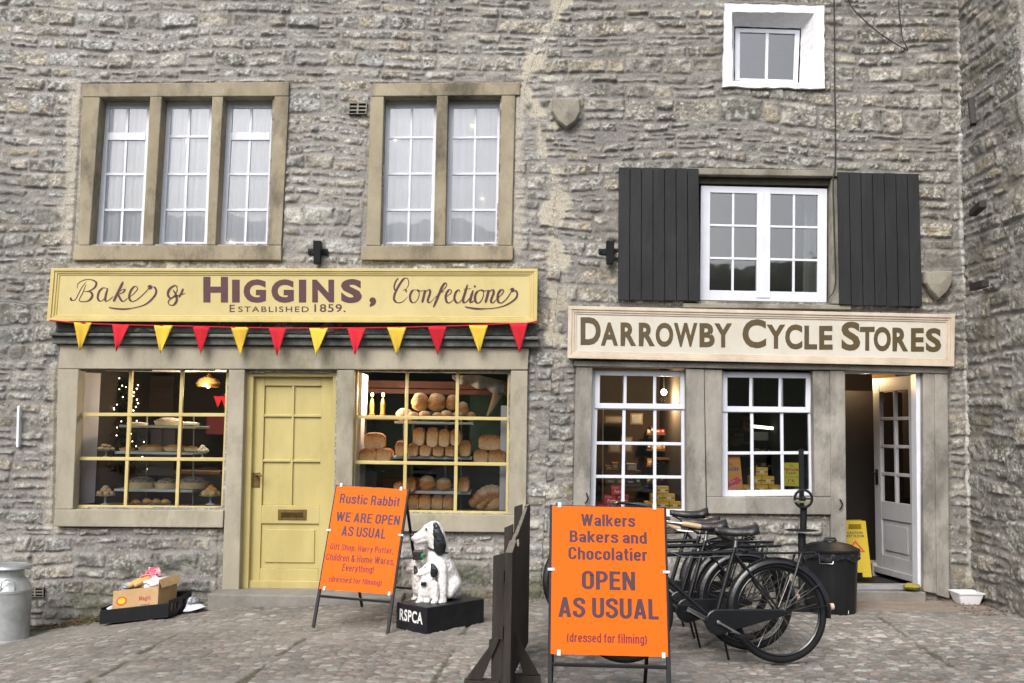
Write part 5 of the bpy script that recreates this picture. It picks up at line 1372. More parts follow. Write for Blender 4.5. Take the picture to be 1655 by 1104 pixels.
# dark Christmas tree dotted with lights behind the pastries
xb = P_(*Z1(385, 740), 10.15); xt = P_(*Z1(400, 130), 10.15)
ct = thing('christmas_tree', 'dark Christmas tree dotted with tiny lights behind the pastries', 'christmas tree', tuple(xb))
mb = MB(); rr = random.Random(9); H = xt.z - xb.z
for i in range(1500):
    f = rr.random() ** .8; a = rr.uniform(0, 6.283); rad = (.05 + .34 * (1 - f)) * rr.uniform(.3, 1)
    p = Vector((xb.x + math.cos(a) * rad, xb.y + math.sin(a) * rad * .7, xb.z + f * H)); d = Vector((math.cos(a), math.sin(a), rr.uniform(-.5, .1))) * rr.uniform(.04, .09); s = Vector((-math.sin(a), math.cos(a), .3)) * .010
    mb.add([p - s, p + s, p + d + s * .3, p + d - s * .3], [(0, 1, 2, 3)])
mb.build('needles', M('fir_green', (.020, .035, .022), .8, .3, 10, 0, 1), ct)
mb = MB(); mb.lathe([(.03, 0), (.008, H * .95)], xb, 8); mb.build('trunk', M('fir_bark', (.05, .035, .025), .9), ct)
mb = MB()
for i in range(52):
    f = rr.random(); a = rr.uniform(math.pi, 2 * math.pi); rad = .06 + .36 * (1 - f); mb.ell((xb.x + math.cos(a) * rad, xb.y + math.sin(a) * rad * .75 - .02, xb.z + f * H), .0055, .0055, .0055, 6, 4)
lt = mb.build('fairy_lights', bulb_s, ct); lt['kind'] = 'stuff'
sp = P_(*Z1(535, 250), 10.5)
gl = thing('wall_garland', 'string of tiny lights hanging down the back of the tart window', 'garland', tuple(P_(*Z1(535, 380), 10.0)))
mb = MB(); pts = [tuple(P_(*Z1(540 + 18 * math.sin(i * 1.3), 150 + 24 * i), 10.0)) for i in range(10)]; mb.tube(catmull(pts, 3), .004, 5); mb.build('wire', cable_m, gl)
for p in pts[1:]:
    mb = MB(); mb.ell((p[0] + R.uniform(-.02, .02), p[1] - .01, p[2]), .007, .007, .007, 6, 4); mb.build('bulb', bulb_s, gl)
# gilt lamp, red pennants and red drape at the right-hand back of the tart window
lp_ = P_(*Z1(1010, 165), 9.62); t = thing('pendant_or_added_lamp', 'gilt pendant lamp glowing at the back of the tart window', 'lamp', tuple(lp_))
mb = MB(); mb.lathe([(.105, -.03), (.12, .0), (.09, .045), (.03, .07), (.012, .10)], lp_, 20, cap=False); mb.build('lamp_shade', gold, t, smooth=True)
mb = MB(); mb.ell(lp_ + Vector((.02, -.07, -.02)), .020, .020, .026); mb.build('bulb', bulb_w, t, smooth=True)
pl = bpy.data.lights.new('lamp_light', 'POINT'); pl.energy = 17.0; pl.color = (1, .78, .54); pl.shadow_soft_size = .05
po = bpy.data.objects.new('lamp_light', pl); COL.objects.link(po); po.location = lp_ + Vector((-.02, -.16, -.08))
for i, x in enumerate((1075, 1120)):
    mb = MB(); mb.prism([P_(*Z1(x - 30, 245), 10.1), P_(*Z1(x + 28, 250), 10.1), P_(*Z1(x - 4, 322), 10.1)], (0, .004, 0)); mb.build('pennant', cl_r, label='small red pennant inside the tart window, %s' % ('beside the gilt lamp' if i == 0 else 'nearest the right-hand jamb'), cat='pennant')
mb = MB(); a = P_(*Z1(1000, 380), 10.5); b = P_(*Z1(1135, 500), 10.5); mb.box(a.x, b.x, 10.5, 10.53, b.z, a.z); mb.build('red_panel', M('dull_red_panel', (.16, .015, .02), .7, .2, 4, 0, 1), label='dull red panel at the back right of the tart window', cat='panel')
mb = MB(); a = P_(*Z1(500, 110), 11.0); b = P_(*Z1(770, 380), 11.0); mb.box(a.x, b.x, 11.0, 11.04, b.z, a.z); mb.build('back_board', M('brown_back_board', (.075, .045, .03), .7, .3, 5, .1, 30, stretch=(.3, 1, 4)), label='brown boarded panel at the back of the tart window', cat='board')
mb = MB(); mb.box(P_(*Z1(630, 470), 10.6).x, P_(*Z1(700, 470), 10.6).x, 10.6, 10.64, P_(*Z1(630, 600), 10.6).z, P_(*Z1(630, 465), 10.6).z); mb.box(P_(*Z1(500, 470), 10.7).x, P_(*Z1(790, 470), 10.7).x, 10.7, 10.74, P_(*Z1(630, 770), 10.7).z, P_(*Z1(630, 465), 10.7).z)
mb.build('grey_panel', M('grey_back_panel', (.085, .08, .09), .7, .2, 3, 0, 1), label='grey panel behind the middle of the tart stand', cat='panel')
mb = MB()
a = P_(*Z1(780, 740), 9.75); b = P_(*Z1(1085, 765), 9.75); mb.box(a.x, b.x, 9.75, 10.05, b.z, a.z); mb.build('wooden_shelf', M('shelf_wood', (.24, .12, .045)), label='low wooden shelf behind the right of the tart stand', cat='shelf', bevel=.003)

# --- cycle shop windows
box_y = M('yellow_carton', (.66, .42, .03), .6, .06, 6, 0, 1)
lab_w = M('carton_label', (.62, .58, .60), .6, .05, 6, 0, 1)
lab_b = M('carton_band', (.09, .05, .05), .6, .1, 6, 0, 1)
box_r = M('red_carton', (.50, .02, .025), .55, .08, 6, 0, 1)
pr_w = M('white_print', (.68, .66, .64), .6, .04, 6, 0, 1)
def carton(q, Y, dep, label, group, kind):
    x0, y0, x1, y1 = q
    a = P_(x0, y0, Y); b = P_(x1, y1, Y); t = thing('carton', label, 'carton', ((a.x + b.x) / 2, Y + dep / 2, b.z), group)
    mb = MB(); mb.box(a.x, b.x, Y, Y + dep, b.z, a.z); mb.build('box', box_y if kind == 'y' else box_r, t, bevel=.002)
    W = b.x - a.x; Hh = a.z - b.z
    if kind == 'y':
        mb = MB(); mb.box(a.x + .001, b.x - .001, Y - .0010, Y - .0003, b.z + Hh * .38, b.z + Hh * .52); mb.build('band', lab_b, t)
        mb = MB(); mb.box(a.x + W * .30, b.x - W * .32, Y - .0022, Y - .0012, b.z + Hh * .30, b.z + Hh * .62); mb.build('paper_label', lab_w, t)
    else:
        mb = MB(); put_text(mb, 'Fort', lambda u, v: Vector((a.x + W * u, Y - .0015, a.z - Hh * v)), .28, .42, .88, .80, bold=.03, shear=.15); put_text(mb, 'finest', lambda u, v: Vector((a.x + W * u, Y - .0015, a.z - Hh * v)), .10, .12, .62, .26, bold=.0); mb.build('lettering', pr_w, t)
YC = 9.07
for q, w in (((988, 785.5, 1006, 800), 'top'), ((976, 800.3, 996, 815), 'middle'), ((965, 815.3, 985, 830), 'bottom'), ((997, 800.3, 1016, 815), 'right-hand middle'), ((986, 815.3, 1006, 830), 'right-hand bottom')):
    carton(q, YC + (.0 if 'right' not in w else .02), .08, 'red carton, %s of the stepped red pile in the left cycle window' % w, 'red cartons', 'r')
def pyramid(cx, top, bw, bh, rows, where, Y, grp):
    names = ['topmost', 'second row', 'third row', 'fourth row', 'fifth row']
    for r in range(rows):
        n = r + 1
        for i in range(n):
            x0 = cx + (i - n / 2) * (bw + 1.0); y0 = top + r * (bh + .3)
            pos = '' if n == 1 else ', ' + ORD[i]
            carton((x0, y0, x0 + bw, y0 + bh), Y + R.uniform(0, .02), .09, 'yellow carton at %s, %s%s' % (where, names[r], pos), grp, 'y')
pyramid(1072, 786, 19, 12, 4, 'the right of the left cycle window', YC, 'yellow cartons in the left cycle window')
pyramid(1232, 755, 19.5, 14, 3, 'the middle of the right cycle window', YC, 'yellow cartons in the right cycle window')
carton((1203, 783.5, 1213, 797), YC + .08, .09, 'yellow carton half hidden behind the orange poster', 'yellow cartons in the right cycle window', 'y')
# posters
poster_o = M('orange_poster_paper', (.72, .25, .055), .6, .12, 3, 0, 1, c2=(.74, .36, .10))
poster_p = M('pink_print', (.66, .07, .14), .6, .06, 6, 0, 1)
poster_y = M('yellow_poster_paper', (.66, .60, .03), .6, .05, 6, 0, 1)
print_m = M('crimson_print', (.45, .02, .10), .6, .06, 6, 0, 1)
print_g = M('grey_green_print', (.12, .17, .15), .6, .06, 6, 0, 1)
pq = Q([(1170, 736), (1195.5, 735), (1201.5, 794.5), (1170, 795)], -.125); c = pq.pt(.5, 1)
po_ = thing('poster', 'orange poster with a slanting pink band standing at the left of the right cycle window', 'poster', tuple(c))
mb = MB(); pq.box(mb, 0, 1, 0, 1, 0, -.006); mb.build('card', poster_o, po_)
mb = MB(); mb.add([pq.pt(0.02, .80, .001), pq.pt(.72, .60, .001), pq.pt(.98, .70, .001), pq.pt(.70, .82, .001), pq.pt(.02, 1.0 - .03, .001)], [(0, 1, 2, 3, 4)]); mb.build('band', poster_p, po_)
mb = MB(); put_text(mb, 'rcules', lambda u, v: pq.pt(u, v, .0015), .02, .30, .86, .43, bold=.035, shear=.1); put_text(mb, 'The', lambda u, v: pq.pt(u, v, .0015), .22, .20, .48, .28, bold=.01); mb.build('lettering', print_g, po_)
mb = MB()
def slant(u, v): return pq.pt(u, v - .22 * u, .002)
put_text(mb, 'Cycles', slant, .30, .80, .60, .85, bold=.01); put_text(mb, 'and Parts', slant, .16, .93, .66, .98, bold=.01); mb.build('small_lettering', pr_w, po_)
yq = Q([(1264, 747.5), (1293.5, 748), (1293, 786), (1264, 785)], -.12); c = yq.pt(.5, 1)
py_ = thing('poster', 'acid-yellow price poster with crimson lettering at the right of the right cycle window', 'poster', tuple(c))
mb = MB(); yq.box(mb, 0, 1, 0, 1, 0, -.004); mb.build('card', poster_y, py_)
yf = lambda u, v: yq.pt(u, v, .0012)
mb = MB(); put_text(mb, 'Hercules', yf, .02, .21, .98, .35, bold=.03); put_text(mb, 'Cycle', yf, .20, .38, .76, .52, bold=.03); put_text(mb, "1'6", yf, .33, .70, .68, .84, bold=.02); mb.build('lettering', print_m, py_)
mb = MB(); put_text(mb, 'The', yf, .42, .08, .62, .18, bold=.02); put_text(mb, 'is yours for only', yf, .10, .57, .90, .66, bold=.01); put_text(mb, 'per week', yf, .24, .88, .76, .95, bold=.01); mb.build('small_lettering', print_g, py_)
mb = MB(); a = P_(1278, 786.5, YC + .05); b = P_(1296, 799, YC + .05); mb.box(a.x, b.x, YC + .05, YC + .12, b.z, a.z); mb.box(a.x + .035, b.x - .035, YC + .0485, YC + .05, b.z, a.z - .01, 1)
mb.build('carton', [box_r, pr_w], label='red and white packet below the yellow price poster', cat='carton')
# lamps, tube light, shelves deep in the cycle shop
def bulb(px, py, Y, r, label, e=0):
    p = P_(px, py, Y); t = thing('light_bulb', label, 'light bulb', tuple(p))
    mb = MB(); mb.ell(p, r, r, r * 1.15); mb.build('bulb', M_emit('shop_bulb', (1, .72, .40), 22.0) if 'shop_bulb' not in bpy.data.materials else bpy.data.materials['shop_bulb'], t, smooth=True)
    mb = MB(); mb.tube([p + Vector((0, 0, r)), p + Vector((0, 0, r + .12))], .006, 6); mb.build('flex', cable_m, t)
    if e:
        l = bpy.data.lights.new('lamp_light', 'POINT'); l.energy = e; l.color = (1, .68, .36); l.shadow_soft_size = .04
        o = bpy.data.objects.new('lamp_light', l); COL.objects.link(o); o.location = p + Vector((0, -.10, -.08))
bulb(1073, 634, 10.4, .030, 'bright bare bulb high in the left cycle window', 28)
bulb(1084.5, 647, 10.9, .014, 'dim small bulb below the bright one in the left cycle window')
bulb(1266, 620, 10.6, .026, 'bright bare bulb high in the right cycle window', 30)
mb = MB(); mb.tube([P_(1216, 689, 10.8), P_(1255, 693, 10.8)], .016, 8); mb.build('tube_light', M_emit('tube_glow', (1, .92, .78), 2.6), smooth=True, label='glowing strip light across the middle of the right cycle window', cat='strip light')
sw = M('shop_shelf_wood', (.12, .065, .03), .6, .3, 6, .1, 30)
def backshelves(x0, x1, ys, Y, label, fill, seed):
    rr = random.Random(seed); t = thing('wall_shelves', label, 'shelves', tuple(P_((x0 + x1) / 2, ys[-1], Y)))
    for y in ys:
        a = P_(x0, y, Y); b = P_(x1, y, Y); mb = MB(); mb.box(a.x, b.x, Y, Y + .25, a.z - .02, a.z); mb.build('shelf', sw, t)
    return t
backshelves(1168, 1215, (692, 714, 735), 10.5, 'dark wooden shelves at the back left of the right cycle window', None, 1)
for i, (x, y, w, h) in enumerate(((1201, 672, 11, 8), (1201, 681, 11, 8), (1201, 690, 11, 7), (1186, 700, 16, 6), (1184, 708, 18, 6), (1180, 716, 16, 5))):
    a = P_(x, y, 10.4); b = P_(x + w, y + h, 10.4); mb = MB(); mb.box(a.x, b.x, 10.4, 10.55, b.z, a.z); mb.build('carton', M('amber_carton', (.50, .22, .035), .6, .1, 5, 0, 1) if i < 3 else sw, label='%s carton on the right cycle window back shelves, number %s from the top' % ('amber' if i < 3 else 'brown', ('one', 'two', 'three', 'four', 'five', 'six')[i]), cat='carton', group='cartons on the back shelves')
mb = MB(); a = P_(1216, 698, 11.0); b = P_(1243, 712, 11.0); mb.box(a.x, b.x, 11, 11.03, b.z, a.z); mb.build('notice', M('pale_grey_notice', (.30, .32, .31), .6, .1, 4, 0, 1), label='pale grey notice deep in the right cycle window, under the strip light', cat='notice')
mb = MB(); a = P_(1076, 674, 10.9); b = P_(1084, 735, 10.9); mb.box(a.x, b.x, 10.9, 10.93, b.z, a.z); mb.build('door_light_strip', M('amber_door_light', (.52, .26, .06), .6, .2, 5, 0, 1), label='narrow strip coloured amber as warm door light at the right of the left cycle window', cat='board')  # warm door light put into the colour of this strip
for i, (x0, y0, x1, y1, l) in enumerate(((977, 672, 1007, 684, 'wide framed notice at the upper left'), (1019, 668, 1039, 686, 'square framed print at the upper middle'), (1004, 706, 1022, 731, 'upright framed print at the middle'), (983, 716, 1003, 732, 'low framed print at the left'))):
    a = P_(x0, y0, 10.8); b = P_(x1, y1, 10.8); t = thing('picture_frame', 'dim %s of the left cycle window' % l, 'picture', ((a.x + b.x) / 2, 10.8, b.z), 'framed prints in the left cycle window')
    mb = MB(); mb.box(a.x, b.x, 10.8, 10.83, b.z, a.z); mb.build('frame', sw, t)
    mb = MB(); mb.box(a.x + .015, b.x - .015, 10.796, 10.7995, b.z + .015, a.z - .015); mb.build('print', M('faded_print', (.16, .17, .17), .6, .4, 9, 0, 1), t)
mb = MB(); mb.tube([P_(974, 662, 9.3), P_(974, 830, 9.3)], .007, 8); mb.build('pole', M('pale_pole', (.36, .30, .22), .5), label='thin pale upright pole behind the left panes of the left cycle window', cat='pole')
rr = random.Random(31)
def stock(x0, x1, ys, Y, where, grp, h0=5.0, h1=11.0, sx=(5, 11)):
    cols = [M('amber_carton', (.50, .22, .035)), M('tan_carton', (.34, .20, .09), .6, .15, 6, 0, 1), M('green_tin', (.03, .09, .05), .4, .15, 6, 0, 1), M('cream_carton', (.50, .43, .32), .6, .1, 6, 0, 1), M('navy_tin', (.03, .04, .09), .4, .15, 6, 0, 1), box_r]
    names = ['amber', 'tan', 'dark green', 'cream', 'navy', 'red']
    rows = ['top', 'second', 'third', 'fourth', 'fifth']
    for k, y in enumerate(ys):
        a = P_(x0, y, Y - .02); b = P_(x1, y, Y - .02); mb = MB(); mb.box(a.x, b.x, Y - .02, Y + .22, a.z - .018, a.z); mb.build('shelf', sw, label='%s stock shelf in %s' % (rows[k], where), cat='shelf', group='stock shelves in ' + where)
        x = x0 + 1; n = 0
        while x < x1 - sx[0] and n < 7:
            w = rr.uniform(*sx); h = rr.uniform(h0, h1); w = min(w, x1 - x - .5); c = rr.randrange(6)
            p = P_(x, y - h, Y); q = P_(x + w, y, Y); mb = MB(); mb.box(p.x, q.x, Y, Y + .15, q.z + .002, p.z)
            mb.add([(p.x + (q.x - p.x) * .2, Y - .001, q.z + (p.z - q.z) * .7), (q.x - (q.x - p.x) * .2, Y - .001, q.z + (p.z - q.z) * .7), (q.x - (q.x - p.x) * .2, Y - .001, q.z + (p.z - q.z) * .35), (p.x + (q.x - p.x) * .2, Y - .001, q.z + (p.z - q.z) * .35)], [(0, 3, 2, 1)], 1)
            mb.build('stock_box', [cols[c], lab_w], label='%s stock box, %s, %s shelf, %s' % (names[c], ORD[n], rows[k], where), cat='box', group='stock boxes in ' + where); x += w + rr.uniform(.6, 3); n += 1
stock(1045, 1102, (700, 726, 752, 778), 10.9, 'the left cycle window', '')
stock(1218, 1300, (735, 757, 778), 10.9, 'the right cycle window', '')
stock(978, 1036, (760, 782), 10.2, 'the low left cycle window', '', 6, 14, (8, 16))

mb = MB(); p = P_(1060, 740, 10.6); mb.box(p.x, p.x + .5, 10.6, 11.0, p.z - .02, p.z); mb.build('counter', sw, label='dark counter top deep in the left cycle window', cat='counter')
# a lit bulb out of sight in the lobby warms its amber-coloured wall
bulb(1392, 600, 9.9, .02, 'bulb above the inner doorway of the open shop', 10)
for k, (x, y) in enumerate(((639, 226), (763, 203), (780, 321), (302, 228), (372, 391))):  # glowing dots added as lamp reflections in the upstairs panes
    p = P_(x, y, YW + .147); mb = MB(); mb.ell(p, .007, .006, .007, 8, 6)
    mb.build('lamp_glint', bulb_s, label='glowing dot for a lamp reflection in the pane, %s' % ('the left light of the two-light window', 'the right light of the two-light window, high up', 'the right light of the two-light window, low down', 'the middle light of the three-light window', 'the right light of the three-light window')[k], cat='light bulb', group='painted lamp reflections upstairs')
# ------------------------------------------------------------------ things on the pavement
def local(o): OFF[o.name] = Vector((0, 0, 0)); return o
orange = M('fluorescent_orange_board', (.86, .122, .0003), .62, .03, 2, .03, 30, spec=.2, stain=((.70, .102, .004), 5, .56, .8, .5))
board_ink = M('purple_grey_ink', (.055, .018, .026), .6, .12, 20, 0, 1)
board_red = M('dark_red_ink', (.13, .010, .014), .6, .12, 20, 0, 1)
frame_blk = M('black_powder_coat', (.011, .011, .013), .5, .25, 12, .1, 60, spec=.3)
clip_w = M('clear_clip', (.62, .63, .66), .3, .05, 6, 0, 1)
def a_board(label, foot, yaw, roll, w, hp, gap, lean, lines, spread):
    """pavement sign: two hinged tube frames, a printed panel clipped to the front one"""
    t = thing('pavement_sign', label, 'pavement sign', tuple(foot), 'orange pavement signs', rot=(0, roll, yaw)); local(t)
    sl, cl = math.sin(lean), math.cos(lean); L = gap + hp
    def fp(x, s, d=0): return Vector((x, s * sl + d * -cl, s * cl + d * -sl * -1 * -1 if False else s * cl + d * sl))   # d: metres proud of the front
    mb = MB(); r = .0125; hw = w / 2 - r * .4
    mb.bar(fp(-hw, 0), fp(-hw, L), .022, .022, up=(1, 0, 0)); mb.bar(fp(hw, 0), fp(hw, L), .022, .022, up=(1, 0, 0))
    mb.bar(fp(-hw + .011, L - .011), fp(hw - .011, L - .011), .020, .020); mb.bar(fp(-hw + .011, gap - .045), fp(hw - .011, gap - .045), .018, .018)
    mb.build('front_frame', frame_blk, t, local=True, bevel=.003)
    mb = MB(); b0 = L * sl; bw = hw - .03
    def rp(x, k): return Vector((x, b0 + .02 + spread * k, (L - .03) * cl * (1 - k)))
    mb.bar(rp(-bw, 0), rp(-bw, 1), .020, .020, up=(1, 0, 0)); mb.bar(rp(bw, 0), rp(bw, 1), .020, .020, up=(1, 0, 0)); mb.bar(rp(-bw + .01, .02), rp(bw - .01, .02), .018); mb.bar(rp(-bw + .01, .80), rp(bw - .01, .80), .016)
    mb.build('rear_frame', frame_blk, t, local=True, bevel=.003)
    P = lambda u, v, d: fp(-w / 2 + w * u, L - hp * v, d)
    mb = MB(); e = .010
    mb.hexa([P(.012, .010, .018), P(.988, .010, .018), P(.988, .995, .018), P(.012, .995, .018), P(.012, .010, .0125), P(.988, .010, .0125), P(.988, .995, .0125), P(.012, .995, .0125)])
    pn = mb.build('panel', orange, t, local=True, bevel=.001)
    for mat_, ls in lines:
        for body_, u0, v0, u1, v1, bold in ls:
            mb = MB(); gothic(mb, body_, lambda u, v, q: P(u, v, .0188 + q), u0, v0, u1, v1, t=.175 if bold > .05 else .155); mb.build('lettering', mat_, pn, local=True)
    for u, v in ((.075, .004), (.905, .004), (.008, .445), (.992, .445), (.08, .985), (.95, .985)):
        mb = MB(); c = P(u, v, .021)
        hx_, hz = (.018, .007) if v > .3 and v < .6 else (.009, .014)
        mb.hexa([P(u - hx_ / w, v - hz / hp, .024), P(u + hx_ / w, v - hz / hp, .024), P(u + hx_ / w, v + hz / hp, .024), P(u - hx_ / w, v + hz / hp, .024), P(u - hx_ / w, v - hz / hp, .0), P(u + hx_ / w, v - hz / hp, .0), P(u + hx_ / w, v + hz / hp, .0), P(u - hx_ / w, v + hz / hp, .0)])
        mb.build('clip', clip_w, t, local=True)
    return t
ft = U(985.5, 1143, 5.12); ft.z = GZ(ft.x)
a_board('orange pavement sign for Walkers Bakers and Chocolatier, nearest the camera', ft, math.radians(-1), math.radians(.3), .615, .775, .325, math.radians(15), [
    (board_ink, [('Walkers', .262, .062, .735, .145, .052), ('Bakers and', .165, .178, .832, .258, .052), ('Chocolatier', .155, .290, .845, .375, .052), ('OPEN', .27, .448, .725, .572, .060), ('AS USUAL', .072, .625, .935, .758, .060)]),
    (board_red, [('(dressed for filming)', .145, .855, .815, .925, .02)])], .52)
# (zoomed survey 8 -> panel fractions)
ft = U(566, 1012, 7.40); ft.z = GZ(ft.x) + .005
a_board('orange pavement sign for Rustic Rabbit leaning in front of the yellow door', ft, math.radians(-12), math.radians(1.6), .585, .80, .275, math.radians(17), [
    (board_ink, [('Rustic Rabbit', .085, .085, .925, .180, .052), ('WE ARE OPEN', .075, .262, .950, .355, .060), ('AS USUAL', .185, .395, .80, .490, .060)]),
    (board_red, [('Gift Shop, Harry Potter,', .065, .565, .925, .640, .02), ('Children & Home Wares,', .035, .660, .960, .735, .02), ('Everything!', .275, .750, .700, .825, .02), ('(dressed for filming)', .12, .868, .83, .930, .02)])], .60)

# ---- dog statue on its black box
def blob(parts, voxel=.007, smooth_it=6):
    """one continuous surface grown over tapered limbs"""
    mb = MB()
    for p, q, r0, r1 in parts:
        p, q = Vector(p), Vector(q); d = q - p
        if d.length < 1e-4: mb.ell(p, r0, r0, r0, 16, 10); continue
        n = 5; dd = d.normalized()
        pts = [p - dd * r0 * .95, p - dd * r0 * .8, p - dd * r0 * .45]; rs = [r0 * .3, r0 * .6, r0 * .89]
        for i in range(n + 1): pts.append(p + d * (i / n)); rs.append(r0 + (r1 - r0) * i / n)
        pts += [q + dd * r1 * .45, q + dd * r1 * .8, q + dd * r1 * .95]; rs += [r1 * .89, r1 * .6, r1 * .3]
        mb.tube(pts, rs, 16)
    me = bpy.data.meshes.new('tmp'); me.from_pydata(mb.v, [], mb.f)
    o = bpy.data.objects.new('tmp', me); COL.objects.link(o)
    m = o.modifiers.new('r', 'REMESH'); m.mode = 'VOXEL'; m.voxel_size = voxel
    s = o.modifiers.new('s', 'SMOOTH'); s.iterations = smooth_it; s.factor = .5
    ev = o.evaluated_get(bpy.context.evaluated_depsgraph_get()); em = ev.to_mesh()
    out = MB(); out.v = [tuple(v.co) for v in em.vertices]; out.f = [tuple(p.vertices) for p in em.polygons]; out.m = [0] * len(out.f)
    ev.to_mesh_clear(); bpy.data.objects.remove(o); bpy.data.meshes.remove(me)
    return out
A = U(689, 1022, 7.31); A.z = GZ(A.x) - .01
th = math.radians(47.5); e2 = Vector((math.cos(th), math.sin(th), 0)); e1 = Vector((-math.sin(th), math.cos(th), 0))
S1, S2, PH = .335, .60, .195
dog = thing('dog_statue', 'black and white collecting-box dog statue with two puppies on a black RSPCA plinth', 'statue', tuple(A + e1 * S1 / 2 + e2 * S2 / 2))
pl_blk = M('chipped_black_paint', (.007, .007, .009), .45, .3, 12, .15, 40, spec=.3, c2=(.015, .015, .018))
mb = MB(); Z = Vector((0, 0, PH))
mb.hexa([A + e1 * S1 + Z, A + Z, A, A + e1 * S1, A + e1 * S1 + e2 * S2 + Z, A + e2 * S2 + Z, A + e2 * S2, A + e1 * S1 + e2 * S2])
plinth = mb.build('plinth', pl_blk, dog, bevel=.008)
mb = MB(); pf = lambda u, v: A + e1 * S1 * (1 - u) + Z * (1 - v) - e2 * .0022
put_text(mb, 'RSPCA', pf, .13, .20, .88, .64, bold=.028); mb.build('lettering', M('cream_lettering', (.72, .72, .70), .5, .08, 30, 0, 1), plinth)
topz = A.z + PH
# chips where the black paint has gone at the lower edge
rr = random.Random(5); mb = MB()
for i in range(12):
    s = rr.random(); c = (A + e2 * S2 * s if rr.random() < .6 else A + e1 * S1 * s) + Vector((0, 0, rr.uniform(.002, .007))); mb.ell(c, rr.uniform(.003, .009), rr.uniform(.002, .003), rr.uniform(.002, .004), 6, 4)
ch = mb.build('bare_chips', M('bare_plaster', (.42, .40, .36), .9, .2, 20, 0, 1), plinth); ch['kind'] = 'stuff'
dog_w = M('aged_white_plaster', (.40, .38, .34), .55, .15, 22, .6, 45, c2=(.80, .79, .77), c2lo=.30, c2hi=.50)
dog_b = M('glossy_black_plaster', (.010, .012, .014), .25, .3, 30, .3, 40, spec=.6)
def D(px, py, d): return U(px, py, d)
def rad(px, d): return px * d / FPX
def seg(a, ra, b, rb): return (D(*a), D(*b), rad(ra, a[2]), rad(rb, b[2]))
fp1 = atZ(717, 973, topz); fd = fp1.y
def onz(px, py): p = atZ(px, py, topz); return (px, py - 1.5, p.y)
f1, h1, f0 = onz(716, 973), onz(731, 967), onz(697, 966)
by = f1[2] + .09
adult = [seg((701, 856, by), 14.5, (694, 858, by), 12.5), seg((692, 861, by), 11.5, (676, 868, by - .01), 7.5), seg((676, 868, by - .01), 7.5, (670, 869, by - .01), 6.5), seg((692, 868, by), 9, (675, 875, by - .01), 5.5),
         seg((704, 862, by), 15, (709, 888, by + .01), 15), seg((709, 888, by + .01), 15, (708, 912, by), 20), seg((708, 912, by), 20, (716, 934, by + .03), 19), seg((714, 918, by + .02), 21, (727, 945, by + .08), 20), seg((727, 948, by + .08), 19, (730, 957, by + .09), 16),
         seg((713, 918, by - .07), 10, (716, 948, by - .09), 6.8), seg((716, 948, by - .09), 6.8, (716, 970, f1[2]), 5.8), seg((717, 972, f1[2]), 5.5, (711, 974, f1[2] - .02), 4.8),
         seg((699, 918, by + .02), 10, (697, 945, by + .02), 7), seg((697, 945, by + .02), 7, (697, 968, by + .03), 6),
         seg((732, 944, by), 13.5, (726, 958, by - .03), 10), seg((731, 960, by + .02), 9, (729, 967, h1[2]), 6), seg((730, 968, h1[2]), 5, (722, 969, h1[2] - .02), 4.6),
         seg((738, 955, by + .10), 5, (742, 957, by + .14), 4.5)]
mb = blob(adult, .0075, 4); mb.build('dog_body', dog_w, dog, smooth=True)
def ear(pts, wds, thick, mat):
    mb = MB(); mb2 = []
    c = [D(*p) for p in pts]
    for i in range(len(c) - 1):
        for k in range(3):
            t = k / 3; p = c[i].lerp(c[i + 1], t); w = (wds[i] * (1 - t) + wds[i + 1] * t) * 7.5 / FPX
            mb2.append((p + Vector((R.uniform(-.003, .003), 0, 0)), p + Vector((0, .001, -.001)), w, w))
    b = blob([(p, p + Vector((.002, 0, -.002)), r, r) for p, q, r, _ in mb2], .007, 3)
    cy = sum(p.y for p in c) / len(c)
    b.v = [(v[0], cy + (v[1] - cy) * thick, v[2]) for v in b.v]
    return b
ex = by - rad(15, by)
b = ear([(704, 848, ex), (708, 864, ex - .01), (711, 880, ex - .012), (711, 892, ex - .01)], [4.5, 8, 10.5, 9], .5, dog_b); b.build('ear', dog_b, dog, smooth=True, label='long curly black ear')
b = ear([(700, 846, by + .09), (703, 866, by + .11), (704, 880, by + .11)], [4, 7, 7], .5, dog_b); b.build('ear', dog_b, dog, smooth=True, label='long curly black ear')
nose_m = M('dark_nose', (.035, .022, .024), .35, .2, 20, 0, 1)
mb = MB(); mb.ell(D(666.5, 865, by - .012), rad(4.6, by), rad(5, by), rad(3.9, by)); mb.build('nose', nose_m, dog, smooth=True)
mb = MB(); mb.ell(D(688.5, 855, by - rad(12.2, by)), .009, .006, .008); mb.build('eye', M('grey_eye', (.05, .055, .06), .2, .2, 20, 0, 1), dog, smooth=True)
mb = MB(); mb.ring(D(708, 889, by + .005), rad(16.3, by), .007, axis=(.25, 0, 1), n=32); mb.build('collar', dog_b, dog, smooth=True)
mb = MB(); c = D(674, 897, by - .06); mb.box(c.x - .03, c.x + .045, c.y - .04, c.y + .03, c.z - .033, c.z + .033); mb.build('collecting_tin', M('worn_dark_tin', (.020, .016, .018), .4, .3, 20, .1, 60), dog, bevel=.006)
mb = MB(); c = D(683, 899, by - .105); mb.ell(c, .016, .006, .021, 12, 8); mb.build('medal', M('green_enamel', (.01, .19, .07), .3, .1, 10, 0, 1), dog, smooth=True)
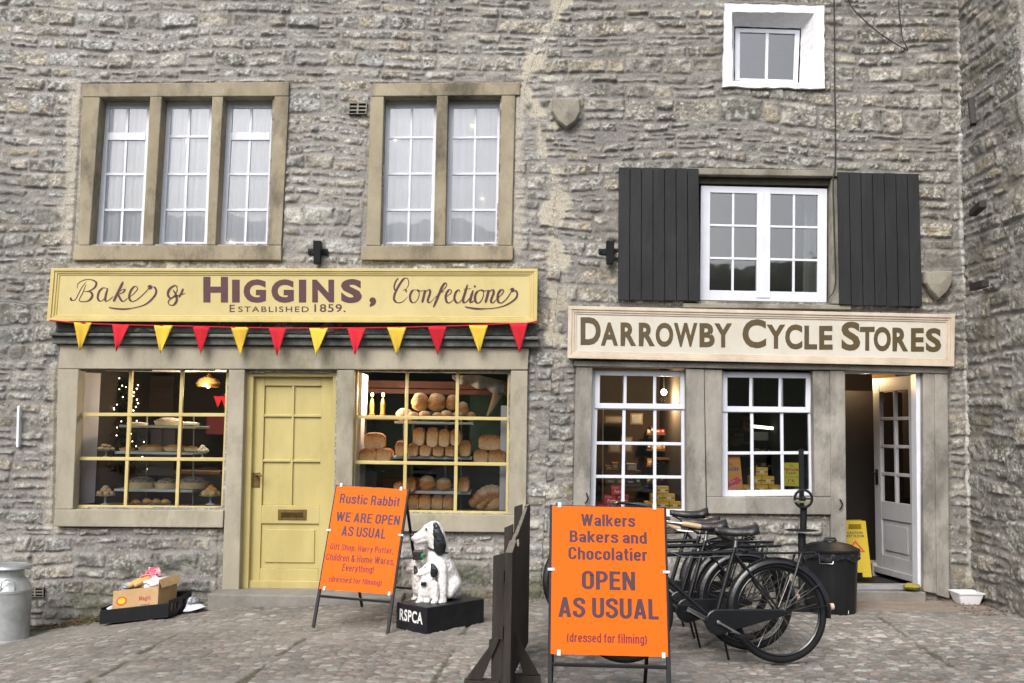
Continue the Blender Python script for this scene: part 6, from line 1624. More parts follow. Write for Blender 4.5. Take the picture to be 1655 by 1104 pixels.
# near puppy
p1, p2 = onz(676, 973), onz(704, 974); y1 = p1[2] + .03
pup = [seg((697, 919, y1), 12, (693, 921, y1), 11), seg((690, 923, y1 - .01), 9, (676, 927, y1 - .02), 5.5), seg((696, 926, y1), 10, (692, 938, y1), 11), seg((692, 938, y1), 13, (693, 955, y1 + .02), 16), seg((694, 957, y1 + .03), 16, (697, 966, y1 + .03), 11),
       seg((682, 945, y1 - .02), 7, (680, 970, p1[2]), 5), seg((681, 972, p1[2]), 4.8, (675, 974, p1[2] - .01), 4), seg((702, 946, y1 - .03), 7.5, (704, 970, p2[2]), 5.6), seg((704, 972, p2[2]), 5.2, (700, 975, p2[2] - .015), 4.4), seg((690, 968, p1[2] + .02), 7, (690, 973, p1[2]), 5)]
mb = blob(pup, .0065, 3); mb.build('puppy_body', dog_w, dog, smooth=True)
b = ear([(699, 913, y1 - rad(10, y1)), (701.5, 922, y1 - rad(12, y1)), (701, 931, y1 - rad(12, y1))], [3, 6, 5.2], .4, dog_b); b.build('puppy_ear', dog_b, dog, smooth=True)
mb = MB(); mb.ell(D(672.5, 924, y1 - .03), rad(3.8, y1), rad(4, y1), rad(3.4, y1)); mb.build('puppy_nose', nose_m, dog, smooth=True)
mb = MB(); mb.ell(D(687, 916.5, y1 - rad(9.8, y1)), .007, .005, .004); mb.build('puppy_eye', M('grey_eye', (.05, .055, .06)), dog, smooth=True)
mb = MB(); c = D(684.5, 944, y1 - .075); mb.box(c.x - .02, c.x + .02, c.y, c.y + .03, c.z - .014, c.z + .014); mb.build('collar_tag', dog_b, dog, bevel=.003)
# far puppy, half hidden
y2 = y1 + .10
pup2 = [seg((672, 912, y2), 10, (668, 915, y2), 9), seg((666, 917, y2), 7.5, (658, 921, y2 - .01), 4.8), seg((673, 918, y2), 9, (676, 932, y2), 9), seg((676, 932, y2), 11, (678, 952, y2), 12), seg((673, 940, y2 - .01), 6, (672, 966, y2), 4.6), seg((673, 967, y2), 5, (668, 969, y2 - .02), 4)]
mb = blob(pup2, .0065, 3); mb.build('puppy_body', dog_w, dog, smooth=True)
b = ear([(670, 916, y2 - rad(9, y2)), (671.5, 923, y2 - rad(10, y2)), (671.5, 928, y2 - rad(9.5, y2))], [2.5, 4, 3], .4, dog_b); b.build('puppy_ear', dog_b, dog, smooth=True)
mb = MB(); mb.ell(D(655.5, 918.5, y2 - .01), rad(2.6, y2), rad(3, y2), rad(2.6, y2)); mb.build('puppy_nose', nose_m, dog, smooth=True)

# ---- dark picket hurdle seen almost end-on
wood_d = M('dark_stained_wood', (.024, .021, .018), .8, .3, 4, .3, 40, spec=.2, c2=(.050, .043, .036), stretch=(3, 3, .35))
endgrain = M('pale_end_grain', (.16, .14, .11), .85, .3, 20, .2, 60)
pf_ = thing('picket_hurdle', 'dark stained wooden picket hurdle standing end-on between the dog statue and the Walkers sign', 'fence', (U(828, 1000, 6.2).x, 6.2, GZ(0)))
def picket(px0, px1, top0, top1, d, depth, th, last_z=None, face='x'):
    a = U(px0, top0, d); b = U(px1, top1, d); z0 = GZ(0) + .02 if last_z is None else last_z
    mb = MB()
    mb.hexa([(a.x, d, a.z), (b.x, d, b.z), (b.x, d, z0), (a.x, d, z0), (a.x + .004, d + depth, a.z), (b.x + .004, d + depth, b.z), (b.x + .004, d + depth, z0), (a.x + .004, d + depth, z0)])
    return mb
for px0, px1, t0, t1, d in ((797, 818, 899, 893, 5.75), (815, 829, 853, 847, 6.35), (831, 844, 819, 815, 6.95)):
    picket(px0, px1, t0, t1, d, .022, .02).build('picket', wood_d, pf_, bevel=.002)
# right-hand run: five boards edge to edge rising away from the street
N = 6
for i in range(N):
    t = i / (N - 1); d0 = 5.62 + .215 * i; k = t ** 1.15
    x_l = 822 + (848 - 822) * t; zt_ = 893 + (818 - 893) * k; zt2 = 893 + (818 - 893) * min(1, ((i + .9) / (N - 1)) ** 1.15)
    xw = -.018 + .118 * t; dxw = .118 / (N - 1)
    z0 = GZ(0) + .03; za = U(x_l, zt_, d0).z; zb = za + (.045 if i < N - 1 else .0)
    mb = MB(); th_ = .040 if i == 0 else .022
    mb.hexa([(xw, d0, za), (xw + th_, d0, za), (xw + th_, d0, z0), (xw, d0, z0), (xw + dxw, d0 + .21, zb), (xw + dxw + th_, d0 + .21, zb), (xw + dxw + th_, d0 + .21, z0), (xw + dxw, d0 + .21, z0)])
    mb.m[1 * 0] = 0; mb.m[2] = 1
    mb.build('board', [wood_d, endgrain], pf_, bevel=.002)
mb = MB(); g = GZ(0)
xr = U(823, 900, 5.62).x

for za_, zb_ in ((.30, .37), (.62, .68)): mb.hexa([(-.040, 5.66, g + zb_), (-.022, 5.66, g + zb_), (-.022, 5.66, g + za_), (-.040, 5.66, g + za_), (.075, 6.9, g + zb_), (.093, 6.9, g + zb_), (.093, 6.9, g + za_), (.075, 6.9, g + za_)])
mb.build('rail', wood_d, pf_, bevel=.003)
for d, sgn, ln in ((5.72, -1, .20), (5.85, 1, .17), (6.78, -1, .18)):
    xx = -.018 + .092 * (d - 5.62) + (.024 if sgn > 0 else -.03)
    mb = MB(); mb.box(min(xx, xx + sgn * ln), max(xx, xx + sgn * ln), d, d + .07, g + .004, g + .060); ft_ = mb.build('foot', wood_d, pf_, bevel=.003)
    mb = MB(); mb.hexa([(xx, d + .012, g + .30), (xx + sgn * .02, d + .012, g + .30), (xx + sgn * (ln - .01), d + .012, g + .063), (xx + sgn * (ln - .10), d + .012, g + .063), (xx, d + .05, g + .30), (xx + sgn * .02, d + .05, g + .30), (xx + sgn * (ln - .01), d + .05, g + .063), (xx + sgn * (ln - .10), d + .05, g + .063)]); mb.build('brace', wood_d, pf_, bevel=.002)
mb = MB(); a = U(847, 893, 5.8); mb.box(.048, .060, 5.80, 6.0, g + .80, g + .82) ; mb.build('pale_batten', M('bare_batten', (.30, .23, .15), .8, .2, 12, .1, 50), pf_, bevel=.002)
mb = MB(); mb.add([U(815, 933, 6.1), U(824, 915, 6.1), U(824, 933, 6.1)], [(0, 1, 2)]); o = mb.build('green_tag', M('green_tag', (.08, .30, .12), .6, .1, 10, 0, 1), pf_); o.modifiers.new('thickness', 'SOLIDIFY').thickness = .002

# ---- bicycles
bk_blk = M('black_enamel', (.006, .0065, .008), .25, .3, 10, .05, 60, spec=.5)
rubber = M('tyre_rubber', (.010, .010, .011), .8, .2, 20, .2, 90, spec=.2)
chrome = M('tarnished_chrome', (.32, .31, .30), .3, .3, 14, .05, 60, metal=.95)
spoke_m = M('dull_spokes', (.24, .22, .19), .4, .2, 20, 0, 1, metal=.8)
leather = M('black_leather', (.014, .013, .014), .38, .3, 12, .25, 60, spec=.6)
cream_grip = M('cream_grip', (.50, .38, .20), .55, .15, 30, .15, 60)
blk_grip = M('black_grip', (.02, .02, .02), .6, .2, 30, .1, 60)
reflect = M('faded_reflector', (.62, .42, .36), .3, .1, 20, 0, 1)
WR = .315; WB = 1.0
def make_bike(label, grip, bag):
    """roadster: x runs back to front (front at -x), rear wheel touches the ground at the origin"""
    t = thing('bicycle', label, 'bicycle', (0, 0, 0), 'old black roadster bicycles')
    RA, FA = Vector((0, 0, WR)), Vector((-WB, 0, WR)); BB = Vector((-.42, 0, .255)); ST = Vector((-.280, 0, .69)); HT = Vector((-.745, 0, .70)); HB = Vector((-.79, 0, .54))
    def B(name, mb, mat, par=t, **k): return mb.build(name, mat, par, local=True, **k)
    def wheel(c, nm):
        mb = MB(); mb.ring(c, WR - .045, .010, n=56, m=6); w = B('wheel', mb, bk_blk, smooth=True)
        mb = MB(); mb.ring(c, WR - .020, .0205, n=64, m=10); B('tyre', mb, rubber, w, smooth=True)
        mb = MB(); mb.tube([c + Vector((0, -.05, 0)), c + Vector((0, .05, 0))], .022 if nm == 'r' else .015, 12); B('hub', mb, chrome, w, smooth=True)
        mb = MB()
        for i in range(32):
            a = 2 * math.pi * i / 32; s = 1 if i % 2 else -1; b = a + (1 if (i // 2) % 2 else -1) * 1.15
            mb.tube([c + Vector((.021 * math.cos(b), s * .028, .021 * math.sin(b))), c + Vector(((WR - .05) * math.cos(a), 0, (WR - .05) * math.sin(a)))], .0014, 4)
        B('spokes', mb, spoke_m, w)
    wheel(RA, 'r'); wheel(FA, 'f')
    mb = MB(); r = .0145
    mb.tube([ST + Vector((.012, 0, .03)), BB], .0150, 10); mb.tube([ST, HT + Vector((.01, 0, -.03))], r, 10); mb.tube([BB, HB + Vector((.01, 0, .03))], .0155, 10); mb.tube([HT + Vector((-.012, 0, .05)), HB + Vector((.0, 0, -.02))], .018, 12)
    for s in (-1, 1):
        mb.tube([BB + Vector((.02, s * .03, 0)), RA + Vector((0, s * .058, 0))], .0095, 8); mb.tube([ST + Vector((.01, s * .018, -.02)), RA + Vector((0, s * .058, 0))], .0085, 8)
    mb.tube([BB + Vector((0, -.035, 0)), BB + Vector((0, .035, 0))], .022, 12)
    B('frame', mb, bk_blk, smooth=True)
    mb = MB(); cr = HB + Vector((-.005, 0, -.04)); mb.tube([cr + Vector((0, -.05, 0)), cr + Vector((0, .05, 0))], .016, 8)
    for s in (-1, 1): mb.tube(catmull([tuple(cr + Vector((0, s * .05, 0))), tuple(cr.lerp(FA, .55) + Vector((.02, s * .052, 0))), tuple(FA + Vector((0, s * .055, 0)))], 5), [.012] * 6 + [.010] * 5, 8)
    B('fork', mb, bk_blk, smooth=True)
    def guard(c, a0, a1, nm):
        n = 30; vs = []; fs = []
        prof = [(-.034, -.022), (-.030, .0), (-.018, .012), (0, .016), (.018, .012), (.030, .0), (.034, -.022)]
        for i in range(n + 1):
            a = a0 + (a1 - a0) * i / n
            for y, z in prof: rr_ = WR + .014 + z; vs.append(c + Vector((math.cos(a) * rr_, y, math.sin(a) * rr_)))
        m = len(prof)
        for i in range(n):
            for k in range(m - 1): fs.append((i * m + k, i * m + k + 1, (i + 1) * m + k + 1, (i + 1) * m + k))
        mb = MB(); mb.add(vs, fs)
        for a in ((a0 + .25, a0 + .7) if nm == 'r' else (a1 - .3, a1 - .9)):
            for s in (-1, 1): mb.tube([c + Vector((0, s * .06, 0)), c + Vector((math.cos(a) * (WR + .008), s * .034, math.sin(a) * (WR + .008)))], .003, 5)
        o = B('mudguard', mb, bk_blk, smooth=True)
        return o
    guard(RA, -.12, 3.45, 'r'); guard(FA, .65, 3.75, 'f')
    # chaincase, crank, pedals
    mb = MB(); cc = BB + Vector((0, -.052, 0)); vs = []
    for i in range(22): a = math.pi * .5 + math.pi * i / 21; vs.append(cc + Vector((math.cos(a) * .080, 0, math.sin(a) * .080)))
    rc = RA + Vector((0, -.052, 0))
    for i in range(14): a = -math.pi * .5 + math.pi * i / 13; vs.append(rc + Vector((math.cos(a) * .022, 0, math.sin(a) * .022)))
    mb.prism(vs, (0, -.030, 0)); B('chain_case', mb, bk_blk, bevel=.008)
    for s, an in ((-1, -.5), (1, -.5 + math.pi)):
        mb = MB(); p0 = BB + Vector((0, s * .092, 0)); p1 = p0 + Vector((math.cos(an) * .165, s * .01, math.sin(an) * .165)); mb.bar(p0, p1, .020, .012); mb.tube([BB + Vector((0, s * .03, 0)), p0 + Vector((0, s * .01, 0))], .012, 8); ck = B('crank', mb, chrome, bevel=.002)
        mb = MB(); mb.box(p1.x - .045, p1.x + .045, p1.y + s * .02 - .0, p1.y + s * .10, p1.z - .012, p1.z + .012) if s > 0 else mb.box(p1.x - .045, p1.x + .045, p1.y - .10, p1.y - .02, p1.z - .012, p1.z + .012); B('pedal', mb, rubber, ck, bevel=.004)
    # saddle on coil springs
    mb = MB(); mb.tube([ST + Vector((.01, 0, .0)), ST + Vector((.025, 0, .11))], .012, 8); B('seat_post', mb, chrome, smooth=True)
    sb = ST + Vector((.02, 0, .125)); vs = []; n = 14; m = 10
    for i in range(n + 1):
        u = i / n; x = -.14 + .275 * u; w = .022 + .088 * (sstep(np.array(u), .25, .95) ** 1.0); w = float(w) * (1 - .25 * max(0, u - .85) / .15)
        zc = .035 + .018 * u - .014 * math.sin(math.pi * u) + (.02 * (u - .8) if u > .8 else 0)
        for k in range(m + 1):
            a = math.pi * k / m; yy = -math.cos(a) * w; drop = (1 - math.sin(a) ** .7) * (.040 + .03 * u)
            vs.append(sb + Vector((x, yy * (1.0 - .08 * (1 - math.sin(a))), zc - drop)))
    fs = [(i * (m + 1) + k, i * (m + 1) + k + 1, (i + 1) * (m + 1) + k + 1, (i + 1) * (m + 1) + k) for i in range(n) for k in range(m)]
    mb = MB(); mb.add(vs, fs); sdl = B('saddle', mb, leather, smooth=True); so = sdl.modifiers.new('thickness', 'SOLIDIFY'); so.thickness = .006
    mb = MB()
    for s in (-1, 1):
        pts = [sb + Vector((.095 + .019 * math.cos(i * .9), s * .055 + .019 * math.sin(i * .9), -.045 + .0021 * i)) for i in range(30)]; mb.tube(pts, .0035, 5)
        mb.tube([sb + Vector((-.14, 0, .0)), sb + Vector((-.05, s * .03, -.045)), sb + Vector((.10, s * .055, -.048))], .004, 5)
    B('springs', mb, dark_iron, sdl, smooth=True)
    if bag:
        mb = MB(); c0 = sb + Vector((.16, 0, -.055)); mb.tube([c0 + Vector((0, -.10, 0)), c0 + Vector((0, -.095, 0)), c0 + Vector((0, .095, 0)), c0 + Vector((0, .10, 0))], [.03, .042, .042, .03], 14); B('tool_bag', mb, leather, sdl, smooth=True)
    # handlebar with rod-brake levers
    hb = HT + Vector((-.03, 0, .14)); mb = MB(); mb.tube([HT + Vector((-.012, 0, .04)), hb], .012, 10)
    for s in (-1, 1): mb.tube(catmull([tuple(hb), tuple(hb + Vector((-.03, s * .09, .015))), tuple(hb + Vector((-.01, s * .19, .03))), tuple(hb + Vector((.09, s * .25, .02))), tuple(hb + Vector((.19, s * .265, .005)))], 5), .011, 8)
    for s in (-1, 1): mb.tube(catmull([tuple(hb + Vector((.03, s * .04, -.02))), tuple(hb + Vector((.04, s * .15, .0))), tuple(hb + Vector((.08, s * .22, -.02))), tuple(hb + Vector((.17, s * .245, -.03)))], 4), .005, 6)
    hbar = B('handlebar', mb, chrome if not bag else bk_blk, smooth=True)
    for s in (-1, 1):
        mb = MB(); mb.tube([hb + Vector((.10, s * .252, .020)), hb + Vector((.12, s * .256, .017)), hb + Vector((.20, s * .268, .004)), hb + Vector((.215, s * .27, .002))], [.013, .0165, .0165, .014], 10); B('grip', mb, grip, hbar, smooth=True)
    mb = MB()
    mb.tube(catmull([tuple(hb + Vector((.05, -.16, .0))), tuple(hb + Vector((-.06, -.12, .06))), tuple(hb + Vector((-.09, -.02, -.02))), tuple(HT + Vector((.10, -.022, -.035))), tuple(ST + Vector((-.05, -.022, -.025)))], 6), .0028, 5)
    mb.tube(catmull([tuple(hb + Vector((.05, .16, .0))), tuple(hb + Vector((-.07, .10, .05))), tuple(hb + Vector((-.08, .02, -.08))), tuple(cr + Vector((-.03, 0, .03)))], 6), .0028, 5)
    B('brake_cable', mb, M('grey_cable', (.12, .12, .12)), hbar, smooth=True)
    mb = MB(); bl = hb + Vector((-.025, -.10, .035)); mb.lathe([(.024, 0), (.026, .004), (.022, .014), (.010, .021), (0, .022)], bl, 16); B('bell', mb, chrome, hbar, smooth=True)
    # rear carrier and reflector
    mb = MB(); z = WR * 2 + .055
    for y in (-.06, -.02, .02, .06): mb.tube([(-.20, y, z - .0), (.05, y, z), (.24, y, z + .005)], .0085, 6)
    mb.tube([(.24, -.06, z + .005), (.255, 0, z + .006), (.24, .06, z + .005)], .0085, 6); mb.tube([(-.20, -.06, z), (-.20, .06, z)], .0075, 6); mb.tube([(.03, -.06, z), (.03, .06, z)], .0075, 6)
    for s in (-1, 1): mb.tube([(.15, s * .06, z), (.015, s * .065, WR)], .0075, 6)
    mb.tube([(-.20, 0, z), (-.25, 0, z + .02)], .006, 6)
    B('carrier', mb, bk_blk, smooth=True)
    mb = MB(); a = .10; p = RA + Vector((math.cos(a) * (WR + .03), 0, math.sin(a) * (WR + .03))); mb.tube([p, p + Vector((.022, 0, .002))], [.022, .020], 14); B('rear_reflector', mb, reflect, smooth=True)
    # prop stand
    mb = MB(); mb.tube([BB + Vector((.05, .03, -.02)), BB + Vector((.12, .13, -.245))], .008, 8); B('prop_stand', mb, dark_iron, smooth=True)
    return t
def copy_tree(o, parent=None):
    c = o.copy(); COL.objects.link(c)
    if parent is not None: c.parent = parent
    for ch_ in list(o.children): copy_tree(ch_, c)
    return c
def place_bike(b, px, py, yaw, lean):
    p = G(px, py); b.location = (p.x, p.y, GZ(p.x) + .004); b.rotation_euler = (math.radians(lean), 0, math.radians(yaw)); b.rotation_mode = 'XYZ'
b1 = make_bike('nearest black bicycle, with cream grips, its rear wheel in front of the black bin', cream_grip, False)
b2 = make_bike('second black bicycle from the front, its saddle just left of the nearest one', blk_grip, True)
b3 = copy_tree(b2); b3['label'] = 'third black bicycle from the front, wedged between the second and the one by the wall'
b4 = copy_tree(b2); b4['label'] = 'farthest black bicycle, closest to the wall, front wheel showing left of the Walkers sign'
place_bike(b1, 1262, 1073, 4, -7)
place_bike(b2, 1210, 1052, 2, -9)
place_bike(b3, 1196, 1038, -3, -9)
place_bike(b4, 1176, 1018, -3, -10)
b4.scale = (1.03,) * 3

# ---- dustbin
bin_m = M('black_bin_plastic', (.008, .008, .0095), .45, .2, 6, .06, 40, spec=.35)
bc = U(1343, 992, 8.34); bc.z = GZ(bc.x)
bn = thing('dustbin', 'black plastic dustbin with a domed lid beside the open door', 'bin', tuple(bc))
mb = MB(); prof = []; n = 48; k = 8.34 / FPX; vs = []
for j, (r_, z) in enumerate([(.195, .0), (.200, .015), (.206, .2), (.214, .45), (.218, .555), (.226, .56), (.226, .585)]):
    for i in range(n):
        a = 2 * math.pi * i / n; rb = r_ - (.004 if (i % 4 < 2 and 0 < j < 5) else 0); vs.append((bc.x + rb * math.cos(a), bc.y + rb * math.sin(a), bc.z + z))
mb.add(vs, [(j * n + i, j * n + (i + 1) % n, (j + 1) * n + (i + 1) % n, (j + 1) * n + i) for j in range(6) for i in range(n)]); mb.build('body', bin_m, bn, smooth=40)
mb = MB(); mb.lathe([(.234, .572), (.238, .578), (.236, .600), (.222, .606), (.16, .640), (.09, .655), (.05, .660), (.045, .672), (.0, .676)], bc, 40); ld = mb.build('lid', bin_m, bn, smooth=True)
mb = MB(); mb.tube([bc + Vector((-.05, 0, .665)), bc + Vector((-.04, 0, .690)), bc + Vector((.04, 0, .690)), bc + Vector((.05, 0, .665))], .010, 8); mb.build('lid_handle', bin_m, ld, smooth=True)
# bin liner puckered out under the lid
rr = random.Random(12); mb = MB(); n = 64; vs = []
for j in range(5):
    for i in range(n): a = 2 * math.pi * i / n; r_ = .231 + .008 * math.sin(i * 1.9 + j) + rr.uniform(-.003, .006); vs.append((bc.x + r_ * math.cos(a), bc.y + r_ * math.sin(a), bc.z + .568 - j * .015 - (.02 * math.sin(i * .6) if j == 4 else 0)))
mb.add(vs, [(j * n + i, j * n + (i + 1) % n, (j + 1) * n + (i + 1) % n, (j + 1) * n + i) for j in range(4) for i in range(n)]); mb.build('bin_liner', M('glossy_bin_bag', (.010, .010, .012), .22, .2, 6, .4, 30, spec=.7), bn, smooth=True)
mb = MB(); y = bc.y - .222; a, b, c_, d_ = [U(px, py, y) for px, py in ((1323, 878), (1325, 897), (1346, 898), (1348, 881))]; mb.tube([a, b, c_, d_], .0035, 6); mb.build('wire_handle', chrome, bn, smooth=True)
mb = MB(); p = U(1373, 990, y); mb.box(p.x - .008, p.x + .008, p.y + .04, p.y + .06, p.z - .014, p.z + .014); mb.build('sticker', M('white_plastic', (.72, .74, .76)), bn); bn.scale = (1, 1, .86)

# ---- black stand pump with a handwheel on top
sp0 = U(1297, 980, 8.42); sp0.z = GZ(sp0.x)
stn = thing('handwheel_stand', 'tall black iron post with a handwheel and a flat crosspiece, behind the dustbin', 'iron stand', tuple(sp0))
Y_ = 8.42
mb = MB(); mb.lathe([(.14, 0), (.14, .02), (.05, .04), (.032, .08), (.032, U(1297, 862, Y_).z - sp0.z)], sp0, 20)
mb.build('post', dark_iron, stn, smooth=50)
mb = MB(); a = U(1298, 858, Y_); b = U(1299, 818, Y_); mb.tube([a, b], .028, 16); mb.build('cylinder', dark_iron, stn, smooth=50)
c = U(1295, 857, Y_); mb = MB(); mb.ell(c, .145, .10, .010, 28, 6); mb.build('tray', dark_iron, stn, smooth=True)
c = U(1298.5, 806, Y_ - .05); mb = MB(); mb.ring(c, .072, .0115, axis=(0, 1, 0), n=36); mb.tube([c + Vector((-.07, 0, 0)), c + Vector((.07, 0, 0))], .008, 6); mb.tube([c + Vector((0, 0, -.07)), c + Vector((0, .03, 0))], .010, 6); mb.ell(c, .022, .03, .022); mb.build('handwheel', dark_iron, stn, smooth=True)
mb = MB(); mb.pbox([(1283, 808.5), (1309, 811), (1309, 814), (1283, 812)], YW - (Y_ - .08), YW - (Y_ - .06)); mb.build('brass_bar', M('greenish_brass', (.25, .24, .12), .4, .2, 14, 0, 1, metal=.5), stn, bevel=.002)
a = U(1296.5, 726, Y_); b = U(1298, 822, Y_); mb = MB(); mb.box(a.x - .018, a.x + .020, Y_ + .02, Y_ + .05, b.z, a.z); mb.build('blade', dark_iron, stn, bevel=.003)

# ---- wet-floor sign just inside the door
yel_p = M('yellow_sign_plastic', (.50, .36, .012), .45, .06, 4, 0, 1)
sgn_r = M('sign_red', (.55, .05, .02), .5, .05, 6, 0, 1); sgn_k = M('sign_black', (.02, .02, .02), .5, .1, 6, 0, 1)
wq_ = [U(a, b, d) for a, b, d in ((1365, 842, 9.36), (1399, 842, 9.36), (1409.5, 933, 9.24), (1350, 933, 9.24))]
wf = thing('wet_floor_sign', 'yellow folding wet floor sign standing just inside the open doorway', 'warning sign', tuple(wq_[3].lerp(wq_[2], .5)))
wp = lambda u, v, d=0: (wq_[0] * (1 - u) + wq_[1] * u) * (1 - v) + (wq_[3] * (1 - u) + wq_[2] * u) * v + Vector((0, -d, 0))
def wbx(mb, u0, u1, v0, v1, d0=0.0, d1=-.018): mb.hexa([wp(u0, v0, d0), wp(u1, v0, d0), wp(u1, v1, d0), wp(u0, v1, d0), wp(u0, v0, d1), wp(u1, v0, d1), wp(u1, v1, d1), wp(u0, v1, d1)])
mb = MB(); wbx(mb, 0, 1, 0, .06); wbx(mb, 0, .22, .06, .15); wbx(mb, .78, 1, .06, .15); wbx(mb, 0, 1, .15, .92); wbx(mb, 0, .25, .92, 1); wbx(mb, .75, 1, .92, 1); mb.build('front_panel', yel_p, wf, bevel=.002)
bk_ = [p + Vector((0, .10 + .30 * k, 0)) for p, k in zip(wq_, (0, 0, 1, 1))]
mb = MB(); mb.hexa([p + Vector((0, .0, 0)) for p in bk_] + [p + Vector((0, .016, 0)) for p in bk_]); mb.build('rear_panel', yel_p, wf, bevel=.002)
mb = MB(); f_ = lambda u, v: wp(u, v, .0012); put_text(mb, 'CAUTION', f_, .18, .19, .82, .235, bold=.03); put_text(mb, 'WET FLOOR', f_, .12, .25, .88, .295, bold=.03); mb.build('lettering', sgn_k, wf)
mb = MB()
tri = [wp(.52, .35, .0014), wp(.88, .56, .0014), wp(.20, .56, .0014)]; cen = (tri[0] + tri[1] + tri[2]) / 3; inn_ = [cen + (p - cen) * .66 for p in tri]
mb.add(tri + inn_, [(0, 1, 4, 3), (1, 2, 5, 4), (2, 0, 3, 5)]); mb.build('warning_triangle', sgn_r, wf)
mb = MB(); wbx(mb, .42, .66, .62, .68, .002, .0005); mb.build('printed_block', sgn_k, wf)
# ---- moss-yellow door wedge, white tub
c = U(1474, 948, 8.86); c.z = U(1474, 950, 8.86).z - .012
mb = MB(); mb.ell(c + Vector((0, 0, .022)), .075, .05, .030, 18, 10, jit=.16, seed=4); mb.build('door_stop', M('mossy_stone', (.20, .19, .02), .9, .3, 16, .4, 60, c2=(.36, .30, .08)), smooth=True, label='lumpy yellow-green door stop at the foot of the open door', cat='door stop')
a, b = U(1555, 971, 8.62), U(1590, 972, 8.62); gz = GZ(4.0) + .006; cx, cy = (a.x + b.x) / 2, 8.74
tub = thing('plastic_tub', 'white square plastic tub on the cobbles beside the side wing', 'tub', (cx, cy, gz))
mb = MB(); w0, w1, hh = .083, .112, .098
def rr_ring(w, z, rd=.02, n=5):
    out = []
    for qx, qy, a0 in ((1, 1, 0), (-1, 1, 90), (-1, -1, 180), (1, -1, 270)):
        for i in range(n): a = math.radians(a0 + 90 * i / (n - 1)); out.append((cx + qx * (w - rd) + rd * math.cos(a), cy + qy * (w - rd) + rd * math.sin(a), gz + z))
    return out
rings = [rr_ring(w0, 0), rr_ring(w1 - .004, hh - .012), rr_ring(w1 - .004, hh - .011), rr_ring(w1 + .004, hh - .010), rr_ring(w1 + .005, hh), rr_ring(w1 - .007, hh), rr_ring(w0 - .003, .006)]
for r_ in rings: mb.v += r_
n = 20
for j in range(len(rings) - 1):
    for i in range(n): mb.f.append((j * n + i, j * n + (i + 1) % n, (j + 1) * n + (i + 1) % n, (j + 1) * n + i)); mb.m.append(0)
mb.f.append(tuple(range(n))[::-1]); mb.f.append(tuple(6 * n + i for i in range(n))); mb.m += [0, 0]
mb.build('tub_body', M('white_tub_plastic', (.74, .75, .78), .35, .04, 6, .02, 30), tub, smooth=40)
# ---- milk churn
zinc = M('galvanised_metal', (.36, .38, .38), .42, .12, 7, .12, 25, metal=.55, c2=(.52, .54, .54))
mc = U(10, 1015, 8.40); mc.z = GZ(mc.x) + .0
ch_ = thing('milk_churn', 'grey galvanised milk churn with a mushroom lid at the left edge', 'milk churn', tuple(mc))
mb = MB(); mb.lathe([(.180, 0), (.186, .004), (.186, .022), (.179, .028), (.179, .400), (.185, .404), (.185, .424), (.179, .430), (.160, .475), (.128, .515), (.115, .530), (.113, .585), (.122, .592)], mc, 44); mb.build('body', zinc, ch_, smooth=35)
mb = MB(); mb.lathe([(.112, .588), (.165, .592), (.170, .600), (.165, .618), (.13, .628), (.12, .622), (.03, .618), (.0, .618)], mc, 40); mb.build('lid', zinc, ch_, smooth=35)
for an in (-1.15, 2.0):
    d = Vector((math.cos(an), math.sin(an), 0)); s_ = Vector((-d.y, d.x, 0)); mb = MB()
    mb.tube(catmull([tuple(mc + d * .165 - s_ * .05 + Vector((0, 0, .41))), tuple(mc + d * .185 - s_ * .045 + Vector((0, 0, .50))), tuple(mc + d * .182 + Vector((0, 0, .525))), tuple(mc + d * .185 + s_ * .045 + Vector((0, 0, .50))), tuple(mc + d * .165 + s_ * .05 + Vector((0, 0, .41)))], 5), .007, 8); mb.build('handle', zinc, ch_, smooth=True)

# ---- black crate with a cardboard box and rubbish
cr_m = M('black_crate_plastic', (.008, .008, .010), .5, .2, 10, .1, 40, spec=.3)
Z7 = lambda x, y: (140 + x / 8.275, 910 + y / 8.275)
ca = G(*Z7(165, 845)); cb_ = G(*Z7(1100, 745)); 
ux = (cb_ - ca); ux.z = 0; LX = ux.length; ux.normalize(); uy = Vector((-ux.y, ux.x, 0)); LY = .36
base = Vector((ca.x, ca.y, 0)); gzf = lambda p: GZ(p.x)
s0 = (GZ((base + ux * LX).x) - GZ(base.x)) / LX; ux3 = (ux + Vector((0, 0, s0))).normalized()
base.z = GZ(base.x) + .012
sk = Vector((.22, 0, 0))
def cp(u, v, z): return base + ux3 * (u * LX) + (uy * LY + sk * .0) * v + Vector((0, 0, z)) + Vector((0, 0, (GZ((base + uy * LY * v).x) - GZ(base.x)) * v))
crate = thing('plastic_crate', 'low black plastic crate on the cobbles left of the yellow door', 'crate', tuple(cp(.5, .5, 0)))
mb = MB(); t_ = .012; Hc = .115
def cbx(m, u0, u1, v0, v1, z0, z1): m.hexa([cp(u0, v0, z1), cp(u1, v0, z1), cp(u1, v0, z0), cp(u0, v0, z0), cp(u0, v1, z1), cp(u1, v1, z1), cp(u1, v1, z0), cp(u0, v1, z0)])
eu, ev = t_ / LX, t_ / LY
cbx(mb, 0, 1, 0, 1, 0, .012); cbx(mb, 0, 1, 0, ev, .0125, Hc); cbx(mb, 0, 1, 1 - ev, 1, .0125, Hc + .04); cbx(mb, 0, eu, ev * 1.02, 1 - ev * 1.02, .0125, Hc + .02)
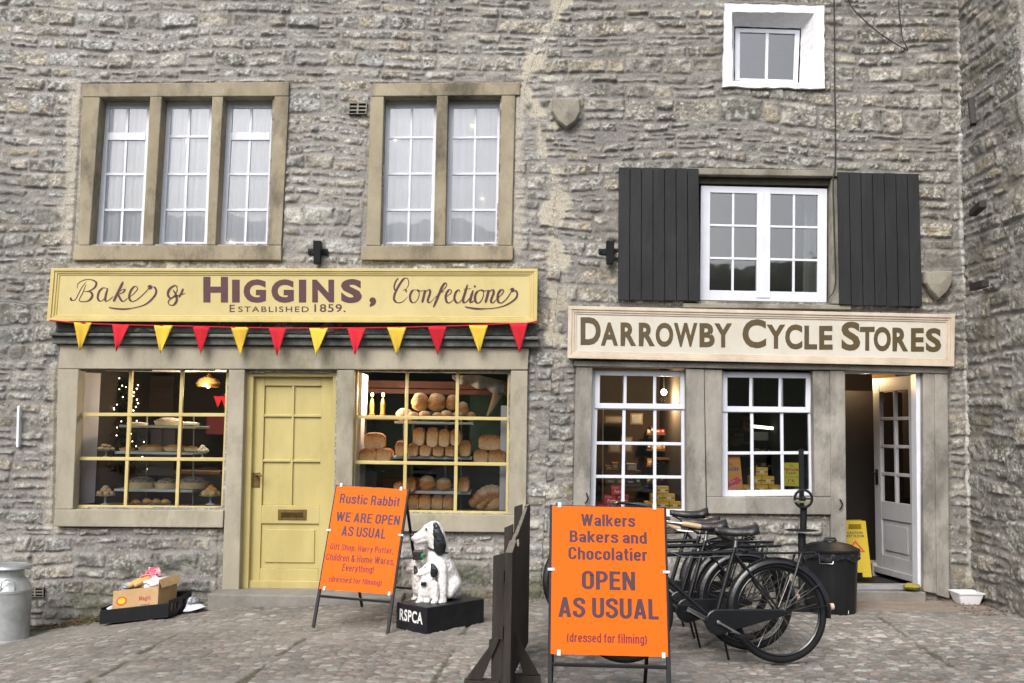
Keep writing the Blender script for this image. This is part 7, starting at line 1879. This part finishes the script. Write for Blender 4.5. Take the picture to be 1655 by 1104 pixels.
# pierced right-hand end
for v0, v1 in ((ev * 1.02, .12), (.22, .30), (.40, .60), (.70, .78), (.88, 1 - ev * 1.02)): cbx(mb, 1 - eu, 1, v0, v1, .0125, Hc + .02)
cbx(mb, 1 - eu * .98, 1 - .001, ev * 1.02, 1 - ev * 1.02, Hc - .012, Hc + .019); cbx(mb, 1 - eu * .98, 1 - .001, ev * 1.02, 1 - ev * 1.02, .013, .045)
mb.build('crate_body', cr_m, crate, bevel=.004)
card = M('corrugated_card', (.44, .28, .13), .85, .1, 5, .1, 50, c2=(.54, .36, .185))
bx = thing('cardboard_box', 'open brown cardboard box stuffed with rubbish, standing in the black crate', 'cardboard box', tuple(cp(.5, .5, .013)))
def kp(u, v, z): return cp(.16 + u * .66, .06 + v * .80, .014 + z)
def kbx(m, u0, u1, v0, v1, z0, z1, zr=None):
    zr = z1 if zr is None else zr
    m.hexa([kp(u0, v0, z1), kp(u1, v0, zr), kp(u1, v0, z0), kp(u0, v0, z0), kp(u0, v1, z1), kp(u1, v1, zr), kp(u1, v1, z0), kp(u0, v1, z0)])
mb = MB(); Hb = .245
kbx(mb, 0, 1, 0, .015, .0, Hb); kbx(mb, 0, 1, .985, 1, 0, Hb + .03); kbx(mb, 0, .012, .0155, .9845, 0, Hb); kbx(mb, .988, 1, .0155, .9845, 0, Hb + .05); kbx(mb, .0125, .9875, .0155, .9845, 0, .006)
mb.hexa([kp(.99, .02, Hb + .052), kp(1.0, .02, Hb + .052), kp(1.08, .02, Hb - .02), kp(1.07, .02, Hb - .02), kp(.99, .97, Hb + .052), kp(1.0, .97, Hb + .052), kp(1.10, .97, Hb - .02), kp(1.09, .97, Hb - .02)])
mb.build('box_body', card, bx, bevel=.002)
ff = lambda u, v: kp(u, 0, Hb * (1 - v)) - uy * .0015
mb = MB()
def disc(m, cu, cv, ru, rv, off, mi=0):
    n = 24; m.add([kp(cu + ru * math.cos(2 * math.pi * i / n), 0, Hb * (1 - cv - rv * math.sin(2 * math.pi * i / n))) - uy * off for i in range(n)], [tuple(range(n))], mi)
disc(mb, .20, .36, .12, .155, .0012, 0); disc(mb, .20, .36, .085, .10, .0020, 1)
mb.build('oval_logo', [M('logo_red', (.62, .09, .03), .6), M('logo_yellow', (.70, .50, .03), .6)], bx)
mb = MB(); put_text(mb, 'Magic', ff, .58, .26, .84, .46, bold=.04); mb.build('lettering', M('faded_red_ink', (.42, .11, .08), .7), bx)
mb = MB(); put_text(mb, 'original', ff, .62, .53, .82, .60, bold=.03); mb.build('small_lettering', M('faded_grey_ink', (.22, .17, .16), .7), bx)
mb = MB(); mb.add([ff(.0, .60), ff(.03, .62), ff(.20, .98), ff(.12, .98)], [(0, 1, 2, 3)]); mb.add([ff(.0, .72), ff(.10, .98), ff(.0, .98)], [(0, 1, 2)])
mb.build('printed_stripe', M('print_blue', (.03, .10, .34), .6), bx)
mb = MB(); disc(mb, .38, .86, .045, .09, .0014); disc(mb, .46, .90, .03, .05, .0014); mb.build('red_fruit_print', M('print_red', (.48, .03, .03), .6), bx)
# crumpled film, baguette ends, carrier bag and papers, each lying loose
def crumple(name, c, rx, ry, rz, seed, mat, label, cat, grp=None, freq=2.2, amp=.45):
    mb = MB(); n, m = 30, 18; vs = []; rr = np.random.RandomState(seed); kk = rr.uniform(-freq * 2, freq * 2, (7, 3)); ph = rr.uniform(0, 6.28, 7)
    for i in range(m + 1):
        p = math.pi * i / m
        for k in range(n):
            a = 2 * math.pi * k / n; d = np.array([math.sin(p) * math.cos(a), math.sin(p) * math.sin(a), -math.cos(p)])
            f = 1 + amp * sum(abs(math.sin(float(kk[q] @ d) + ph[q])) - .6 for q in range(7)) / 2.6
            vs.append(Vector(c) + Vector((d[0] * rx * f, d[1] * ry * f, d[2] * rz * f)))
    mb.add(vs, [(i * n + k, i * n + (k + 1) % n, (i + 1) * n + (k + 1) % n, (i + 1) * n + k) for i in range(m) for k in range(n)])
    return mb.build(name, mat, label=label, cat=cat, group=grp, smooth=25)
film = M('milky_plastic_film', (.66, .68, .71), .18, .08, 12, .3, 30, spec=.7, trans=.55)
crumple('plastic_wrapping', kp(.17, .45, Hb + .0), .070, .12, .050, 3, film, 'crumpled clear plastic film at the left of the cardboard box', 'plastic film')
crumple('plastic_wrapping', kp(.76, .52, Hb + .012), .11, .12, .045, 5, M('pale_pink_film', (.66, .60, .63), .25, .08, 9, .3, 30, c2=(.70, .70, .72), spec=.7), 'pale pinkish plastic bag spread over the right of the cardboard box', 'plastic film')
crumple('carrier_bag', kp(.60, .62, Hb + .085), .062, .06, .05, 8, M('pink_printed_bag', (.70, .10, .17), .35, .1, 14, .3, 30, c2=(.76, .60, .64), c2lo=.46, c2hi=.54), 'bright pink and white bag on top of the rubbish in the cardboard box', 'plastic bag', freq=3)
mb = MB(); mb.tube([kp(.42, .34, Hb + .085), kp(.55, .40, Hb + .092), kp(.70, .46, Hb + .088)], [.004, .010, .004], 6); mb.build('pink_ribbon', M('pink_tape', (.70, .10, .14), .4), smooth=True, label='pink strip of packaging lying across the bread sticks in the box', cat='packaging')
for i, (u0, v0, u1, v1) in enumerate(((.30, .10, .52, .60), (.42, .10, .64, .60))):
    a, b = kp(u0, v0, Hb + .022), kp(u1, v1, Hb + .075); mb = MB(); mb.tube([a, a.lerp(b, .08), a.lerp(b, .5), a.lerp(b, .92), b], [.014, .024, .028, .024, .012], 12); mb.build('baguette', M('baguette_crust', (.52, .30, .10), .65, .2, 14, .2, 60, c2=(.60, .38, .15)), smooth=True, label='baguette leaning in the cardboard box, the %s of the two' % ('left' if i == 0 else 'right'), cat='baguette', group='baguettes in the box')
paper = M('white_waste_paper', (.66, .68, .76), .7, .06, 8, .1, 30)
def sheet(name, pts, label, sag=.02):
    mb = MB(); n = 8; vs = []
    for j in range(n + 1):
        for i in range(n + 1):
            u, v = i / n, j / n; p = (pts[0] * (1 - u) + pts[1] * u) * (1 - v) + (pts[3] * (1 - u) + pts[2] * u) * v
            vs.append(p + Vector((0, 0, sag * math.sin(u * 5 + v * 3) * math.sin(v * 6 + 1) + .004)))
    mb.add(vs, [(j * (n + 1) + i, j * (n + 1) + i + 1, (j + 1) * (n + 1) + i + 1, (j + 1) * (n + 1) + i) for j in range(n) for i in range(n)])
    o = mb.build(name, paper, label=label, cat='paper', smooth=True); o.modifiers.new('thickness', 'SOLIDIFY').thickness = .0012
sheet('paper_sheet', [cp(.05, .12, .118), cp(.16, .05, .05), cp(.158, .8, .10), cp(.03, .8, .14)], 'white paper folded into the left end of the black crate', .008)
sheet('paper_sheet', [cp(1.02, .85, .10), cp(1.08, 1.2, .02), cp(1.30, .80, .004), cp(1.04, .50, .004)], 'white paper spilling out of the right end of the black crate', .010)
crumple('plastic_wrapping', cp(1.04, .95, .06), .05, .08, .035, 21, film, 'crumpled silvery film hanging over the right end of the black crate', 'plastic film', freq=3)

# ---- leaf litter and weeds along the foot of the wall
rr = random.Random(77); mb = MB()
def leaf(p, s, mi):
    a = rr.uniform(0, 6.28); d = Vector((math.cos(a), math.sin(a), rr.uniform(-.2, .5))) * s; w = Vector((-math.sin(a), math.cos(a), rr.uniform(-.3, .3))) * s * .42
    mb.add([p - d, p + w, p + d, p - w], [(0, 1, 2, 3)], mi)
for i in range(900):
    x = rr.uniform(-4.5, -3.35) if rr.random() < .75 else rr.uniform(-3.4, -.6); y = YW - abs(rr.gauss(0, .11)) - .03
    if -2.55 < x < -.95 and y > 8.58: continue
    leaf(Vector((x, y, GZ(x) + rr.uniform(.008, .03))), rr.uniform(.010, .028), rr.choice((0, 0, 1, 2, 3)))
for i in range(170):
    x = rr.uniform(3.95, 4.35); y = rr.uniform(8.1, 8.86); leaf(Vector((x - .2, y, GZ(x) + rr.uniform(.008, .025))), rr.uniform(.008, .02), rr.choice((0, 1, 2)))
for i in range(260):
    x = rr.uniform(-1.3, .9); y = YW - abs(rr.gauss(0, .09)) - .04; leaf(Vector((x, y, GZ(x) + rr.uniform(.008, .02))), rr.uniform(.008, .02), rr.choice((0, 1, 2, 2)))
lv = mb.build('leaf_litter', [M('brown_leaf', (.09, .05, .025), .8), M('rust_leaf', (.20, .065, .02), .8), M('dark_leaf', (.04, .035, .02), .8), M('moss_green', (.07, .10, .02), .9)], kind='stuff', label='dead leaves and moss gathered along the foot of the wall', cat='leaf litter', origin=(0, 0, 0))
